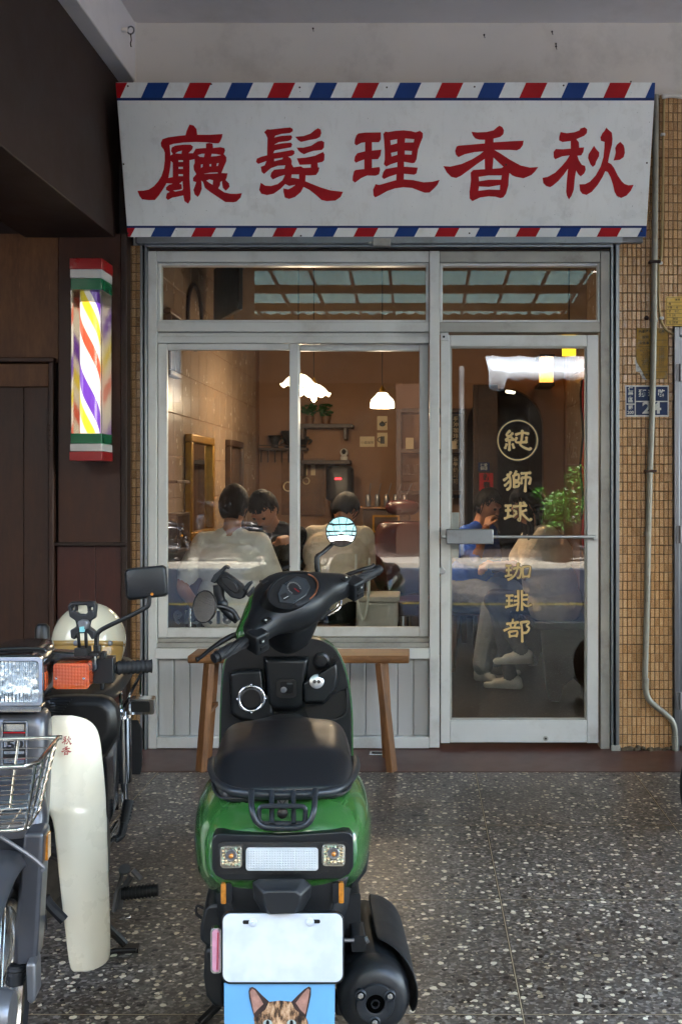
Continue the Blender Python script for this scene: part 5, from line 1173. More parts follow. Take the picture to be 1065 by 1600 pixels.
# phone holder on the left
hp_ = thing('phone_holder', 'empty black phone clamp bolted beside the left mirror of the green scooter', 'phone holder', W(362, 968, 3.03))
def wprism(pts, Y, dep): m = MB(); m.prism([W(a, b, Y) for a, b in pts], (0, dep, 0)); return m
m = wprism([(335, 899), (342, 893), (351, 893), (368, 905), (378, 913), (386, 926), (381, 934), (374, 937), (360, 934), (349, 922), (337, 911)], 3.0, .025); m.build('clamp_plate', MT['mattblack'], hp_, bevel=.005)
m = wprism([(345, 902), (354, 901), (368, 911), (374, 924), (368, 928), (358, 922), (348, 912)], 2.99, .012); m.build('pad', MT['black2'], hp_, bevel=.003)
m = wprism([(328, 909), (334, 898), (345, 889), (351, 883), (357, 886), (357, 890), (353, 888), (350, 891), (343, 902), (336, 912)], 2.985, .03); m.build('upper_jaw', MT['mattblack'], hp_, bevel=.003)
for q in ([(379, 919), (386, 911), (391, 908), (393, 912), (388, 918), (384, 925)], [(384, 929), (391, 922), (394, 917), (396, 921), (394, 927), (388, 934)]):
    m = wprism(q, 2.985, .03); m.build('lower_jaw', MT['mattblack'], hp_, bevel=.002)
m = MB(); m.tube([W(*q) for q in ((341, 914, 3.02), (343, 932, 3.02), (349, 948, 3.02), (358, 960, 3.02), (370, 970, 3.03))], [.016, .014, .013, .011, .010], 12, sm=3); m.ball(W(347, 944, 3.02), .018, 12); m.build('ball_arm', MT['mattblack'], hp_)

# a second scooter, dark, stands mostly outside the frame on the right: only its wheel reaches into view
dark = copy_tree(scooter)
def allkids(o):
    out = []
    for c in kids(o): out.append(c); out += allkids(c)
    return out
tag(dark, 'dark scooter whose black tyre edge shows at the right border near the stainless door', 'scooter')
dark.name = 'scooter'
_ch = allkids(dark)
for c in _ch:
    if c.name.startswith(('printed', 'cat_')): 
        bpy.data.objects.remove(c); continue
for c in allkids(dark):
    if c.data.materials and c.data.materials[0] == MT['green']:
        c.material_slots[0].link = 'OBJECT'; c.material_slots[0].material = MT['black_gloss']
dark.location = (2.40, 4.10, 0); dark.rotation_euler = (0, 0, R(90))

for x_, y_, r_, lab in ((-4.6, -7.75, 80, 'dark scooter parked across the street, the one farthest from the white awning'), (-3.1, -7.7, 95, 'dark scooter parked across the street between the other two'), (3.6, -7.75, 88, 'dark scooter parked across the street under the white awning')):
    c_ = copy_tree(dark); c_.name = 'scooter'; c_.location = (x_, y_ - .35, -.04); c_.rotation_euler = (0, 0, R(r_)); tag(c_, lab, 'scooter', 'scooters parked across the street')
# ---------------------------------------------------------------- white and black underbone motorbike
C = Frame(-1.07, 3.33, R(188.5))
bike = thing('motorbike', 'old black motorbike with white leg shield and wire basket facing the street', 'motorbike', (C.ox, C.oy, 0), C.th)
def cpr(pts, ly, depth, holes=()): return px_prism(C, pts, ly, depth, holes)   # depth < 0 runs toward the bike's rear
wheel(bike, 0, 0, .275, .075, .225, 'wire', mt_rim='chrome_r')
fw = wheel(bike, 0, 1.2, .275, .068, .225, 'wire', mt_rim='chrome_r')
m = MB(); m.lathe([(.0, -.05), (.045, -.05), (.055, -.03), (.055, .03), (.045, .05), (.0, .05)], (0, 1.2, .275), (1, 0, 0), 28); B(m, 'hub', 'dull', fw)
# frame spine, engine
m = MB(); m.tube([(0, .88, .74), (0, .70, .56), (0, .45, .48), (0, .15, .52)], [.045, .05, .055, .06], 14, sm=3); B(m, 'frame_spine', 'black_gloss', bike)
m = MB(); m.tube([(0, .42, .33), (0, .55, .34), (0, .70, .36)], [.09, .085, .06], 18); m.lathe([(.11, -.12), (.12, -.08), (.12, .08), (.11, .12)], (0, .42, .32), (1, 0, 0), 26)
for k in range(7): m.lathe([(.078, 0), (.078, .006)], (0, .56 + k * .022, .345), (0, 1, .08), 20)
B(m, 'engine', 'engine', bike)
m = MB(); m.loft([[Vector((x, ly, z)) for x, z in rrect(-hw, hw, z0, z1, .03)] for ly, hw, z0, z1 in ((-.1, .09, .45, .66), (.1, .115, .36, .70), (.32, .11, .34, .68), (.42, .08, .4, .62))]); B(m, 'side_panel', 'black_gloss', bike, bevel=.005)
m = loft_y([(-.38, 0, .09, .74, .02, .03), (-.3, 0, .125, .745, .035, .04), (0, 0, .135, .75, .04, .05), (.25, 0, .12, .745, .04, .05), (.38, 0, .08, .735, .03, .045)]); B(m, 'seat', 'darkcover', bike, sub=1)
# rear fender, lamps, shocks
m = MB(); m.grid([[Vector((x, .31 * math.cos(R(a)), .275 + .31 * math.sin(R(a)))) for x in (-.06, -.045, .045, .06)] for a in range(20, 196, 8)]); B(m, 'rear_fender', 'black_gloss', bike, solid=.004)
for sd_ in (-1, 1):
    m = MB(); m.tube([(sd_ * .125, .03, .30), (sd_ * .125, .07, .66)], .012, 12); m.tube([(sd_ * .125, .045, .43), (sd_ * .125, .068, .64)], .024, 14); B(m, 'rear_shock', 'chrome', bike)
    m = MB(); m.tube([(sd_ * .10, .0, .275), (sd_ * .10, .36, .31)], .017, 10); B(m, 'swing_arm', 'black_gloss', bike)
m = cpr(rrect(201, 241, 1093, 1117, 4), .02, -.06); rb = B(m, 'rear_indicator', 'chrome', bike, bevel=.004)
m = cpr(rrect(204, 234, 1096, 1113, 3), .0225, -.004); B(m, 'indicator_back', 'blackpaint', rb)
m = cpr([(204, 1126), (215, 1126), (222, 1140), (222, 1195), (219, 1211), (201, 1211)], -.08, -.01); B(m, 'side_flap', 'rubber', bike, bevel=.003)
m = MB(); m.tube([C.at(a, b, .0) for a, b in ((222, 1050), (212, 1068), (196, 1100), (190, 1120))], .005, 8, sm=3); m.tube([C.at(a, b, .02) for a, b in ((184, 1065), (188, 1085), (191, 1122))], .006, 8); m.tube([C.at(a, b, .0) for a, b in ((221, 1050), (219, 1085))], .004, 8); B(m, 'carrier_stay', 'chrome', bike)
# black ribbed apron in front of the seat
m = MB(); P_ = [(68, 1090), (85, 1086), (120, 1084), (160, 1085), (176, 1090), (186, 1104), (189, 1128), (186, 1150), (168, 1180), (150, 1190), (70, 1190)]
m.loft([[C.at(128 + (a - 128) * k, 1136 + (b - 1136) * k, ly) for a, b in P_] for k, ly in ((1.0, .40), (1.0, .58), (.93, .62), (.7, .64))]); B(m, 'leg_cover', 'darkcover', bike, bevel=.006, seg=3)
m = MB()
for k in range(7): m.tube([C.at(78, 1092 + k * 4.2, .645), C.at(112 - k * 3, 1093 + k * 4.0, .645)], .0022, 5)
B(m, 'cover_ribs', 'darkcover', bike)
# white leg shields, both sides
rowspx = [(1118, 84, 112), (1121, 79, 128), (1127, 77, 141), (1136, 76, 150), (1150, 75.5, 156), (1175, 74.5, 159), (1200, 73, 161.5), (1225, 71, 164), (1245, 69, 165.5), (1256, 68.5, 166), (1264, 70, 166), (1271, 76, 166.5), (1280, 82, 167), (1300, 84.5, 167.5), (1350, 90, 169), (1400, 95, 171), (1450, 101, 172), (1485, 105, 172.5), (1500, 107, 171), (1510, 109, 160), (1516, 111, 145), (1519, 116, 132)]
def shield(mirror):
    rows = []
    for py, a, b in rowspx:
        row = []
        for k in range(13):
            u = k / 12; px = a + (b - a) * u
            f = (px - 70) / 100
            t = (py - 1118) / 400
            ly = .845 - .10 * max(0, f - .35) ** 2 * 1.6 - .03 * (1 - t) ** 6 + .03 * t - (.016 if py < 1266 else 0) * max(0, min(1, (.55 - f) / .2)) * -1
            if 1150 < py < 1268: ly -= .016 * math.exp(-((px - 103) / 24) ** 2) * min(1, (py - 1150) / 70)
            p = C.at(px, py, ly)
            if mirror: p.x = -p.x
            row.append(p)
        rows.append(row)
    m = MB(); m.grid(rows); return B(m, 'leg_shield', 'cream', bike, solid=.007, sub=1)
ls = shield(False); shield(True)
m = MB()
def cubchar(ci, x, y, k):
    sx_, sy_ = (840, 185) if ci == 4 else (685, 185)
    cx_, cy_ = (104.5, 1157) if ci == 4 else (103.5, 1173)
    return C.at(cx_ + (x - sx_ - 80) * .110, cy_ + (y - sy_ - 68) * .125, .866 + .0003 * k)
chars_on(m, cubchar, (3, 4)); MT['fadered'] = M('faded red letters', '#a83f38', .5); B(m, 'lettering', 'fadered', ls, smooth=False)
# front cover, emblem, badge plate
m = MB(); m.loft([[Vector((x, cy_ + y, z)) for x, y in supell(hw, hd__, 24, 3.2)] for z, hw, hd__, cy_ in ((.50, .060, .05, .93), (.58, .066, .055, .925), (.70, .069, .058, .915), (.80, .070, .058, .905), (.838, .066, .052, .90), (.85, .052, .04, .90))]); fcv = B(m, 'front_cover', 'gunmetal', bike, sub=1)
lyE = 1.002
m = cpr(rrect(2, 42, 1127, 1198, 3), lyE, -.008, [rrect(4, 40, 1129.5, 1195.5, 2)]); em = B(m, 'badge_frame', 'chrome', bike, bevel=.001)
m = cpr(rrect(3.5, 40.5, 1129, 1196, 2), lyE - .003, -.006); B(m, 'badge_plate', 'blackpaint', em)
m = cpr(rrect(6, 38, 1132, 1143, 1), lyE - .0015, -.002)
for a in ((6, 38, 1156, 1168), (6, 38, 1174, 1178.5), (6, 38, 1187, 1193)): m.prism([C.at(x, y, lyE - .0015) for x, y in rrect(*a, 1)], (0, -.002, 0))
B(m, 'badge_chrome', 'chrome', em)
m = MB()
for b in (1144.5, 1185): m.prism([C.at(x, y, lyE - .001) for x, y in ((5, b), (39, b), (39, b + 1.6), (5, b + 1.6))], (0, -.002, 0))
B(m, 'badge_red_lines', 'red', em, smooth=False)
m = MB(); add_text(m, '50', .024, C.at(23, 1164, lyE - .0012), (-1, 0, 0), (0, 0, 1), off=.001, sx=1.5, depth=.0006); B(m, 'lettering', 'blackpaint', em, smooth=False)
m = MB()
for k in range(5): m.tube([C.at(6, 1147.5 + k * 1.8, lyE - .0016), C.at(38, 1147.5 + k * 1.8, lyE - .0016)], .0006, 4)
B(m, 'badge_ribs', 'dull', em)
m = cpr(rrect(-30, 70, 1236, 1257, 2), 1.012, -.006); br = B(m, 'basket_bracket', 'silver', bike, bevel=.001)
m = MB(); m.lathe([(.007, 0), (.007, .005), (.0005, .006)], C.at(20, 1245, 1.012), (0, 1, 0), 6); m.lathe([(.007, 0), (.007, .005), (.0005, .006)], C.at(60, 1247, 1.012), (0, 1, 0), 6); B(m, 'bracket_bolts', 'dull', br)
MT['sticker'] = M('round white sticker', '#c9ccc6', .5); MT['stickg'] = M('sticker green', '#4f8f5e', .5)
sc_ = C.at(13, 1235, 1.006); m = MB(); m.prism([sc_ + Vector((.021 * math.cos(PI * k / 16), 0, .021 * math.sin(PI * k / 16))) for k in range(17)], (0, -.002, 0)); sk = B(m, 'round_sticker', 'sticker', bike, smooth=False)
m = MB(); m.prism([sc_ + Vector((.010 * math.cos(PI * k / 16), .0006, .009 * math.sin(PI * k / 16))) for k in range(17)], (0, -.001, 0)); B(m, 'sticker_centre', 'stickg', sk, smooth=False)
# headlamp
lmx = C.at(20, 1065, 1.0).x
m = MB(); m.loft([[Vector((x, ly, .935 + z)) for x, z in supell(hw, hh, 28, 5)] for ly, hw, hh in ((.82, .07, .05), (.90, .075, .058), (.98, .071, .056), (.99, .069, .055))]); nac = B(m, 'headlamp_shell', 'black_gloss', bike, bevel=.002)
def hl(a, b, c_, d_): return rrect(a, b, c_, d_, 6)
m = cpr(hl(-27, 66, 1027, 1103), 1.0, -.02, [hl(-21, 60.5, 1033, 1097)]); B(m, 'headlamp_rim', 'chrome', nac, bevel=.004, seg=3)
m = cpr(hl(-21, 60.5, 1033, 1097), .985, -.006); B(m, 'reflector_bowl', 'lampgold', nac)
def lens():
    t = NT('fluted headlamp glass'); v = t.coord((1, 1, 1))
    t.b.inputs['Base Color'].default_value = (.62, .67, .70, 1); t.b.inputs['Roughness'].default_value = .06; t.b.inputs['Metallic'].default_value = .85; t.b.inputs['Coat Weight'].default_value = 1
    wv = t.n('TexWave', wave_type='BANDS', bands_direction='X'); wv.inputs['Scale'].default_value = 38; wv.inputs['Distortion'].default_value = .4; t.l(v, wv.inputs[0])
    n = t.noise(v, 26, 2); h = t.math('ADD', wv.outputs['Fac'], t.math('MULTIPLY', n, 4.0)); t.bump(h, .8, .006); return t.m
m = cpr(hl(-20.5, 60, 1033.5, 1096.5), .996, -.004); B(m, 'headlamp_lens', lens(), nac, bevel=.002)
m = cpr([(66, 1048), (71, 1052), (71, 1078), (67, 1082)], .985, -.03); B(m, 'side_marker', 'amber', nac, bevel=.002)
m = MB(); m.loft([[Vector((x, ly, .988 + z)) for x, z in supell(hw, .012, 20, 3)] for ly, hw in ((.80, .055), (.87, .07), (.94, .066))]); B(m, 'meter_hood', 'black_gloss', nac, bevel=.003)
m = cpr(rrect(-30, 64, 1104, 1113, 2), .965, -.05); B(m, 'lamp_base', 'chrome_r', nac, bevel=.002)
# handlebars
m = cpr([(60, 1017), (150, 1022), (152, 1050), (60, 1052)], .90, -.05); hbc = B(m, 'handlebar_cover', 'black_gloss', bike, bevel=.008, seg=3)
P0 = C.at(182, 1044, .85); P1 = C.at(237, 1041, .83)
for mir in (False, True):
    f_ = (lambda p: Vector((-p.x, p.y, p.z))) if mir else (lambda p: p)
    m = MB(); a, b = f_(P0), f_(P1); m.tube([a, a.lerp(b, .96), b], [.0155, .0155, .0175], 16)
    for k in range(7): c_ = a.lerp(b, .05 + k * .13); m.tube([c_, c_ + (b - a) * .06], .0172, 14)
    m.tube([Vector((0, .86, .955)), a], .012, 12); B(m, 'grip', 'rubber', bike)
    m = MB(); q = f_(C.at(163, 1046, .855)); m.box(q.x - .024, q.x + .024, q.y - .025, q.y + .025, q.z - .03, q.z + .03); m.box(q.x - .006, q.x + .006, q.y + .0, q.y + .03, q.z + .03, q.z + .045); m.lathe([(.006, 0), (.005, .02), (.0005, .021)], q + Vector((.005, 0, -.03)), (0, 0, -1), 10); B(m, 'switch_pod', 'black2', bike, bevel=.005)
    m = MB(); 
    bl = rrect(83, 139, 1037, 1077, 5)
    m.prism([f_(C.at(x, y, .945)) for x, y in bl], (0, -.06, 0)); bk = B(m, 'front_indicator', 'amber', bike, bevel=.006, seg=3)
    m = MB(); m.prism([f_(C.at(x, y, .947)) for x, y in rrect(88, 134, 1042, 1073, 3)], (0, -.004, 0)); B(m, 'indicator_lens', MT['amber_d'] if False else MT['amber'], bk, bevel=.001)
    m = MB(); 
    for a_, b_ in ((87.5, 1060), (131, 1060)): m.lathe([(.003, 0), (.003, .002), (.0004, .0025)], f_(C.at(a_, b_, .947)), (0, 1, 0), 8)
    B(m, 'lens_screws', 'chrome', bk)
m = MB(); m.tube([C.at(a, b, .85) for a, b in ((152, 1024), (151, 1000), (154, 988), (168, 979), (200, 964), (225, 951), (232, 945), (233, 932))], .0058, 10, sm=4); m.tube([C.at(152, 1024, .85), C.at(152, 1008, .85)], .009, 10); ms = B(m, 'mirror_stem', 'blackpaint', bike)
m = MB(); mo = [(194, 893), (200, 888), (255, 883), (260, 886), (263, 928), (258, 932), (202, 938), (197, 934)]
m.loft([[C.at(228 + (a - 228) * k, 911 + (b - 911) * k, ly) for a, b in mo] for k, ly in ((.96, .815), (1.0, .822), (1.0, .838), (.93, .852), (.85, .855))]); mrr = B(m, 'mirror', 'mattblack', bike, bevel=.004, seg=3)
m = MB()
for k in range(3): m.tube([C.at(223, 922 + k * 2.6, .856), C.at(238, 921 + k * 2.6, .856)], .0011, 4)
B(m, 'moulded_marks', 'black2', mrr)
m = MB(); m.lathe([(.0038, 0), (.0038, .002), (.0004, .0025)], C.at(237.5, 928.5, .856), (0, 1, 0), 10); B(m, 'rust_screw', 'amber_d', mrr)
ph = thing('phone_holder', 'empty black phone clamp standing on the handlebar in front of the ivory helmet', 'phone holder', W(129, 1022, 2.47))
def cpw(pts, Y, dep, holes=()): m = MB(); m.prism([W(a, b, Y) for a, b in pts], (0, dep, 0), [[W(a, b, Y) for a, b in h] for h in holes]); return m
m = cpw([(105, 947), (110, 941), (146, 940), (150, 946), (148, 966), (140, 971), (138, 980), (148, 987), (147, 998), (143, 1000), (137, 990), (122, 990), (116, 1000), (110, 997), (109, 985), (119, 979), (117, 970), (108, 964)], 2.42, .018, [[(119, 946), (135, 946), (137, 957), (133, 960), (123, 960), (118, 957)], [(111, 949), (116, 949), (116, 954), (111, 955)], [(140, 949), (145, 949), (144, 955), (139, 954)]]); m.build('clamp_frame', MT['mattblack'], ph, bevel=.003)
m = cpw([(120, 973), (124, 969), (134, 969), (137, 974), (135, 984), (123, 984)], 2.405, .02); m.build('clamp_knob', MT['dull'], ph, bevel=.003)
MT['cyan'] = M('pale cyan label', '#7fc2c4', .4)
m = cpw([(124, 980), (131, 979), (131, 988), (124, 988)], 2.402, .01); m.build('label_tab', MT['cyan'], ph, bevel=.001)
m = MB(); m.tube([W(122, 988, 2.42), W(124, 1012, 2.43)], .0042, 8); m.tube([W(134, 988, 2.42), W(135, 1012, 2.43)], .0042, 8); m.box(W(120, 0, 2.44).x, W(139, 0, 2.44).x, 2.42, 2.46, W(0, 1024, 2.44).z, W(0, 1011, 2.44).z); m.box(W(120, 0, 2.44).x, W(155, 0, 2.44).x, 2.43, 2.455, W(0, 1025, 2.44).z, W(0, 1020, 2.44).z); m.build('bracket_arm', MT['blackpaint'], ph, bevel=.003)
# front fork, fender
for mir in (False, True):
    f_ = (lambda p: Vector((-p.x, p.y, p.z))) if mir else (lambda p: p)
    m = MB(); fo = [(37, 1302), (68, 1302), (66, 1350), (63, 1400), (60, 1460), (57, 1500), (54, 1508), (20, 1508), (22, 1450), (27, 1400), (31, 1360)]
    m.prism([f_(C.at(a, b, 1.13)) for a, b in fo], (0, -.075, 0)); B(m, 'fork_leg', 'gunmetal', bike, bevel=.01, seg=3)
    m = MB(); m.prism([f_(C.at(a, b, 1.16)) for a, b in ((40, 1506), (55, 1506), (56, 1560), (50, 1572), (42, 1565))], (0, -.06, 0)); B(m, 'suspension_link', 'dull', bike, bevel=.006)
    m = MB(); m.tube([f_(C.at(27, 1510, 1.12)), f_(C.at(24, 1540, 1.13))], .017, 10)
    for k in range(4): q = f_(C.at(27 - k, 1512 + k * 7, 1.12)); m.torus(q, (0, 0.1, 1), .016, .005, 16, 6)
    B(m, 'rubber_boot', 'rubber', bike)
    m = MB(); m.prism([f_(C.at(a, b, 1.1)) for a, b in rrect(68, 75, 1306, 1345, 1)], (0, -.03, 0)); rf_ = B(m, 'side_reflector', 'amber_d', bike, bevel=.001)
m = MB(); m.grid([[Vector((x, 1.2 + rr * math.cos(R(a)), .275 + rr * math.sin(R(a)))) for x, rr in ((-.062, .292), (-.055, .312), (-.03, .324), (0, .327), (.03, .324), (.055, .312), (.062, .292))] for a in range(52, 176, 7)]); B(m, 'front_fender', 'gunmetal', bike, solid=.004, sub=1)
m = MB(); m.loft([[Vector((x, cy_ + y, z)) for x, y in supell(hw, hd__, 20, 3.5)] for z, hw, hd__, cy_ in ((.60, .085, .045, 1.04), (.64, .086, .045, 1.03), (.69, .07, .04, 1.0), (.71, .055, .035, .98))]); B(m, 'fork_bridge', 'gunmetal', bike, bevel=.004)
m = MB(); m.tube([C.at(a, b, 1.19) for a, b in ((0, 1308), (20, 1320), (50, 1340), (64, 1352), (69, 1357), (66, 1362))], .0042, 8, sm=3); B(m, 'basket_stay', 'dull', bike)
m = MB(); m.tube([C.at(a, b, .95) for a, b in ((70, 1402), (78, 1415), (100, 1438))], .012, 8, sm=3); B(m, 'front_hose', 'rubber', bike)
# pegs, pedal, stand
for mir in (False, True):
    f_ = (lambda p: Vector((-p.x, p.y, p.z))) if mir else (lambda p: p)
    m = MB(); a, b = f_(C.at(190, 1397, .42)), f_(C.at(247, 1391, .42)); m.tube([a, b], .0165, 14)
    for k in range(9): c_ = a.lerp(b, .06 + k * .1); m.tube([c_, c_ + (b - a) * .045], .019, 12)
    B(m, 'foot_peg', 'rubber', bike)
    m = MB(); a, b = f_(C.at(202, 1250, .12)), f_(C.at(194, 1285, .14)); m.tube([a, b], .015, 12)
    for k in range(6): c_ = a.lerp(b, .05 + k * .15); m.tube([c_, c_ + (b - a) * .07], .018, 12)
    m.tube([b, f_(C.at(190, 1305, .15)), f_(C.at(180, 1312, .16))], .012, 8, sm=2); B(m, 'passenger_peg', 'rubber', bike)
m = MB(); m.tube([C.at(a, b, .40) for a, b in ((178, 1425), (182, 1395), (190, 1370), (188, 1358), (196, 1357))], .006, 8, sm=3); m.tube([C.at(a, b, .38) for a, b in ((186, 1420), (192, 1392), (206, 1368))], .009, 8, sm=2); m.tube([C.at(207, 1360, .4), C.at(220, 1374, .4)], .008, 8); m.lathe([(.016, 0), (.016, .008), (.0005, .009)], C.at(195, 1360, .41), (0, .6, .8), 14); B(m, 'gear_pedal', 'dull', bike)
m = MB(); m.beam(C.at(187, 1436, .44), C.at(205, 1433, .44), .012, .006); B(m, 'pedal_tip', 'chrome', bike, bevel=.002)
m = MB(); m.tube([C.at(172, 1488, .4), C.at(180, 1486, .4), C.at(213, 1485, .4)], .0075, 10); m.tube([C.at(150, 1510, .3), C.at(172, 1488, .4)], .0085, 8); m.tube([Vector((.02, .34, .24)), Vector((-.16, .30, .02))], .012, 8); m.box(-.2, -.14, .28, .32, 0, .012); B(m, 'stand', 'blackpaint', bike)
m = MB(); m.tube([Vector((.12, .5, .24)), Vector((.13, .1, .22)), Vector((.13, -.3, .26))], [.025, .035, .035], 14); B(m, 'exhaust', 'chrome_r', bike)
# basket on the front
bk_ = thing('wire_basket', 'rust flecked chrome wire basket fixed above the front wheel of the white motorbike', 'basket', C.at(10, 1300, 1.25))
bk_.location = (W(0, 0, 2.1).x, 2.1, .66)
HW0, HW1 = .126, .095; lf, ln_ = 1.12, 1.35; zt, zb2 = .830, .688
def cw(x, y, z): return Vector((C.ox + C.c * x - C.s * y, C.oy + C.s * x + C.c * y, z))
def BK(u, v, f):  # u -1..1 across, v 0 back .. 1 front, f 0 bottom .. 1 top
    hw = HW1 + (HW0 - HW1) * f; y0 = lf + .03 * (1 - f); y1 = ln_ - .06 * (1 - f)
    return cw(u * hw, y0 + (y1 - y0) * v, zb2 + (zt - zb2) * f)
m = MB()
m.tube([BK(-1, 0, 1), BK(-1, .2, 1), BK(-1, .88, 1), BK(-.85, 1, 1), BK(.85, 1, 1), BK(1, .88, 1), BK(1, 0, 1)], .0052, 10); m.tube([BK(-1.06, 0, 1), BK(1.06, 0, 1)], .0048, 10); m.tube([BK(-1, 0, 0), BK(-1, .9, 0), BK(-.85, 1, 0), BK(.85, 1, 0), BK(1, .9, 0), BK(1, 0, 0)], .0046, 10, closed=True)
m.build('rim', MT['chrome_r'], bk_)
m = MB()
for f in (.12, .27, .42, .57, .72, .86): m.tube([BK(-1, 0, f), BK(-1, .92, f), BK(-.9, 1, f), BK(.9, 1, f), BK(1, .92, f), BK(1, 0, f)], .0016, 5); m.tube([BK(-1, 0, f), BK(1, 0, f)], .0015, 5)
for v in (.25, .5, .75): m.tube([BK(-1, v, 0), BK(1, v, 0)], .0018, 5)
for u in (-.6, -.2, .2, .6): m.tube([BK(u, 0, 0), BK(u, 1, 0)], .0018, 5)
m.build('wires', MT['chrome_r'], bk_)
for u in (-.98, -.35, .35, .98):
    m = MB(); m.tube([BK(u, 1 if abs(u) < .9 else .95, 1), BK(u, 1 if abs(u) < .9 else .95, 0)], .0034, 8); m.build('upright', MT['chrome_r'], bk_)
    m = MB(); m.tube([BK(u, 0, 1), BK(u, 0, 0)], .003, 8); m.build('upright', MT['chrome_r'], bk_)
for u in (-1, 1):
    for v in (.35, .7): m = MB(); m.tube([BK(u, v, 1), BK(u, v, 0)], .0028, 8); m.build('upright', MT['chrome_r'], bk_)
# helmet resting on the seat
hm = thing('helmet', 'ivory open face helmet with amber visor resting on the seat of the old motorbike', 'helmet', W(139, 1060, 3.22))
hc = W(139, 1003, 3.22)
m = MB(); m.ball(hc, (.107, .125, .118), 40); bmesh.ops.delete(m.bm, geom=[v for v in m.bm.verts if v.co.z < hc.z - .075], context='VERTS'); m.build('shell', MT['helmet'], hm, solid=.006)
def hell(az, el, k): return hc + Vector((.107 * k * math.sin(az) * math.cos(el), -.125 * k * math.cos(az) * math.cos(el), .118 * k * math.sin(el)))
m = MB(); m.grid([[hell(R(a), R(e - 10 * (abs(a) / 85) ** 2), 1.05 + .24 * ((8 - e) / 80) ** 1.3) for a in range(-84, 85, 7)] for e in (6, -2, -12, -24, -36, -48, -60, -70, -78)]); m.build('amber_visor', MT['visor'], hm, solid=.002, sub=1)
m = MB(); m.grid([[hell(R(a), R(e - 10 * (abs(a) / 85) ** 2), 1.055) for a in range(-88, 89, 8)] for e in (11, 4)]); m.build('visor_band', MT['visor'], hm, solid=.003)
for a in (-52, 2, 52): m = MB(); m.lathe([(.008, 0), (.008, .003), (.005, .005), (.0004, .0052)], hell(R(a), R(7.5 - 10 * (abs(a) / 85) ** 2), 1.065), hell(R(a), R(7), 2) - hc, 14); m.build('snap_button', MT['dull'], hm)
m = MB(); m.tube([hc + Vector((.11 * math.cos(t), .128 * math.sin(t), -.074)) for t in [2 * PI * k / 36 for k in range(36)]], .006, 8, closed=True); m.build('edge_trim', MT['blackpaint'], hm)
m = MB(); m.ball(hc + Vector((0, .01, -.03)), (.095, .11, .085), 20); m.build('lining', MT['cloth_k'], hm)
m = MB(); m.lathe([(.02, -.03), (.022, .0), (.02, .055), (.012, .065)], W(66, 1010, 3.0), (0, 0, 1), 14); tag(m.build('rear_mirror_pod', MT['blackpaint'], bike), None)
# ---------------------------------------------------------------- inside the shop
XL, XR, YB, ZC = -1.42, 1.28, 9.2, 3.32
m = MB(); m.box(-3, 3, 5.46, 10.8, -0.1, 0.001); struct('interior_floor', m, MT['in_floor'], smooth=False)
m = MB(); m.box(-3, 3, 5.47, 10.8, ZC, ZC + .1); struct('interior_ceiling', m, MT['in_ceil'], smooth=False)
iw = thing('interior_wall', 'warm beige tiled side wall inside the shop on the left', 'wall', (XL, 7.3, 0))
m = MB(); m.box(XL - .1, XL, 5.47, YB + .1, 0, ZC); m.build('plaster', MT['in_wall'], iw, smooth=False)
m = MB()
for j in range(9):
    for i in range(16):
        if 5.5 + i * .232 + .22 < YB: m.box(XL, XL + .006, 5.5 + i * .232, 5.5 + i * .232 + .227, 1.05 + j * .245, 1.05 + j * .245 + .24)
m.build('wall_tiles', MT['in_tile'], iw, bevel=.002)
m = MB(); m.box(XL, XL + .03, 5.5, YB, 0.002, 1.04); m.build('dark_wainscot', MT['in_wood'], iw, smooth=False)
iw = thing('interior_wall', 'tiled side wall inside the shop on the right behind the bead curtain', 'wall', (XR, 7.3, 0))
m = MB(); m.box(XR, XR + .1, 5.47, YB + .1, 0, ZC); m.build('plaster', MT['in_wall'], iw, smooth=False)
m = MB()
for j in range(9):
    for i in range(16):
        if 5.5 + i * .232 + .22 < YB: m.box(XR - .006, XR, 5.5 + i * .232, 5.5 + i * .232 + .227, 1.05 + j * .245, 1.05 + j * .245 + .24)
m.build('wall_tiles', MT['in_tile'], iw, bevel=.002)
bw = thing('back_wall', 'beige back wall inside the shop with a dark arched passage', 'wall', (0, YB, 0))
ax0, ax1, az = .42, 1.10, 1.88
ar = [(ax0, 0.0), (XL, 0.0), (XL, ZC), (XR, ZC), (XR, 0.0), (ax1, 0.0)] + [((ax0 + ax1) / 2 + (ax1 - ax0) / 2 * math.cos(PI * k / 20), az + (ax1 - ax0) / 2 * math.sin(PI * k / 20)) for k in range(21)]
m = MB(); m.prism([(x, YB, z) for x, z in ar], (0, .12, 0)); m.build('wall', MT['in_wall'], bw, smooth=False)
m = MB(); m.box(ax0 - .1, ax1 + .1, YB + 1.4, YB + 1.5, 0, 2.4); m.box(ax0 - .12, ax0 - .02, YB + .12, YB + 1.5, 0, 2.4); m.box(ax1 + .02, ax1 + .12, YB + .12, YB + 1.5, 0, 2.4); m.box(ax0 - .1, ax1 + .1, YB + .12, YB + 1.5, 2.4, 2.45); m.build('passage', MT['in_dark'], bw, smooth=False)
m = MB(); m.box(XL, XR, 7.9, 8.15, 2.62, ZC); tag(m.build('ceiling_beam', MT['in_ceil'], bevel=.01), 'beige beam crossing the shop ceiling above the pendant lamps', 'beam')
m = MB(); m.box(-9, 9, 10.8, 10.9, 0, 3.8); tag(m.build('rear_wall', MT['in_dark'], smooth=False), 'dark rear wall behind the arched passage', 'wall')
m = MB(); m.box(-3.1, -3, 5.46, 10.8, 0, 3.8); m.box(3, 3.1, 5.5, 10.8, 0, 3.8); tag(m.build('party_wall', MT['in_dark'], smooth=False), 'plain walls between this shop and its neighbours', 'wall')

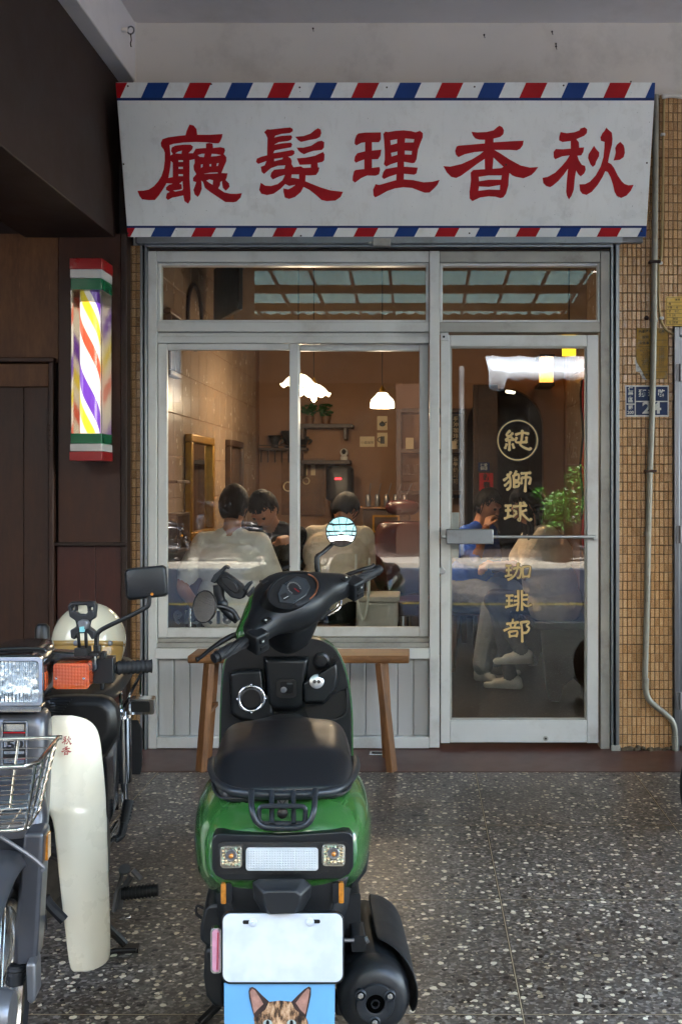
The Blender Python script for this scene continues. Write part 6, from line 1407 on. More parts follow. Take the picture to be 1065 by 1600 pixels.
# pendant lamps, lit
def shade_mat(name, s):
    return emit(name, (1.0, .80, .52), s)
LM = shade_mat('lit opal glass', 0.28); LM2 = shade_mat('lit ruffled glass', 0.18)
def lampl(o, w_):
    l = bpy.data.lights.new('bulb', 'POINT'); l.energy = w_; l.color = (1, .76, .52); l.shadow_soft_size = .05
    lo = bpy.data.objects.new('bulb', l); lo.location = o; COL.objects.link(lo); return lo
def pendant(px, py, Y, dia, kind, label):
    c = W(px, py, Y); o = thing('pendant_lamp', label, 'lamp', c, group='pendant lamps in the shop'); r = dia / 2
    m = MB()
    if kind == 'opal': m.lathe([(.02, r * 1.0), (.035, r * .95), (r * .55, r * .75), (r * .9, r * .42), (r, r * .1), (r, -r * .25), (r * .985, -r * .28), (r * .3, -r * .28)], c, (0, 0, 1), 32); m.build('lamp_shade', LM, o)
    else:
        rows = []
        for rr, h in ((.025, .45), (.4 * r, .38), (.65 * r, .15), (.85 * r, -.12), (r, -.18)):
            rows.append([c + Vector((rr * math.cos(t) * (1 + .06 * f * math.cos(8 * t)), rr * math.sin(t) * (1 + .06 * f * math.cos(8 * t)), h * r + .13 * r * f * math.cos(8 * t))) for t in [2 * PI * k / 64 for k in range(65)] for f in [max(0, rr / r - .3)]])
        m.grid(rows); m.build('lamp_shade', LM2, o, solid=.004)
        m = MB(); m.lathe([(.012, .03), (.03, 0), (.032, -.03), (.018, -.07), (.003, -.085)], c + Vector((0, 0, .01)), (0, 0, 1), 16); m.build('bulb', LM, o)
    m = MB(); top = c + Vector((0, 0, r * (.98 if kind == 'opal' else .45))); m.lathe([(.022, -.005), (.02, .025), (.008, .04), (.004, .05)], top, (0, 0, 1), 14); m.build('lamp_holder', MT['goldframe'], o)
    m = MB(); m.tube([top, (c.x, c.y, ZC if c.y < 7.9 else 2.62)], .003, 6); m.build('cord', MT['blackpaint'], o)
    lo = lampl(c + Vector((0, 0, -r * .55 - .02)), 0.72); return o
pendant(597, 632, 7.2, .168, 'opal', 'opal white bell shaped pendant lamp shining above the counter')
pendant(490, 612, 7.5, .24, 'ruffle', 'ruffled glass pendant lamp, the lower one near the window mullion')
pendant(466, 597, 7.0, .24, 'ruffle', 'ruffled glass pendant lamp half hidden by the window mullion, the higher one')

# furnishings
def wall_frame(label, y0, y1, z0, z1, mat, wd, inner='mirror', nm='wall_mirror', cat='mirror'):
    o = thing(nm, label, cat, (XL + .01, (y0 + y1) / 2, z0)); x = XL + .006
    m = MB(); m.box(x, x + .045, y0, y1, z1 - wd, z1); m.box(x, x + .045, y0, y1, z0, z0 + wd); m.box(x, x + .0452, y0, y0 + wd, z0 + wd, z1 - wd); m.box(x, x + .0452, y1 - wd, y1, z0 + wd, z1 - wd); m.build('frame', mat, o, bevel=.008, seg=3)
    m = MB(); m.box(x, x + .015, y0 + wd, y1 - wd, z0 + wd, z1 - wd); m.build('mirror_glass' if inner == 'mirror' else 'picture', MT[inner], o, smooth=False)
wall_frame('large gilt framed mirror on the left wall inside the shop', 6.25, 6.95, 1.03, 1.68, MT['goldframe'], .05)
wall_frame('dark framed narrow picture on the left wall beyond the gilt mirror', 7.55, 8.1, .98, 1.70, MT['in_wood'], .05, 'in_dark', 'picture', 'picture')
wall_frame('small dark cabinet on the left wall near the window top', 5.72, 5.98, 1.98, 2.35, MT['in_wood2'], .03, 'in_dark', 'wall_cabinet', 'cabinet')
o = thing('wall_shelf', 'two small wooden box shelves low on the left wall beside the gilt mirror', 'shelf', (XL + .06, 5.8, 1.0))
m = MB(); 
for z in (1.0, 1.2, 1.38): m.box(XL + .031, XL + .11, 5.62, 5.92, z, z + .015)
for y in (5.62, 5.905): m.box(XL + .031, XL + .11, y, y + .015, 1.015, 1.2)
m.build('boards', MT['in_wood2'], o, bevel=.002)
m = MB(); m.torus((XL + .012, 6.5, 2.42), (1, 0, 0), .20, .014, 40, 8); tag(m.build('clock_ring', MT['in_wood']), 'round dark ringed wall clock high on the left wall', 'clock')
m = MB(); m.obox(Matrix.Translation((-1.22, 6.6, 2.62)) @ Matrix.Rotation(R(25), 4, 'Z'), .03, .62, .36); o = m.build('menu_television', MT['blackpaint'], bevel=.006); tag(o, 'black tilted screen hanging high on the left inside the shop', 'screen')
m = MB(); m.obox(Matrix.Translation((-1.15, 6.62, 2.94)) @ Matrix.Rotation(R(18), 4, 'Z'), .03, .5, .42); tag(m.build('poster_board', MT['in_dark'], bevel=.004), 'dark poster board behind the left transom pane', 'board')
# shelf with coffee drippers
o = thing('dripper_shelf', 'dark rack shelf high on the back wall at left', 'shelf', (-1.15, YB - .1, 1.68))
m = MB(); m.box(-1.40, -.98, YB - .16, YB, 1.67, 1.69); m.tube([(-1.40, YB - .16, 1.71), (-.98, YB - .16, 1.71)], .006, 6)
for k in range(7): m.tube([(-1.38 + k * .06, YB - .15, 1.67), (-1.38 + k * .06, YB - .15, 1.56)], .008, 6)
m.build('rack', MT['in_wood'], o)
for x, r, mt in ((-1.27, .055, 'blackpaint'), (-1.14, .075, 'blackpaint'), (-1.02, .05, 'rail')):
    m = MB(); m.lathe([(r * .5, 0), (r * .55, .01), (r * .4, .02), (r, r * 1.9), (r * 1.02, r * 2)], (x, YB - .09, 1.69), (0, 0, 1), 20, cap=False); m.tube([(x + r * .8, YB - .09, 1.69 + r * 1.6), (x + r * 1.5, YB - .09, 1.69 + r * 1.3), (x + r * .9, YB - .09, 1.69 + r * .7)], .006, 6, sm=3)
    tag(m.build('coffee_dripper', MT[mt], solid=.004), {-1.27: 'tall narrow black coffee dripper on the rack shelf', -1.14: 'wide black coffee dripper in the middle of the rack shelf', -1.02: 'small grey coffee dripper at the right of the rack shelf'}[x], 'coffee dripper')
o = thing('notice_board', 'brown notice board with pinned cards under the dripper rack', 'board', (-1.02, YB - .02, 1.12))
m = MB(); m.box(-1.22, -.84, YB - .03, YB, 1.1, 1.60); m.build('board', MT['in_wood2'], o, smooth=False)
m = MB(); m.box(-1.15, -1.08, YB - .034, YB - .03, 1.42, 1.58); m.box(-1.02, -.99, YB - .034, YB - .03, 1.45, 1.56); m.box(-.96, -.92, YB - .034, YB - .03, 1.45, 1.56); m.build('cards', MT['paper'], o, smooth=False)
m = MB(); m.torus((-1.16, YB - .035, 1.35), (0, 1, 0), .04, .006, 20, 6); m.torus((-1.0, YB - .035, 1.40), (0, 1, 0), .028, .005, 20, 6); m.build('round_cards', MT['paper'], o)
for k, (x0, x1, z) in enumerate(((-1.08, -.58, 1.86), (-1.08, -.60, 1.545))):
    o = thing('wall_shelf', ('upper dark plank shelf with small green plants on the back wall', 'lower dark plank shelf with a white camera on the back wall')[k], 'shelf', ((x0 + x1) / 2, YB - .12, z)); m = MB(); m.box(x0, x1, YB - .24, YB, z, z + .035); m.box(x0 + .05, x0 + .08, YB - .2, YB, z - .1, z); m.box(x1 - .08, x1 - .05, YB - .2, YB, z - .1, z); m.build('plank', MT['in_wood'], o, bevel=.003)
def leafclump(mb, c, rad, n, size, flat=1.0):
    for _ in range(n):
        v = Vector((random.gauss(0, 1), random.gauss(0, 1), random.gauss(0, 1))); v = v.normalized() * (random.random() ** .45)
        p = Vector(c) + Vector((v.x * rad[0], v.y * rad[1], v.z * rad[2])); a = Vector((random.gauss(0, 1), random.gauss(0, 1), random.gauss(0, .5))).normalized(); b = a.orthogonal().normalized(); b.rotate(Matrix.Rotation(random.uniform(0, 6.3), 3, a)); nn = a.cross(b)
        s_ = size * random.uniform(.6, 1.25)
        mb.face([p - a * s_, p - a * s_ * .3 + b * s_ * .5, p + a * s_ * .45 + b * s_ * .42, p + a * s_ * 1.1 + nn * s_ * .2, p + a * s_ * .45 - b * s_ * .42, p - a * s_ * .3 - b * s_ * .5])
for k, x in enumerate((-.96, -.82)):
    o = thing('shelf_plant', ('small green pot plant at the left of the upper shelf', 'small green pot plant at the right of the upper shelf')[k], 'plant', (x, YB - .12, 1.895)); m = MB(); m.lathe([(.03, 0), (.042, .07), (.044, .07)], (x, YB - .12, 1.895), (0, 0, 1), 16); m.build('pot', MT['in_wood2'], o); m = MB(); leafclump(m, (x, YB - .12, 2.02), (.07, .06, .06), 90, .02); m.build('leaves', MT['leaf_d'], o, smooth=False)
o = thing('security_camera', 'small white camera with black face on the lower shelf', 'camera', (-.66, YB - .12, 1.58)); m = MB(); m.lathe([(.03, 0), (.032, .03), (.012, .05)], (-.66, YB - .12, 1.58), (0, 0, 1), 18); m.ball((-.66, YB - .12, 1.65), .036, 16); m.build('housing', MT['sneaker'], o); m = MB(); m.ball((-.66, YB - .145, 1.655), (.02, .016, .024), 14); m.build('lens', MT['blackpaint'], o)
o = thing('coffee_grinder', 'black coffee machine with a red display behind the seated people', 'coffee machine', (-.68, YB - .3, .95))
m = MB(); m.loft([[Vector((-.68 + x, YB - .3 + y, z)) for x, y in supell(hw, hd__, 20, 4)] for z, hw, hd__ in ((.95, .11, .12), (1.0, .11, .12), (1.02, .07, .1), (1.22, .08, .1), (1.25, .12, .13), (1.5, .115, .12), (1.53, .09, .1))]); m.build('machine_body', MT['blackpaint'], o, bevel=.005)
m = MB(); m.box(-.715, -.66, YB - .432, YB - .428, 1.41, 1.425); m.build('display', emit('red display', (1, .02, .03), .25), o, smooth=False)
o = thing('counter', 'dark wooden coffee counter with a framed panel at the back of the shop', 'counter', (-.3, 8.4, 0))
m = MB(); m.box(-1.1, .28, 8.25, 8.9, .90, .94); m.build('top', MT['in_wood2'], o, bevel=.004); m = MB(); m.box(-1.05, .24, 8.3, 8.85, 0.002, .90); m.build('body', MT['in_wood'], o, smooth=False)
m = MB(); q = [(-.12, .62), (.16, .62), (.16, .84), (-.12, .84)]; m.prism([(x, 8.285, z) for x, z in q], (0, .015, 0), [[(x, 8.285, z) for x, z in ((-.09, .65), (.13, .65), (.13, .81), (-.09, .81))]]); m.build('panel_frame', MT['in_wood2'], o, bevel=.002)
o = thing('glass_cabinet', 'small dark oven cabinet standing on the coffee counter', 'cabinet', (-.3, 8.5, .94)); 
m = MB(); m.box(-.46, -.08, 8.4, 8.75, .94, 1.17); m.build('body', MT['in_wood'], o, bevel=.006); m = MB(); m.box(-.48, -.06, 8.38, 8.77, 1.17, 1.19); m.build('top_board', MT['in_wood2'], o, bevel=.003)
m = MB(); m.prism([(x, 8.392, z) for x, z in ((-.38, .98), (-.16, .98), (-.16, 1.12), (-.38, 1.12))], (0, .008, 0), [[(x, 8.392, z) for x, z in ((-.365, .995), (-.175, .995), (-.175, 1.105), (-.365, 1.105))]]); m.build('door_frame', MT['goldframe'], o)
for k in range(5):
    x = -.42 + k * .075; m = MB(); m.lathe([(.022, 0), (.024, .04), (.02, .09), (.012, .1)], (x, 8.5 + .03 * (k % 2), 1.19), (0, 0, 1), 14); m.tube([(x + .01, 8.5, 1.28), (x + .02 + .01 * k, 8.49, 1.38)], .004, 6)
    tag(m.build('utensil_jar', MT['dull']), 'steel utensil jar on the small cabinet', 'jar', 'utensil jars on the cabinet')
for k in range(3):
    x = .05 + k * .075; m = MB(); m.lathe([(.026, 0), (.028, .02), (.028, .13), (.010, .17), (.009, .2), (.013, .2), (.013, .215)], (x, 8.45, .94), (0, 0, 1), 16); tag(m.build('syrup_bottle', MT['paper']), 'pale syrup bottle in the row at the right end of the counter', 'bottle', 'syrup bottles on the counter')
# right shelf unit
o = thing('shelf_unit', 'tall dark wooden shelf unit holding rows of glasses right of the counter', 'shelf', (.16, 9.0, 0))
m = MB(); x0, x1 = -.20, .36
for x in (x0, x1): m.box(x, x + .045, 8.92, 9.19, 0.002, 2.02)
for z in (.96, 1.28, 1.64, 1.99): m.box(x0 + .045, x1, 8.93, 9.19, z, z + .035)
m.build('shelf_frame', MT['in_wood'], o, bevel=.003)
for j, z in enumerate((1.315, 1.46)):
    if j == 1:
        m = MB(); m.box(x0 + .046, x1 - .001, 8.95, 9.18, 1.45, 1.46); m.build('glass_board', MT['clear'], o, smooth=False)
    for k in range(6):
        m = MB(); m.lathe([(.022, 0), (.028, .08), (.0265, .08), (.021, .006)], (x0 + .09 + k * .083, 9.02, z), (0, 0, 1), 16, cap=False); tag(m.build('drinking_glass', MT['clear']), 'clear drinking glass in the rows on the dark shelf unit', 'glass', 'glasses on the shelf unit')
for k, (x, w_, h) in enumerate(((-.12, .07, .10), (.16, .04, .19), (.27, .05, .07))):
    m = MB(); m.box(x, x + w_, 8.99, 9.02, 1.675, 1.675 + h); tag(m.build('card_box', MT['paper'], bevel=.002), ('square pale card on the top shelf of the unit', 'tall pale carton on the top shelf of the unit', 'low pale box at the right of the top shelf')[k], 'card')
for k, (a, b, c_, d_, lab) in enumerate(((589, 605, 650, 672, 'pale card with a teapot drawing on the back wall under the opal lamp'), (589, 605, 676, 698, 'pale card with a jug drawing below the teapot card'), (562, 585, 682, 698, 'pale card with a short line of lettering left of the jug card'))):
    p, q = W(a, c_, YB - .01), W(b, d_, YB - .01); o = thing('drawing_card', lab, 'card', (p.x, YB, q.z)); m = MB(); m.box(p.x, q.x, YB - .012, YB - .002, q.z, p.z); m.build('card', MT['paper'], o, smooth=False)
    m = MB(); cx, cz = (p.x + q.x) / 2, (p.z + q.z) / 2
    if k == 0: m.ball((cx, YB - .013, cz - .01), (.028, .003, .02), 14); m.tube([(cx + .02, YB - .013, cz), (cx + .04, YB - .013, cz + .012)], .004, 5); m.ball((cx, YB - .013, cz + .014), .006, 8)
    elif k == 1: m.box(cx - .018, cx + .02, YB - .0145, YB - .0125, cz - .035, cz + .03); m.torus((cx - .02, YB - .0135, cz), (0, 1, 0), .02, .004, 16, 5)
    else: add_text(m, '小森珈琲', .028, (cx, YB - .0125, cz - .01), (1, 0, 0), (0, 0, 1))
    m.build('drawing', MT['blackpaint'], o)
# items seen through the door
o = thing('menu_board', 'tall black menu board with columns of writing left of the arch', 'menu board', W(716, 780, YB - .02)); p, q = W(706, 648, YB - .02), W(728, 778, YB - .02)
m = MB(); m.box(p.x, q.x, YB - .03, YB - .002, q.z, p.z); m.build('board', MT['blackpaint'], o, bevel=.002)
m = MB()
for xx in (711.5, 722.5): add_text(m, '手沖珈琲拿鐵紅茶牛奶可可', .048, W(xx, 655, YB - .031), (1, 0, 0), (0, 0, 1), vertical=True, pitch=1.05)
m.build('lettering', MT['paper'], o, smooth=False)
o = thing('red_couplet', 'red paper banner with black brush writing inside the door', 'banner', W(758, 790, 8.6)); p, q = W(748.5, 739, 8.6), W(770, 790, 8.6)
m = MB(); m.box(p.x, q.x, 8.6, 8.604, q.z, p.z); m.build('paper', MT['couplet'], o, smooth=False); m = MB(); add_text(m, '新春發萬', .062, W(760, 746, 8.599), (1, 0, 0), (0, 0, 1), vertical=True, off=.002); m.build('lettering', MT['blackpaint'], o, smooth=False)
m = MB(); m.box(p.x - .05, p.x - .01, 8.604, 8.70, 0.002, 2.2); m.box(p.x - .01, q.x + .04, 8.606, 8.66, 1.0, 2.2); m.box(p.x - .05, q.x + .04, 8.604, 8.7, 0.002, 1.0); tag(m.build('partition_post', MT['in_wood'], bevel=.003), 'dark wooden partition carrying the red banner', 'partition')
o = thing('house_plate', 'small blue plate fixed above the red banner', 'plate', W(755, 737, 8.59)); p, q = W(746.5, 722.5, 8.6), W(764.5, 736.5, 8.6); m = MB(); m.box(p.x, q.x, 8.595, 8.603, q.z, p.z); m.build('plate', MT['plateblue'], o, smooth=False); m = MB(); add_text(m, '仁愛', .03, W(755.5, 727, 8.594), (1, 0, 0), (0, 0, 1)); add_text(m, '獅球', .03, W(755.5, 732.5, 8.594), (1, 0, 0), (0, 0, 1)); m.build('lettering', MT['platewhite'], o, smooth=False)
o = thing('bead_curtain', 'hanging curtain of dark green and red bead strings at the right wall', 'curtain', (XR - .1, 7.0, 1.2))
BM = [MT['leaf_d'], MT['couplet'], MT['blackpaint'], MT['in_wood2']]
for g_ in range(4):
    m = MB()
    for k in range(4):
        y = 6.75 + (k * 4 + g_) * .05; x = XR - .09 + .02 * math.sin(k * 3 + g_)
        m.tube([(x + .01 * math.sin(j * 1.3 + k), y, 2.12 - j * .1) for j in range(10 + (k * 5 + g_ * 3) % 5)], [.012, .014], 6)
    m.build('bead_strings', BM[g_], o)
m = MB(); m.tube([(XR - .09, 6.6, 2.13), (XR - .09, 7.65, 2.13)], .012, 8); m.build('curtain_rod', MT['in_wood2'], o)
o = thing('wall_lantern', 'orange glowing wall lantern high on the right inside the door', 'lamp', W(853, 598, 8.9)); p = W(853, 580, 8.9)
m = MB(); m.box(p.x - .055, p.x + .055, 8.85, 8.95, p.z - .10, p.z + .12); m.build('lamp_shade', emit('amber lantern paper', (1, .42, .08), .10), o, bevel=.004); m = MB(); m.box(p.x - .065, p.x + .065, 8.84, 9.2, p.z - .13, p.z - .10); m.box(p.x - .065, p.x + .065, 8.84, 9.2, p.z + .12, p.z + .14); m.build('bracket', MT['in_wood'], o, bevel=.003)
o = thing('yellow_sign', 'bright yellow plate under the ceiling at the right of the door', 'sign', W(885, 556, 7.5)); p, q = W(878, 540, 7.5), W(899, 556, 7.5); m = MB(); m.box(p.x, q.x, 7.49, 7.51, q.z, p.z + .1); m.build('plate', emit('yellow light panel', (1, .62, .02), .12), o, bevel=.002); m = MB(); m.tube([((p.x + q.x) / 2, 7.5, p.z + .1), ((p.x + q.x) / 2, 7.5, ZC)], .006, 6); m.build('hanger', MT['in_wood'], o)
m = MB(); m.obox(Matrix.Translation(W(797, 612, 9.9)) @ Matrix.Rotation(R(8), 4, 'Y'), .09, .05, .03); tag(m.build('passage_light', emit('warm strip', (1, .85, .55), .3), bevel=.01), 'small warm light glowing inside the arched passage', 'lamp')
# cooler box, seats
o = thing('cooler_box', 'white lidded cooler box on a low stand behind the right window pane', 'cooler', W(588, 985, 6.1)); p, q = W(556, 932, 6.1), W(621, 981, 6.1)
m = MB(); m.box(p.x, q.x, 6.1, 6.4, q.z, p.z - .035); m.build('tub', MT['sneaker'], o, bevel=.012, seg=3); m = MB(); m.box(p.x - .01, q.x + .01, 6.09, 6.41, p.z - .033, p.z); m.build('lid', MT['sneaker'], o, bevel=.008, seg=3)
m = MB(); m.box(p.x + .01, q.x - .01, 6.12, 6.38, 0.002, q.z - .002); m.build('stand', MT['in_wood'], o, smooth=False)
m = MB(); a = W(556, 866, 6.05); b = W(566, 968, 6.05); c_ = W(577, 872, 6.05); m.tube([a, W(557, 930, 6.05), b, W(575, 935, 6.05), c_], .008, 6, sm=5); tag(m.build('bag_strap', MT['cloth_w']), 'white bag strap hanging in a loop in front of the cooler box', 'strap')
o = thing('inside_bench', 'dark wooden bench with a carved end panel under the woman behind the door', 'bench', (1.0, 6.75, 0)); m = MB(); m.box(.72, 1.20, 6.50, 7.9, .46, .51); m.build('seat_plank', MT['in_dark'], o, bevel=.006)
for y in (6.53, 7.8):
    m = MB(); m.prism([(x, y, z) for x, z in ((.76, .46), (1.14, .46), (1.12, .12), (1.14, .04), (1.13, .002), (1.04, .002), (1.02, .10), (.97, .15), (.91, .10), (.88, .002), (.82, .002), (.80, .06), (.79, .2))], (0, .05, 0)); m.build('end_panel', MT['in_dark'], o, bevel=.005)
m = MB(); m.box(1.22, 1.26, 6.50, 7.9, .0, 1.02); m.build('bench_back', MT['in_dark'], o, bevel=.005)
o = thing('barber_chair', 'maroon leather barber chair with chrome fittings behind the right window pane', 'barber chair', (-.12, 7.0, 0)); MT['maroon'] = M('maroon leather', '#3a1218', .3, var=.15, bump=.2, bs=60)
m = MB(); m.loft([[Vector((-.12 + x, y + .0, z + zz)) for x, zz in rrect(-.22, .22, -.0, .10, .04)] for y, z in ((6.85, .50), (7.25, .50))]); m.build('seat', MT['maroon'], o, bevel=.01)
m = MB(); m.loft([[Vector((-.12 + x, yy + .06 * k, z)) for x, k in ((-hw, 0), (-hw * .9, -1), (hw * .9, -1), (hw, 0), (hw * .9, 1), (-hw * .9, 1))] for z, hw, yy in ((.58, .21, 7.18), (.85, .22, 7.24), (1.08, .20, 7.30), (1.12, .15, 7.31))]); m.build('backrest', MT['maroon'], o, sub=1)
m = MB(); m.loft([[Vector((-.12 + x, yy + .05 * k, z)) for x, k in ((-hw, 0), (-hw * .9, -1), (hw * .9, -1), (hw, 0), (hw * .9, 1), (-hw * .9, 1))] for z, hw, yy in ((1.15, .10, 7.30), (1.2, .13, 7.31), (1.27, .12, 7.33))]); m.build('headrest', MT['maroon'], o, sub=1)
m = MB(); m.lathe([(.28, 0.002), (.28, .03), (.07, .07), (.06, .50)], (-.12, 7.05, 0), (0, 0, 1), 28); m.build('pedestal', MT['chrome'], o)
for x in (-.37, .13): m = MB(); m.tube([(x, 7.2, .55), (x, 7.2, .78), (x, 6.85, .78), (x, 6.82, .70)], .02, 10, sm=3); m.build('armrest', MT['chrome'], o)
def stool(label, x, y, z, r=.17):
    o = thing('stool', label, 'stool', (x, y, 0)); m = MB(); m.lathe([(r * .96, z - .05), (r, z - .045), (r, z - .01), (r * .93, z)], (x, y, 0), (0, 0, 1), 28); m.build('seat', MT['in_wood2'], o)
    for k in range(4):
        a = PI / 4 + PI / 2 * k; m = MB(); m.tube([(x + r * .7 * math.cos(a), y + r * .7 * math.sin(a), z - .05), (x + r * .95 * math.cos(a), y + r * .95 * math.sin(a), 0.002)], .016, 8); m.build('leg', MT['in_wood2'], o)
stool('round wooden stool under the person in the blue shirt', .36, 7.66, .47)
stool('round wooden stool under the person hunched in beige', -.56, 6.33, .53)
stool('round wooden stool under the person in black with a phone', -.86, 6.72, .53)
o = thing('barber_chair', 'low dark barber chair under the person in the white shirt', 'barber chair', (-1.1, 6.02, 0))
m = MB(); m.box(-1.31, -.88, 5.85, 6.28, .36, .47); m.build('seat', MT['in_wood'], o, bevel=.03, seg=3); m = MB(); m.lathe([(.26, 0.002), (.26, .03), (.06, .06), (.05, .36)], (-1.1, 6.06, 0), (0, 0, 1), 28); m.build('pedestal', MT['chrome'], o)
for x in (-1.33, -.89): m = MB(); m.tube([(x, 6.0, .44), (x, 6.0, .64), (x, 6.3, .64)], .022, 10); m.build('armrest', MT['chrome'], o)
o = thing('low_table', 'small dark table with cups between the people behind the window', 'table', (-.72, 7.25, 0)); m = MB(); m.box(-1.0, -.4, 7.05, 7.45, .70, .735); m.build('table_top', MT['in_wood2'], o, bevel=.004)
for x in (-.96, -.44):
    for y in (7.09, 7.41): m = MB(); m.box(x - .02, x + .02, y - .02, y + .02, 0.002, .70); m.build('leg', MT['in_wood2'], o)
m = MB(); m.lathe([(.034, 0), (.038, .15), (.04, .155)], (-1.0 + .12, 7.2, .735), (0, 0, 1), 18); tag(m.build('paper_cup', MT['sneaker']), 'tall white paper cup on the low dark table', 'cup')
# ---------------------------------------------------------------- people
def ik(a, b, l1, l2, pole):
    d_ = b - a; L = min(d_.length, (l1 + l2) * .995)
    if d_.length > L: b = a + d_.normalized() * L; d_ = b - a
    k = (l1 * l1 - l2 * l2 + L * L) / (2 * L); h = math.sqrt(max(0, l1 * l1 - k * k)); u = d_.normalized(); p = pole - u * pole.dot(u)
    return a + u * k + p.normalized() * h, b
def body(segs, name, parent, vox=.007):
    m = MB()
    for s_ in segs:
        if s_[0] == 'E': m.ball(s_[1], s_[2], 18, s_[4] if len(s_) > 4 else None)
        else:
            a, b, r0, r1 = Vector(s_[0]), Vector(s_[1]), s_[2], s_[3]; d_ = (b - a); L = max(d_.length, 1e-4)
            prof = [(r0 * math.cos(R(t)), r0 * math.sin(R(t))) for t in range(-90, 1, 18)] + [(r1 * math.cos(R(t)), L + r1 * math.sin(R(t))) for t in range(0, 91, 18)]
            m.lathe(prof, a, d_ if d_.length > 1e-4 else (0, 0, 1), 14)
    bmesh.ops.recalc_face_normals(m.bm, faces=m.bm.faces)
    me = bpy.data.meshes.new(name); m.bm.to_mesh(me); m.bm.free(); ob = bpy.data.objects.new(name, me); COL.objects.link(ob)
    md = ob.modifiers.new('r', 'REMESH'); md.mode = 'VOXEL'; md.voxel_size = vox
    ms = ob.modifiers.new('s', 'SMOOTH'); ms.iterations = 4; ms.factor = .5
    ev = ob.evaluated_get(bpy.context.evaluated_depsgraph_get()); me2 = bpy.data.meshes.new_from_object(ev)
    bpy.data.objects.remove(ob); bpy.data.meshes.remove(me)
    mats = []
    for s_ in segs:
        mt = s_[3] if s_[0] == 'E' else s_[4]
        if mt not in mats: mats.append(mt)
    me2.materials.clear()
    for k in mats: me2.materials.append(MT[k])
    pre = []
    for s_ in segs:
        if s_[0] == 'E':
            r_ = s_[2] if hasattr(s_[2], '__len__') else (s_[2],) * 3; pre.append((Vector(s_[1]), Vector((0, 0, 0)), 1, sum(r_) / 3, sum(r_) / 3, mats.index(s_[3])))
        else:
            a, b = Vector(s_[0]), Vector(s_[1]); pre.append((a, b - a, max((b - a).length_squared, 1e-8), s_[2], s_[3], mats.index(s_[4])))
    for p in me2.polygons:
        c = p.center; best = 9; bi = 0
        for a, d_, L2, r0, r1, mi in pre:
            t = min(1, max(0, (c - a).dot(d_) / L2)); v = (c - a - d_ * t).length - (r0 + (r1 - r0) * t)
            if v < best: best, bi = v, mi
        p.material_index = bi; p.use_smooth = True
    o = bpy.data.objects.new(name, me2); COL.objects.link(o)
    o.parent = parent; inv = parent.matrix_basis.inverted()
    me2.transform(inv); return o
def hand(segs, wrist, dirv, side, palmn, curl=.5):
    """palm, four unequal bent fingers and a thumb from the side of the palm"""
    u = dirv.normalized(); n = (palmn - u * palmn.dot(u)).normalized(); x = u.cross(n) * side
    pc = wrist + u * .045
    for k in (-1, 0, 1): segs.append((wrist + x * .012 * k, wrist + u * .08 + x * .022 * k, .014, .013, 'skin'))
    for k, (off, L) in enumerate(((-.03, .068), (-.010, .078), (.011, .072), (.030, .056))):
        b = wrist + u * .084 + x * off; m1 = b + (u * math.cos(curl) + n * math.sin(curl)) * L * .5; m2 = m1 + (u * math.cos(curl * 2.2) + n * math.sin(curl * 2.2)) * L * .5
        segs.append((b, m1, .0088, .008, 'skin')); segs.append((m1, m2, .008, .007, 'skin'))
    b = wrist + u * .03 - x * .030; m1 = b - x * .03 + u * .028 + n * .012; segs.append((b, m1, .0115, .0095, 'skin')); segs.append((m1, m1 + u * .026 + n * .016 + x * .004, .0092, .0078, 'skin'))
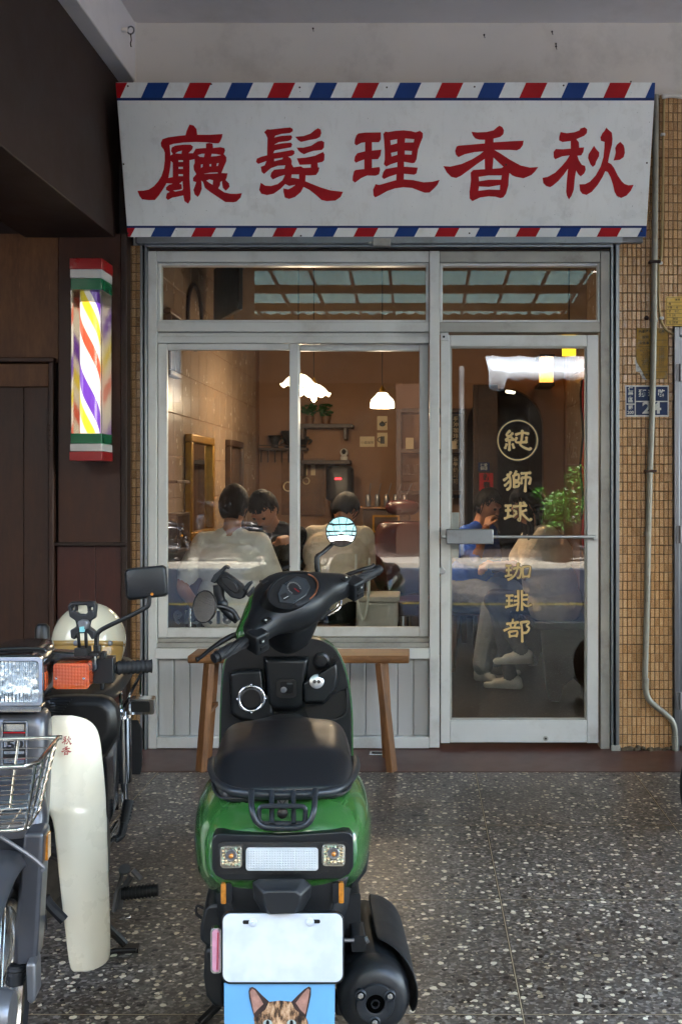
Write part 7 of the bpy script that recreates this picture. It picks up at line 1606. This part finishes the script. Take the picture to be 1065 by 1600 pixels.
def sitter(label, hip, face, lean, knees, feet, hands, cols, hair='short', head_off=(0, 0, 0), head_pitch=20, sleeve='short', long_sleeve_mat=None, curl=.6, loose=1.0, baggy=1.0):
    hip = Vector(hip); f = Vector((face[0], face[1], 0)).normalized(); rt = Vector((f.y, -f.x, 0)); up = Vector((0, 0, 1)); top, bot, shoe = cols
    o = thing('person', label, 'person', (hip.x, hip.y, hip.z - .1))
    sd = (up * math.cos(R(lean)) + f * math.sin(R(lean))); bel = hip + sd * .16; ch = hip + sd * .34; sh = hip + sd * .47
    segs = [(hip - rt * .085, hip + rt * .085, .115, .115, bot), (hip + sd * .04 - rt * .05, hip + sd * .04 + rt * .05, .122 * loose, .122 * loose, top), (bel - rt * .055, bel + rt * .055, .118 * loose, .118 * loose, top), (ch - rt * .07, ch + rt * .07, .118 * loose, .118 * loose, top), (sh - rt * .135, sh + rt * .135, .062, .062, top), (sh - rt * .06 + sd * .03, sh + rt * .06 + sd * .03, .05, .05, top)]
    hd = (sd + f * math.sin(R(head_pitch))).normalized(); nk = sh + sd * .07; hc = nk + hd * .145 + Vector(head_off)
    segs.append((sh + sd * .02, hc - hd * .05, .055, .05, 'skin'))
    hf = (f - hd * f.dot(hd)).normalized(); hx = hf.cross(hd); rot = Matrix((hx, hf, hd)).transposed()
    segs += [('E', hc, (.074, .093, .112), 'skin', rot), ('E', hc + hf * .03 - hd * .055, (.052, .058, .055), 'skin', rot), (hc + hf * .088 + hd * .012, hc + hf * .104 - hd * .018, .011, .014, 'skin'), ('E', hc + hf * .082 - hd * .052, (.024, .012, .010), 'skin', rot), (hc + hf * .082 + hd * .03 - hx * .035, hc + hf * .082 + hd * .03 + hx * .035, .012, .012, 'skin')]
    for s_ in (-1, 1): segs.append(('E', hc + hx * .076 * s_ - hf * .005, (.012, .022, .032), 'skin', rot))
    for i, s_ in enumerate((-1, 1)):
        hj = hip + rt * .095 * s_; kn = Vector(knees[i]); ft = Vector(feet[i]); segs.append((hj, kn, .088 * baggy, .064 * baggy, bot)); segs.append((kn, ft + up * (.09 if baggy < 1.2 else .12), .062 * baggy, .046 * baggy, bot))
        td = Vector(((kn - hip).x, (kn - hip).y, 0)).normalized() * .6 + f * .4; td.normalize()
        segs.append((ft + up * .05 - td * .04, ft + up * .035 + td * .09, .040, .030, shoe)); segs.append((ft + up * .022 - td * .06, ft + up * .02 + td * .16, .026, .022, shoe))
        sj = sh + rt * .165 * s_ - sd * .01; hw_ = Vector(hands[i]); el, hw_ = ik(sj, hw_, .285, .245, (-f * .5 - up + rt * s_ * .5)); sm_ = top
        segs.append((sj, sj.lerp(el, .72 if loose > 1.1 else .62), .060 * loose, .058 * loose, top)); segs.append((sj.lerp(el, .6), el, .045, .041, top if sleeve == 'long' else 'skin')); segs.append((el, hw_, .041, .028, (long_sleeve_mat or top) if sleeve == 'long' else 'skin'))
        hand(segs, hw_, (hw_ - el), s_, (f * .2 - up * .6 - rt * s_ * .5), curl)
    body(segs, 'body', o)
    m = MB()
    for s_ in (-1, 1): m.ball(hc + hx * .032 * s_ + hf * .083 + hd * .010, .011, 12)
    m.build('eyes', MT['blackpaint'], o)
    m = MB(); m.ball(Vector((0, 0, 0)), 1.0, 28)
    for v in list(m.bm.verts):
        p = v.co.copy()
        if (p.y > .30 and p.z < .45) or (p.z < -.42 and p.y > -.3) or (p.z < -.8) or (abs(p.x) > .55 and p.y > .05 and p.z < .1): m.bm.verts.remove(v)
    for v in m.bm.verts:
        p = v.co; k = 1.0 + random.uniform(-.012, .02); v.co = hc + hx * p.x * .082 * k + hf * (p.y * .101 * k - .004) + hd * (p.z * .122 * k + .006)
    m.build('hair', MT['hair'], o, solid=.012)
    m = MB()
    for k in range(110):
        az = random.uniform(0, 2 * PI); fr_ = math.sin(az); e1 = -.62 if fr_ < .1 else (.42 if fr_ > .5 else .05)
        pts = []
        for j in range(6):
            z = .97 + (e1 - .97) * j / 5 + random.uniform(-.02, .02); rr = math.sqrt(max(0, 1 - min(.999, abs(z)) ** 2)); a_ = az + .12 * math.sin(j + k)
            pts.append(hc + hx * rr * math.cos(a_) * .084 + hf * (rr * math.sin(a_) * .103 - .004) + hd * (z * .124 + .008))
        m.tube(pts, [.0045, .005, .003], 5)
    m.build('hair_strands', MT['hair'], o)
    if hair == 'long':
        m = MB()
        for k in range(16):
            t = (k - 7.5) / 7.5; b = hc + hx * .080 * t - hf * (.075 * math.sqrt(1 - .8 * t * t) - (.05 if abs(t) > .8 else 0)) + hd * .02
            m.tube([b, b - hf * .03 - up * .12 + hx * random.uniform(-.01, .01), b - hf * .035 - up * .25 + hx * random.uniform(-.02, .02), b - hf * .02 - up * (.36 + random.uniform(0, .08)) + hx * random.uniform(-.03, .03)], [.020, .018, .010], 7, sm=3)
        m.build('long_hair', MT['hair'], o)
    return o
# woman on the bench behind the door
sitter('person with long black hair in a beige shirt and grey trousers sitting behind the door', (.87, 6.70, .58), (-1, -.10), 11, [(.50, 6.86, .62), (.47, 6.60, .63)], [(.60, 6.86, .02), (.64, 6.55, .24)], [(.50, 6.80, .84), (.46, 6.52, .86)], ('cloth_b', 'cloth_g', 'sneaker'), 'long', head_pitch=25, loose=1.45)
# facing them
sitter('person in a blue shirt and pale trousers raising one hand, seated beyond the door', (.36, 7.66, .56), (.8, -.5), 10, [(.66, 7.56, .58), (.54, 7.30, .57)], [(.56, 7.5, .0), (.44, 7.2, .0)], [(.62, 7.42, .80), (.47, 7.36, 1.06)], ('cloth_bl', 'trous', 'sneaker'), sleeve='long', long_sleeve_mat='cloth_or', loose=1.15, baggy=1.6)
# three behind the window
sitter('person in a white shirt seen from behind at the left window pane', (-1.10, 6.02, .57), (.12, 1), 4, [(-1.22, 6.45, .55), (-.92, 6.45, .55)], [(-1.22, 6.55, .0), (-.92, 6.55, .0)], [(-1.27, 6.10, .60), (-.82, 6.30, .68)], ('cloth_w', 'cloth_k', 'sneaker'), head_pitch=15, loose=1.15)
pk = sitter('person in black looking down at a phone held in both hands', (-.86, 6.72, .63), (-.35, -1), 22, [(-1.06, 6.35, .60), (-.72, 6.32, .60)], [(-1.02, 6.30, .0), (-.68, 6.28, .0)], [(-.985, 6.34, .99), (-.86, 6.31, 1.0)], ('cloth_k', 'cloth_k', 'cloth_k'), head_pitch=50, sleeve='long', curl=.9)
sitter('person in a beige shirt hunched forward, back to the window', (-.56, 6.33, .63), (.25, 1), 26, [(-.66, 6.78, .60), (-.36, 6.76, .60)], [(-.66, 6.84, .0), (-.36, 6.82, .0)], [(-.62, 6.90, .82), (-.40, 6.90, .82)], ('cloth_b', 'cloth_k', 'sneaker'), head_pitch=45, loose=1.2)
o = thing('mobile_phone', 'black mobile phone held by the person in black', 'phone', (-.93, 6.26, 1.02)); pm = Matrix.Translation((-.93, 6.25, 1.03)) @ Matrix.Rotation(R(-50), 4, 'X') @ Matrix.Rotation(R(12), 4, 'Z')
m = MB(); m.obox(pm, .072, .009, .15); m.build('phone_body', MT['blackpaint'], o, bevel=.003); m = MB(); m.obox(pm @ Matrix.Translation((0, .005, 0)), .066, .001, .142); m.build('screen', MT['dialgrey'], o, smooth=False)
# ---------------------------------------------------------------- the street that the glass reflects
cnp = thing('street_canopy', 'translucent green corrugated canopy on brown beams along the street edge', 'canopy', (-.3, -.3, 3.4))
m = MB(); rows = []
nx = 190
for y, z in ((.94, 3.62), (-1.9, 3.46)): rows.append([Vector((-2.4 + 4.2 * k / nx, y, z + .012 * math.sin(k * 2 * PI / 7))) for k in range(nx + 1)])
m.grid(rows); m.build('corrugated_sheet', MT['corrug'], cnp)
for y in (.6, -.35, -1.2, -1.85):
    m = MB(); m.box(-2.4, 1.8, y - .03, y + .03, 3.50 + (y - .94) * .056, 3.585 + (y - .94) * .056); m.build('purlin', MT['brownclad'], cnp)
for k in range(11):
    x = -2.3 + k * .4; m = MB(); m.beam((x, .94, 3.545), (x, -1.9, 3.385), .03, .03); m.build('rafter', MT['brownclad'], cnp)
opp = thing('opposite_building', 'sunlit building with shutters and awnings across the street, beyond the road', 'building', (0, -9, 0))
m = MB(); m.box(-30, 30, -9.4, -9.0, 5.4, 9.5); m.build('front_wall', MT['farwall'], opp, smooth=False)
m = MB(); m.box(-30, 30, -9.39, -9.01, 3.3, 5.4); m.box(-30, 30, -13, -9.39, 3.3, 3.5); m.build('fascia', MT['fasciadark'], opp, smooth=False)
m = MB(); m.box(-30, 30, -13.1, -12.4, .02, 3.3); m.build('arcade_wall', MT['fartile'], opp, smooth=False)
for x in (-14, -9.3, -4.9, -.2, 4.6, 9.2, 14): m = MB(); m.box(x - .25, x + .25, -9.5, -9.02, .02, 3.3); m.build('pillar', MT['fartile'], opp, bevel=.01)
for x0, x1 in ((-4.0, -.9), (1.0, 4.0), (5.2, 8.4), (-8.6, -5.6)):
    m = MB()
    for k in range(30): m.box(x0, x1, -12.39 + .01 * (k % 2), -12.3 + .012 * (k % 2), .05 + k * .1, .05 + k * .1 + .097)
    m.build('roller_shutter', MT['shutter'], opp, smooth=False)
for x0 in range(-16, 17, 4):
    for z in (5.7, 7.6):
        m = MB(); m.box(x0, x0 + 2.2, -9.0, -8.96, z, z + 1.5); w_ = m.build('window', MT['bluegate'], opp, smooth=False)
        m = MB()
        for k in range(5): m.box(x0 + .05 + k * .43, x0 + .43 + k * .43, -8.96, -8.945, z + .06, z + 1.44)
        m.build('pane', MT['asphalt'], w_, smooth=False)
MT['pipewhite'] = M('grey painted downpipe', '#5d6163', .6, var=.35, vs=3)
for x, r_, z0, z1 in ((-4.62, .11, 2.9, 5.3), (.80, .05, .03, 3.6)):
    m = MB(); m.tube([(x, -8.94 + r_, z0), (x, -8.94 + r_, z1)], r_, 14); m.build('downpipe', MT['pipewhite'], opp)
aw = thing('white_awning', 'bright white cloth awning with a scalloped edge across the street', 'awning', (3, -8.5, 3.2))
m = MB(); rows = []
for y, z in ((-9.0, 3.80), (-8.5, 3.62), (-7.95, 3.40)): rows.append([Vector((1.25 + 4.0 * k / 60, y, z + .012 * math.sin(k * .8))) for k in range(61)])
rows.append([Vector((1.25 + 4.0 * k / 60, -7.94, 3.28 - .05 * abs(math.sin(k * PI / 5)) - (.18 if k < 5 else 0))) for k in range(61)])
m.grid(rows); m.build('cloth', MT['awning'], aw, solid=.004)
for x in (1.3, 5.2): m = MB(); m.tube([(x, -9, 3.3), (x, -7.98, 3.42)], .02, 8); m.build('arm', MT['dull'], aw)
pt = thing('potted_shrub', 'leafy green potted shrub standing in the sun across the street', 'shrub', (2.25, -7.85, 0))
m = MB(); m.lathe([(.16, -.0), (.22, .3), (.24, .32), (.21, .32), (.2, .28)], (2.25, -7.85, -.04), (0, 0, 1), 24); m.shift(Matrix.Translation((.3, 0, 0))); m.build('pot', MT['fartile'], pt)
m = MB(); m.tube([(2.25, -7.85, .28), (2.3, -7.85, .8), (2.5, -7.8, 1.4), (2.85, -7.8, 2.0)], [.03, .02, .008], 8, sm=4); m.tube([(2.28, -7.85, .7), (2.0, -7.9, 1.1), (1.8, -7.9, 1.25)], .012, 6, sm=3); m.shift(Matrix.Translation((.3, 0, 0))); m.build('trunk', MT['in_wood2'], pt)
m = MB()
for c_, r_, n in (((2.3, -7.85, .95), (.42, .35, .35), 800), ((2.15, -7.85, .70), (.3, .3, .22), 260), ((2.6, -7.82, 1.45), (.3, .25, .28), 420), ((2.8, -7.8, 1.85), (.18, .16, .25), 220), ((1.85, -7.9, 1.2), (.14, .14, .12), 70)): leafclump(m, c_, r_, n, .042)
m.shift(Matrix.Translation((.3, 0, 0))); m.build('crown', MT['leaf'], pt, smooth=False)
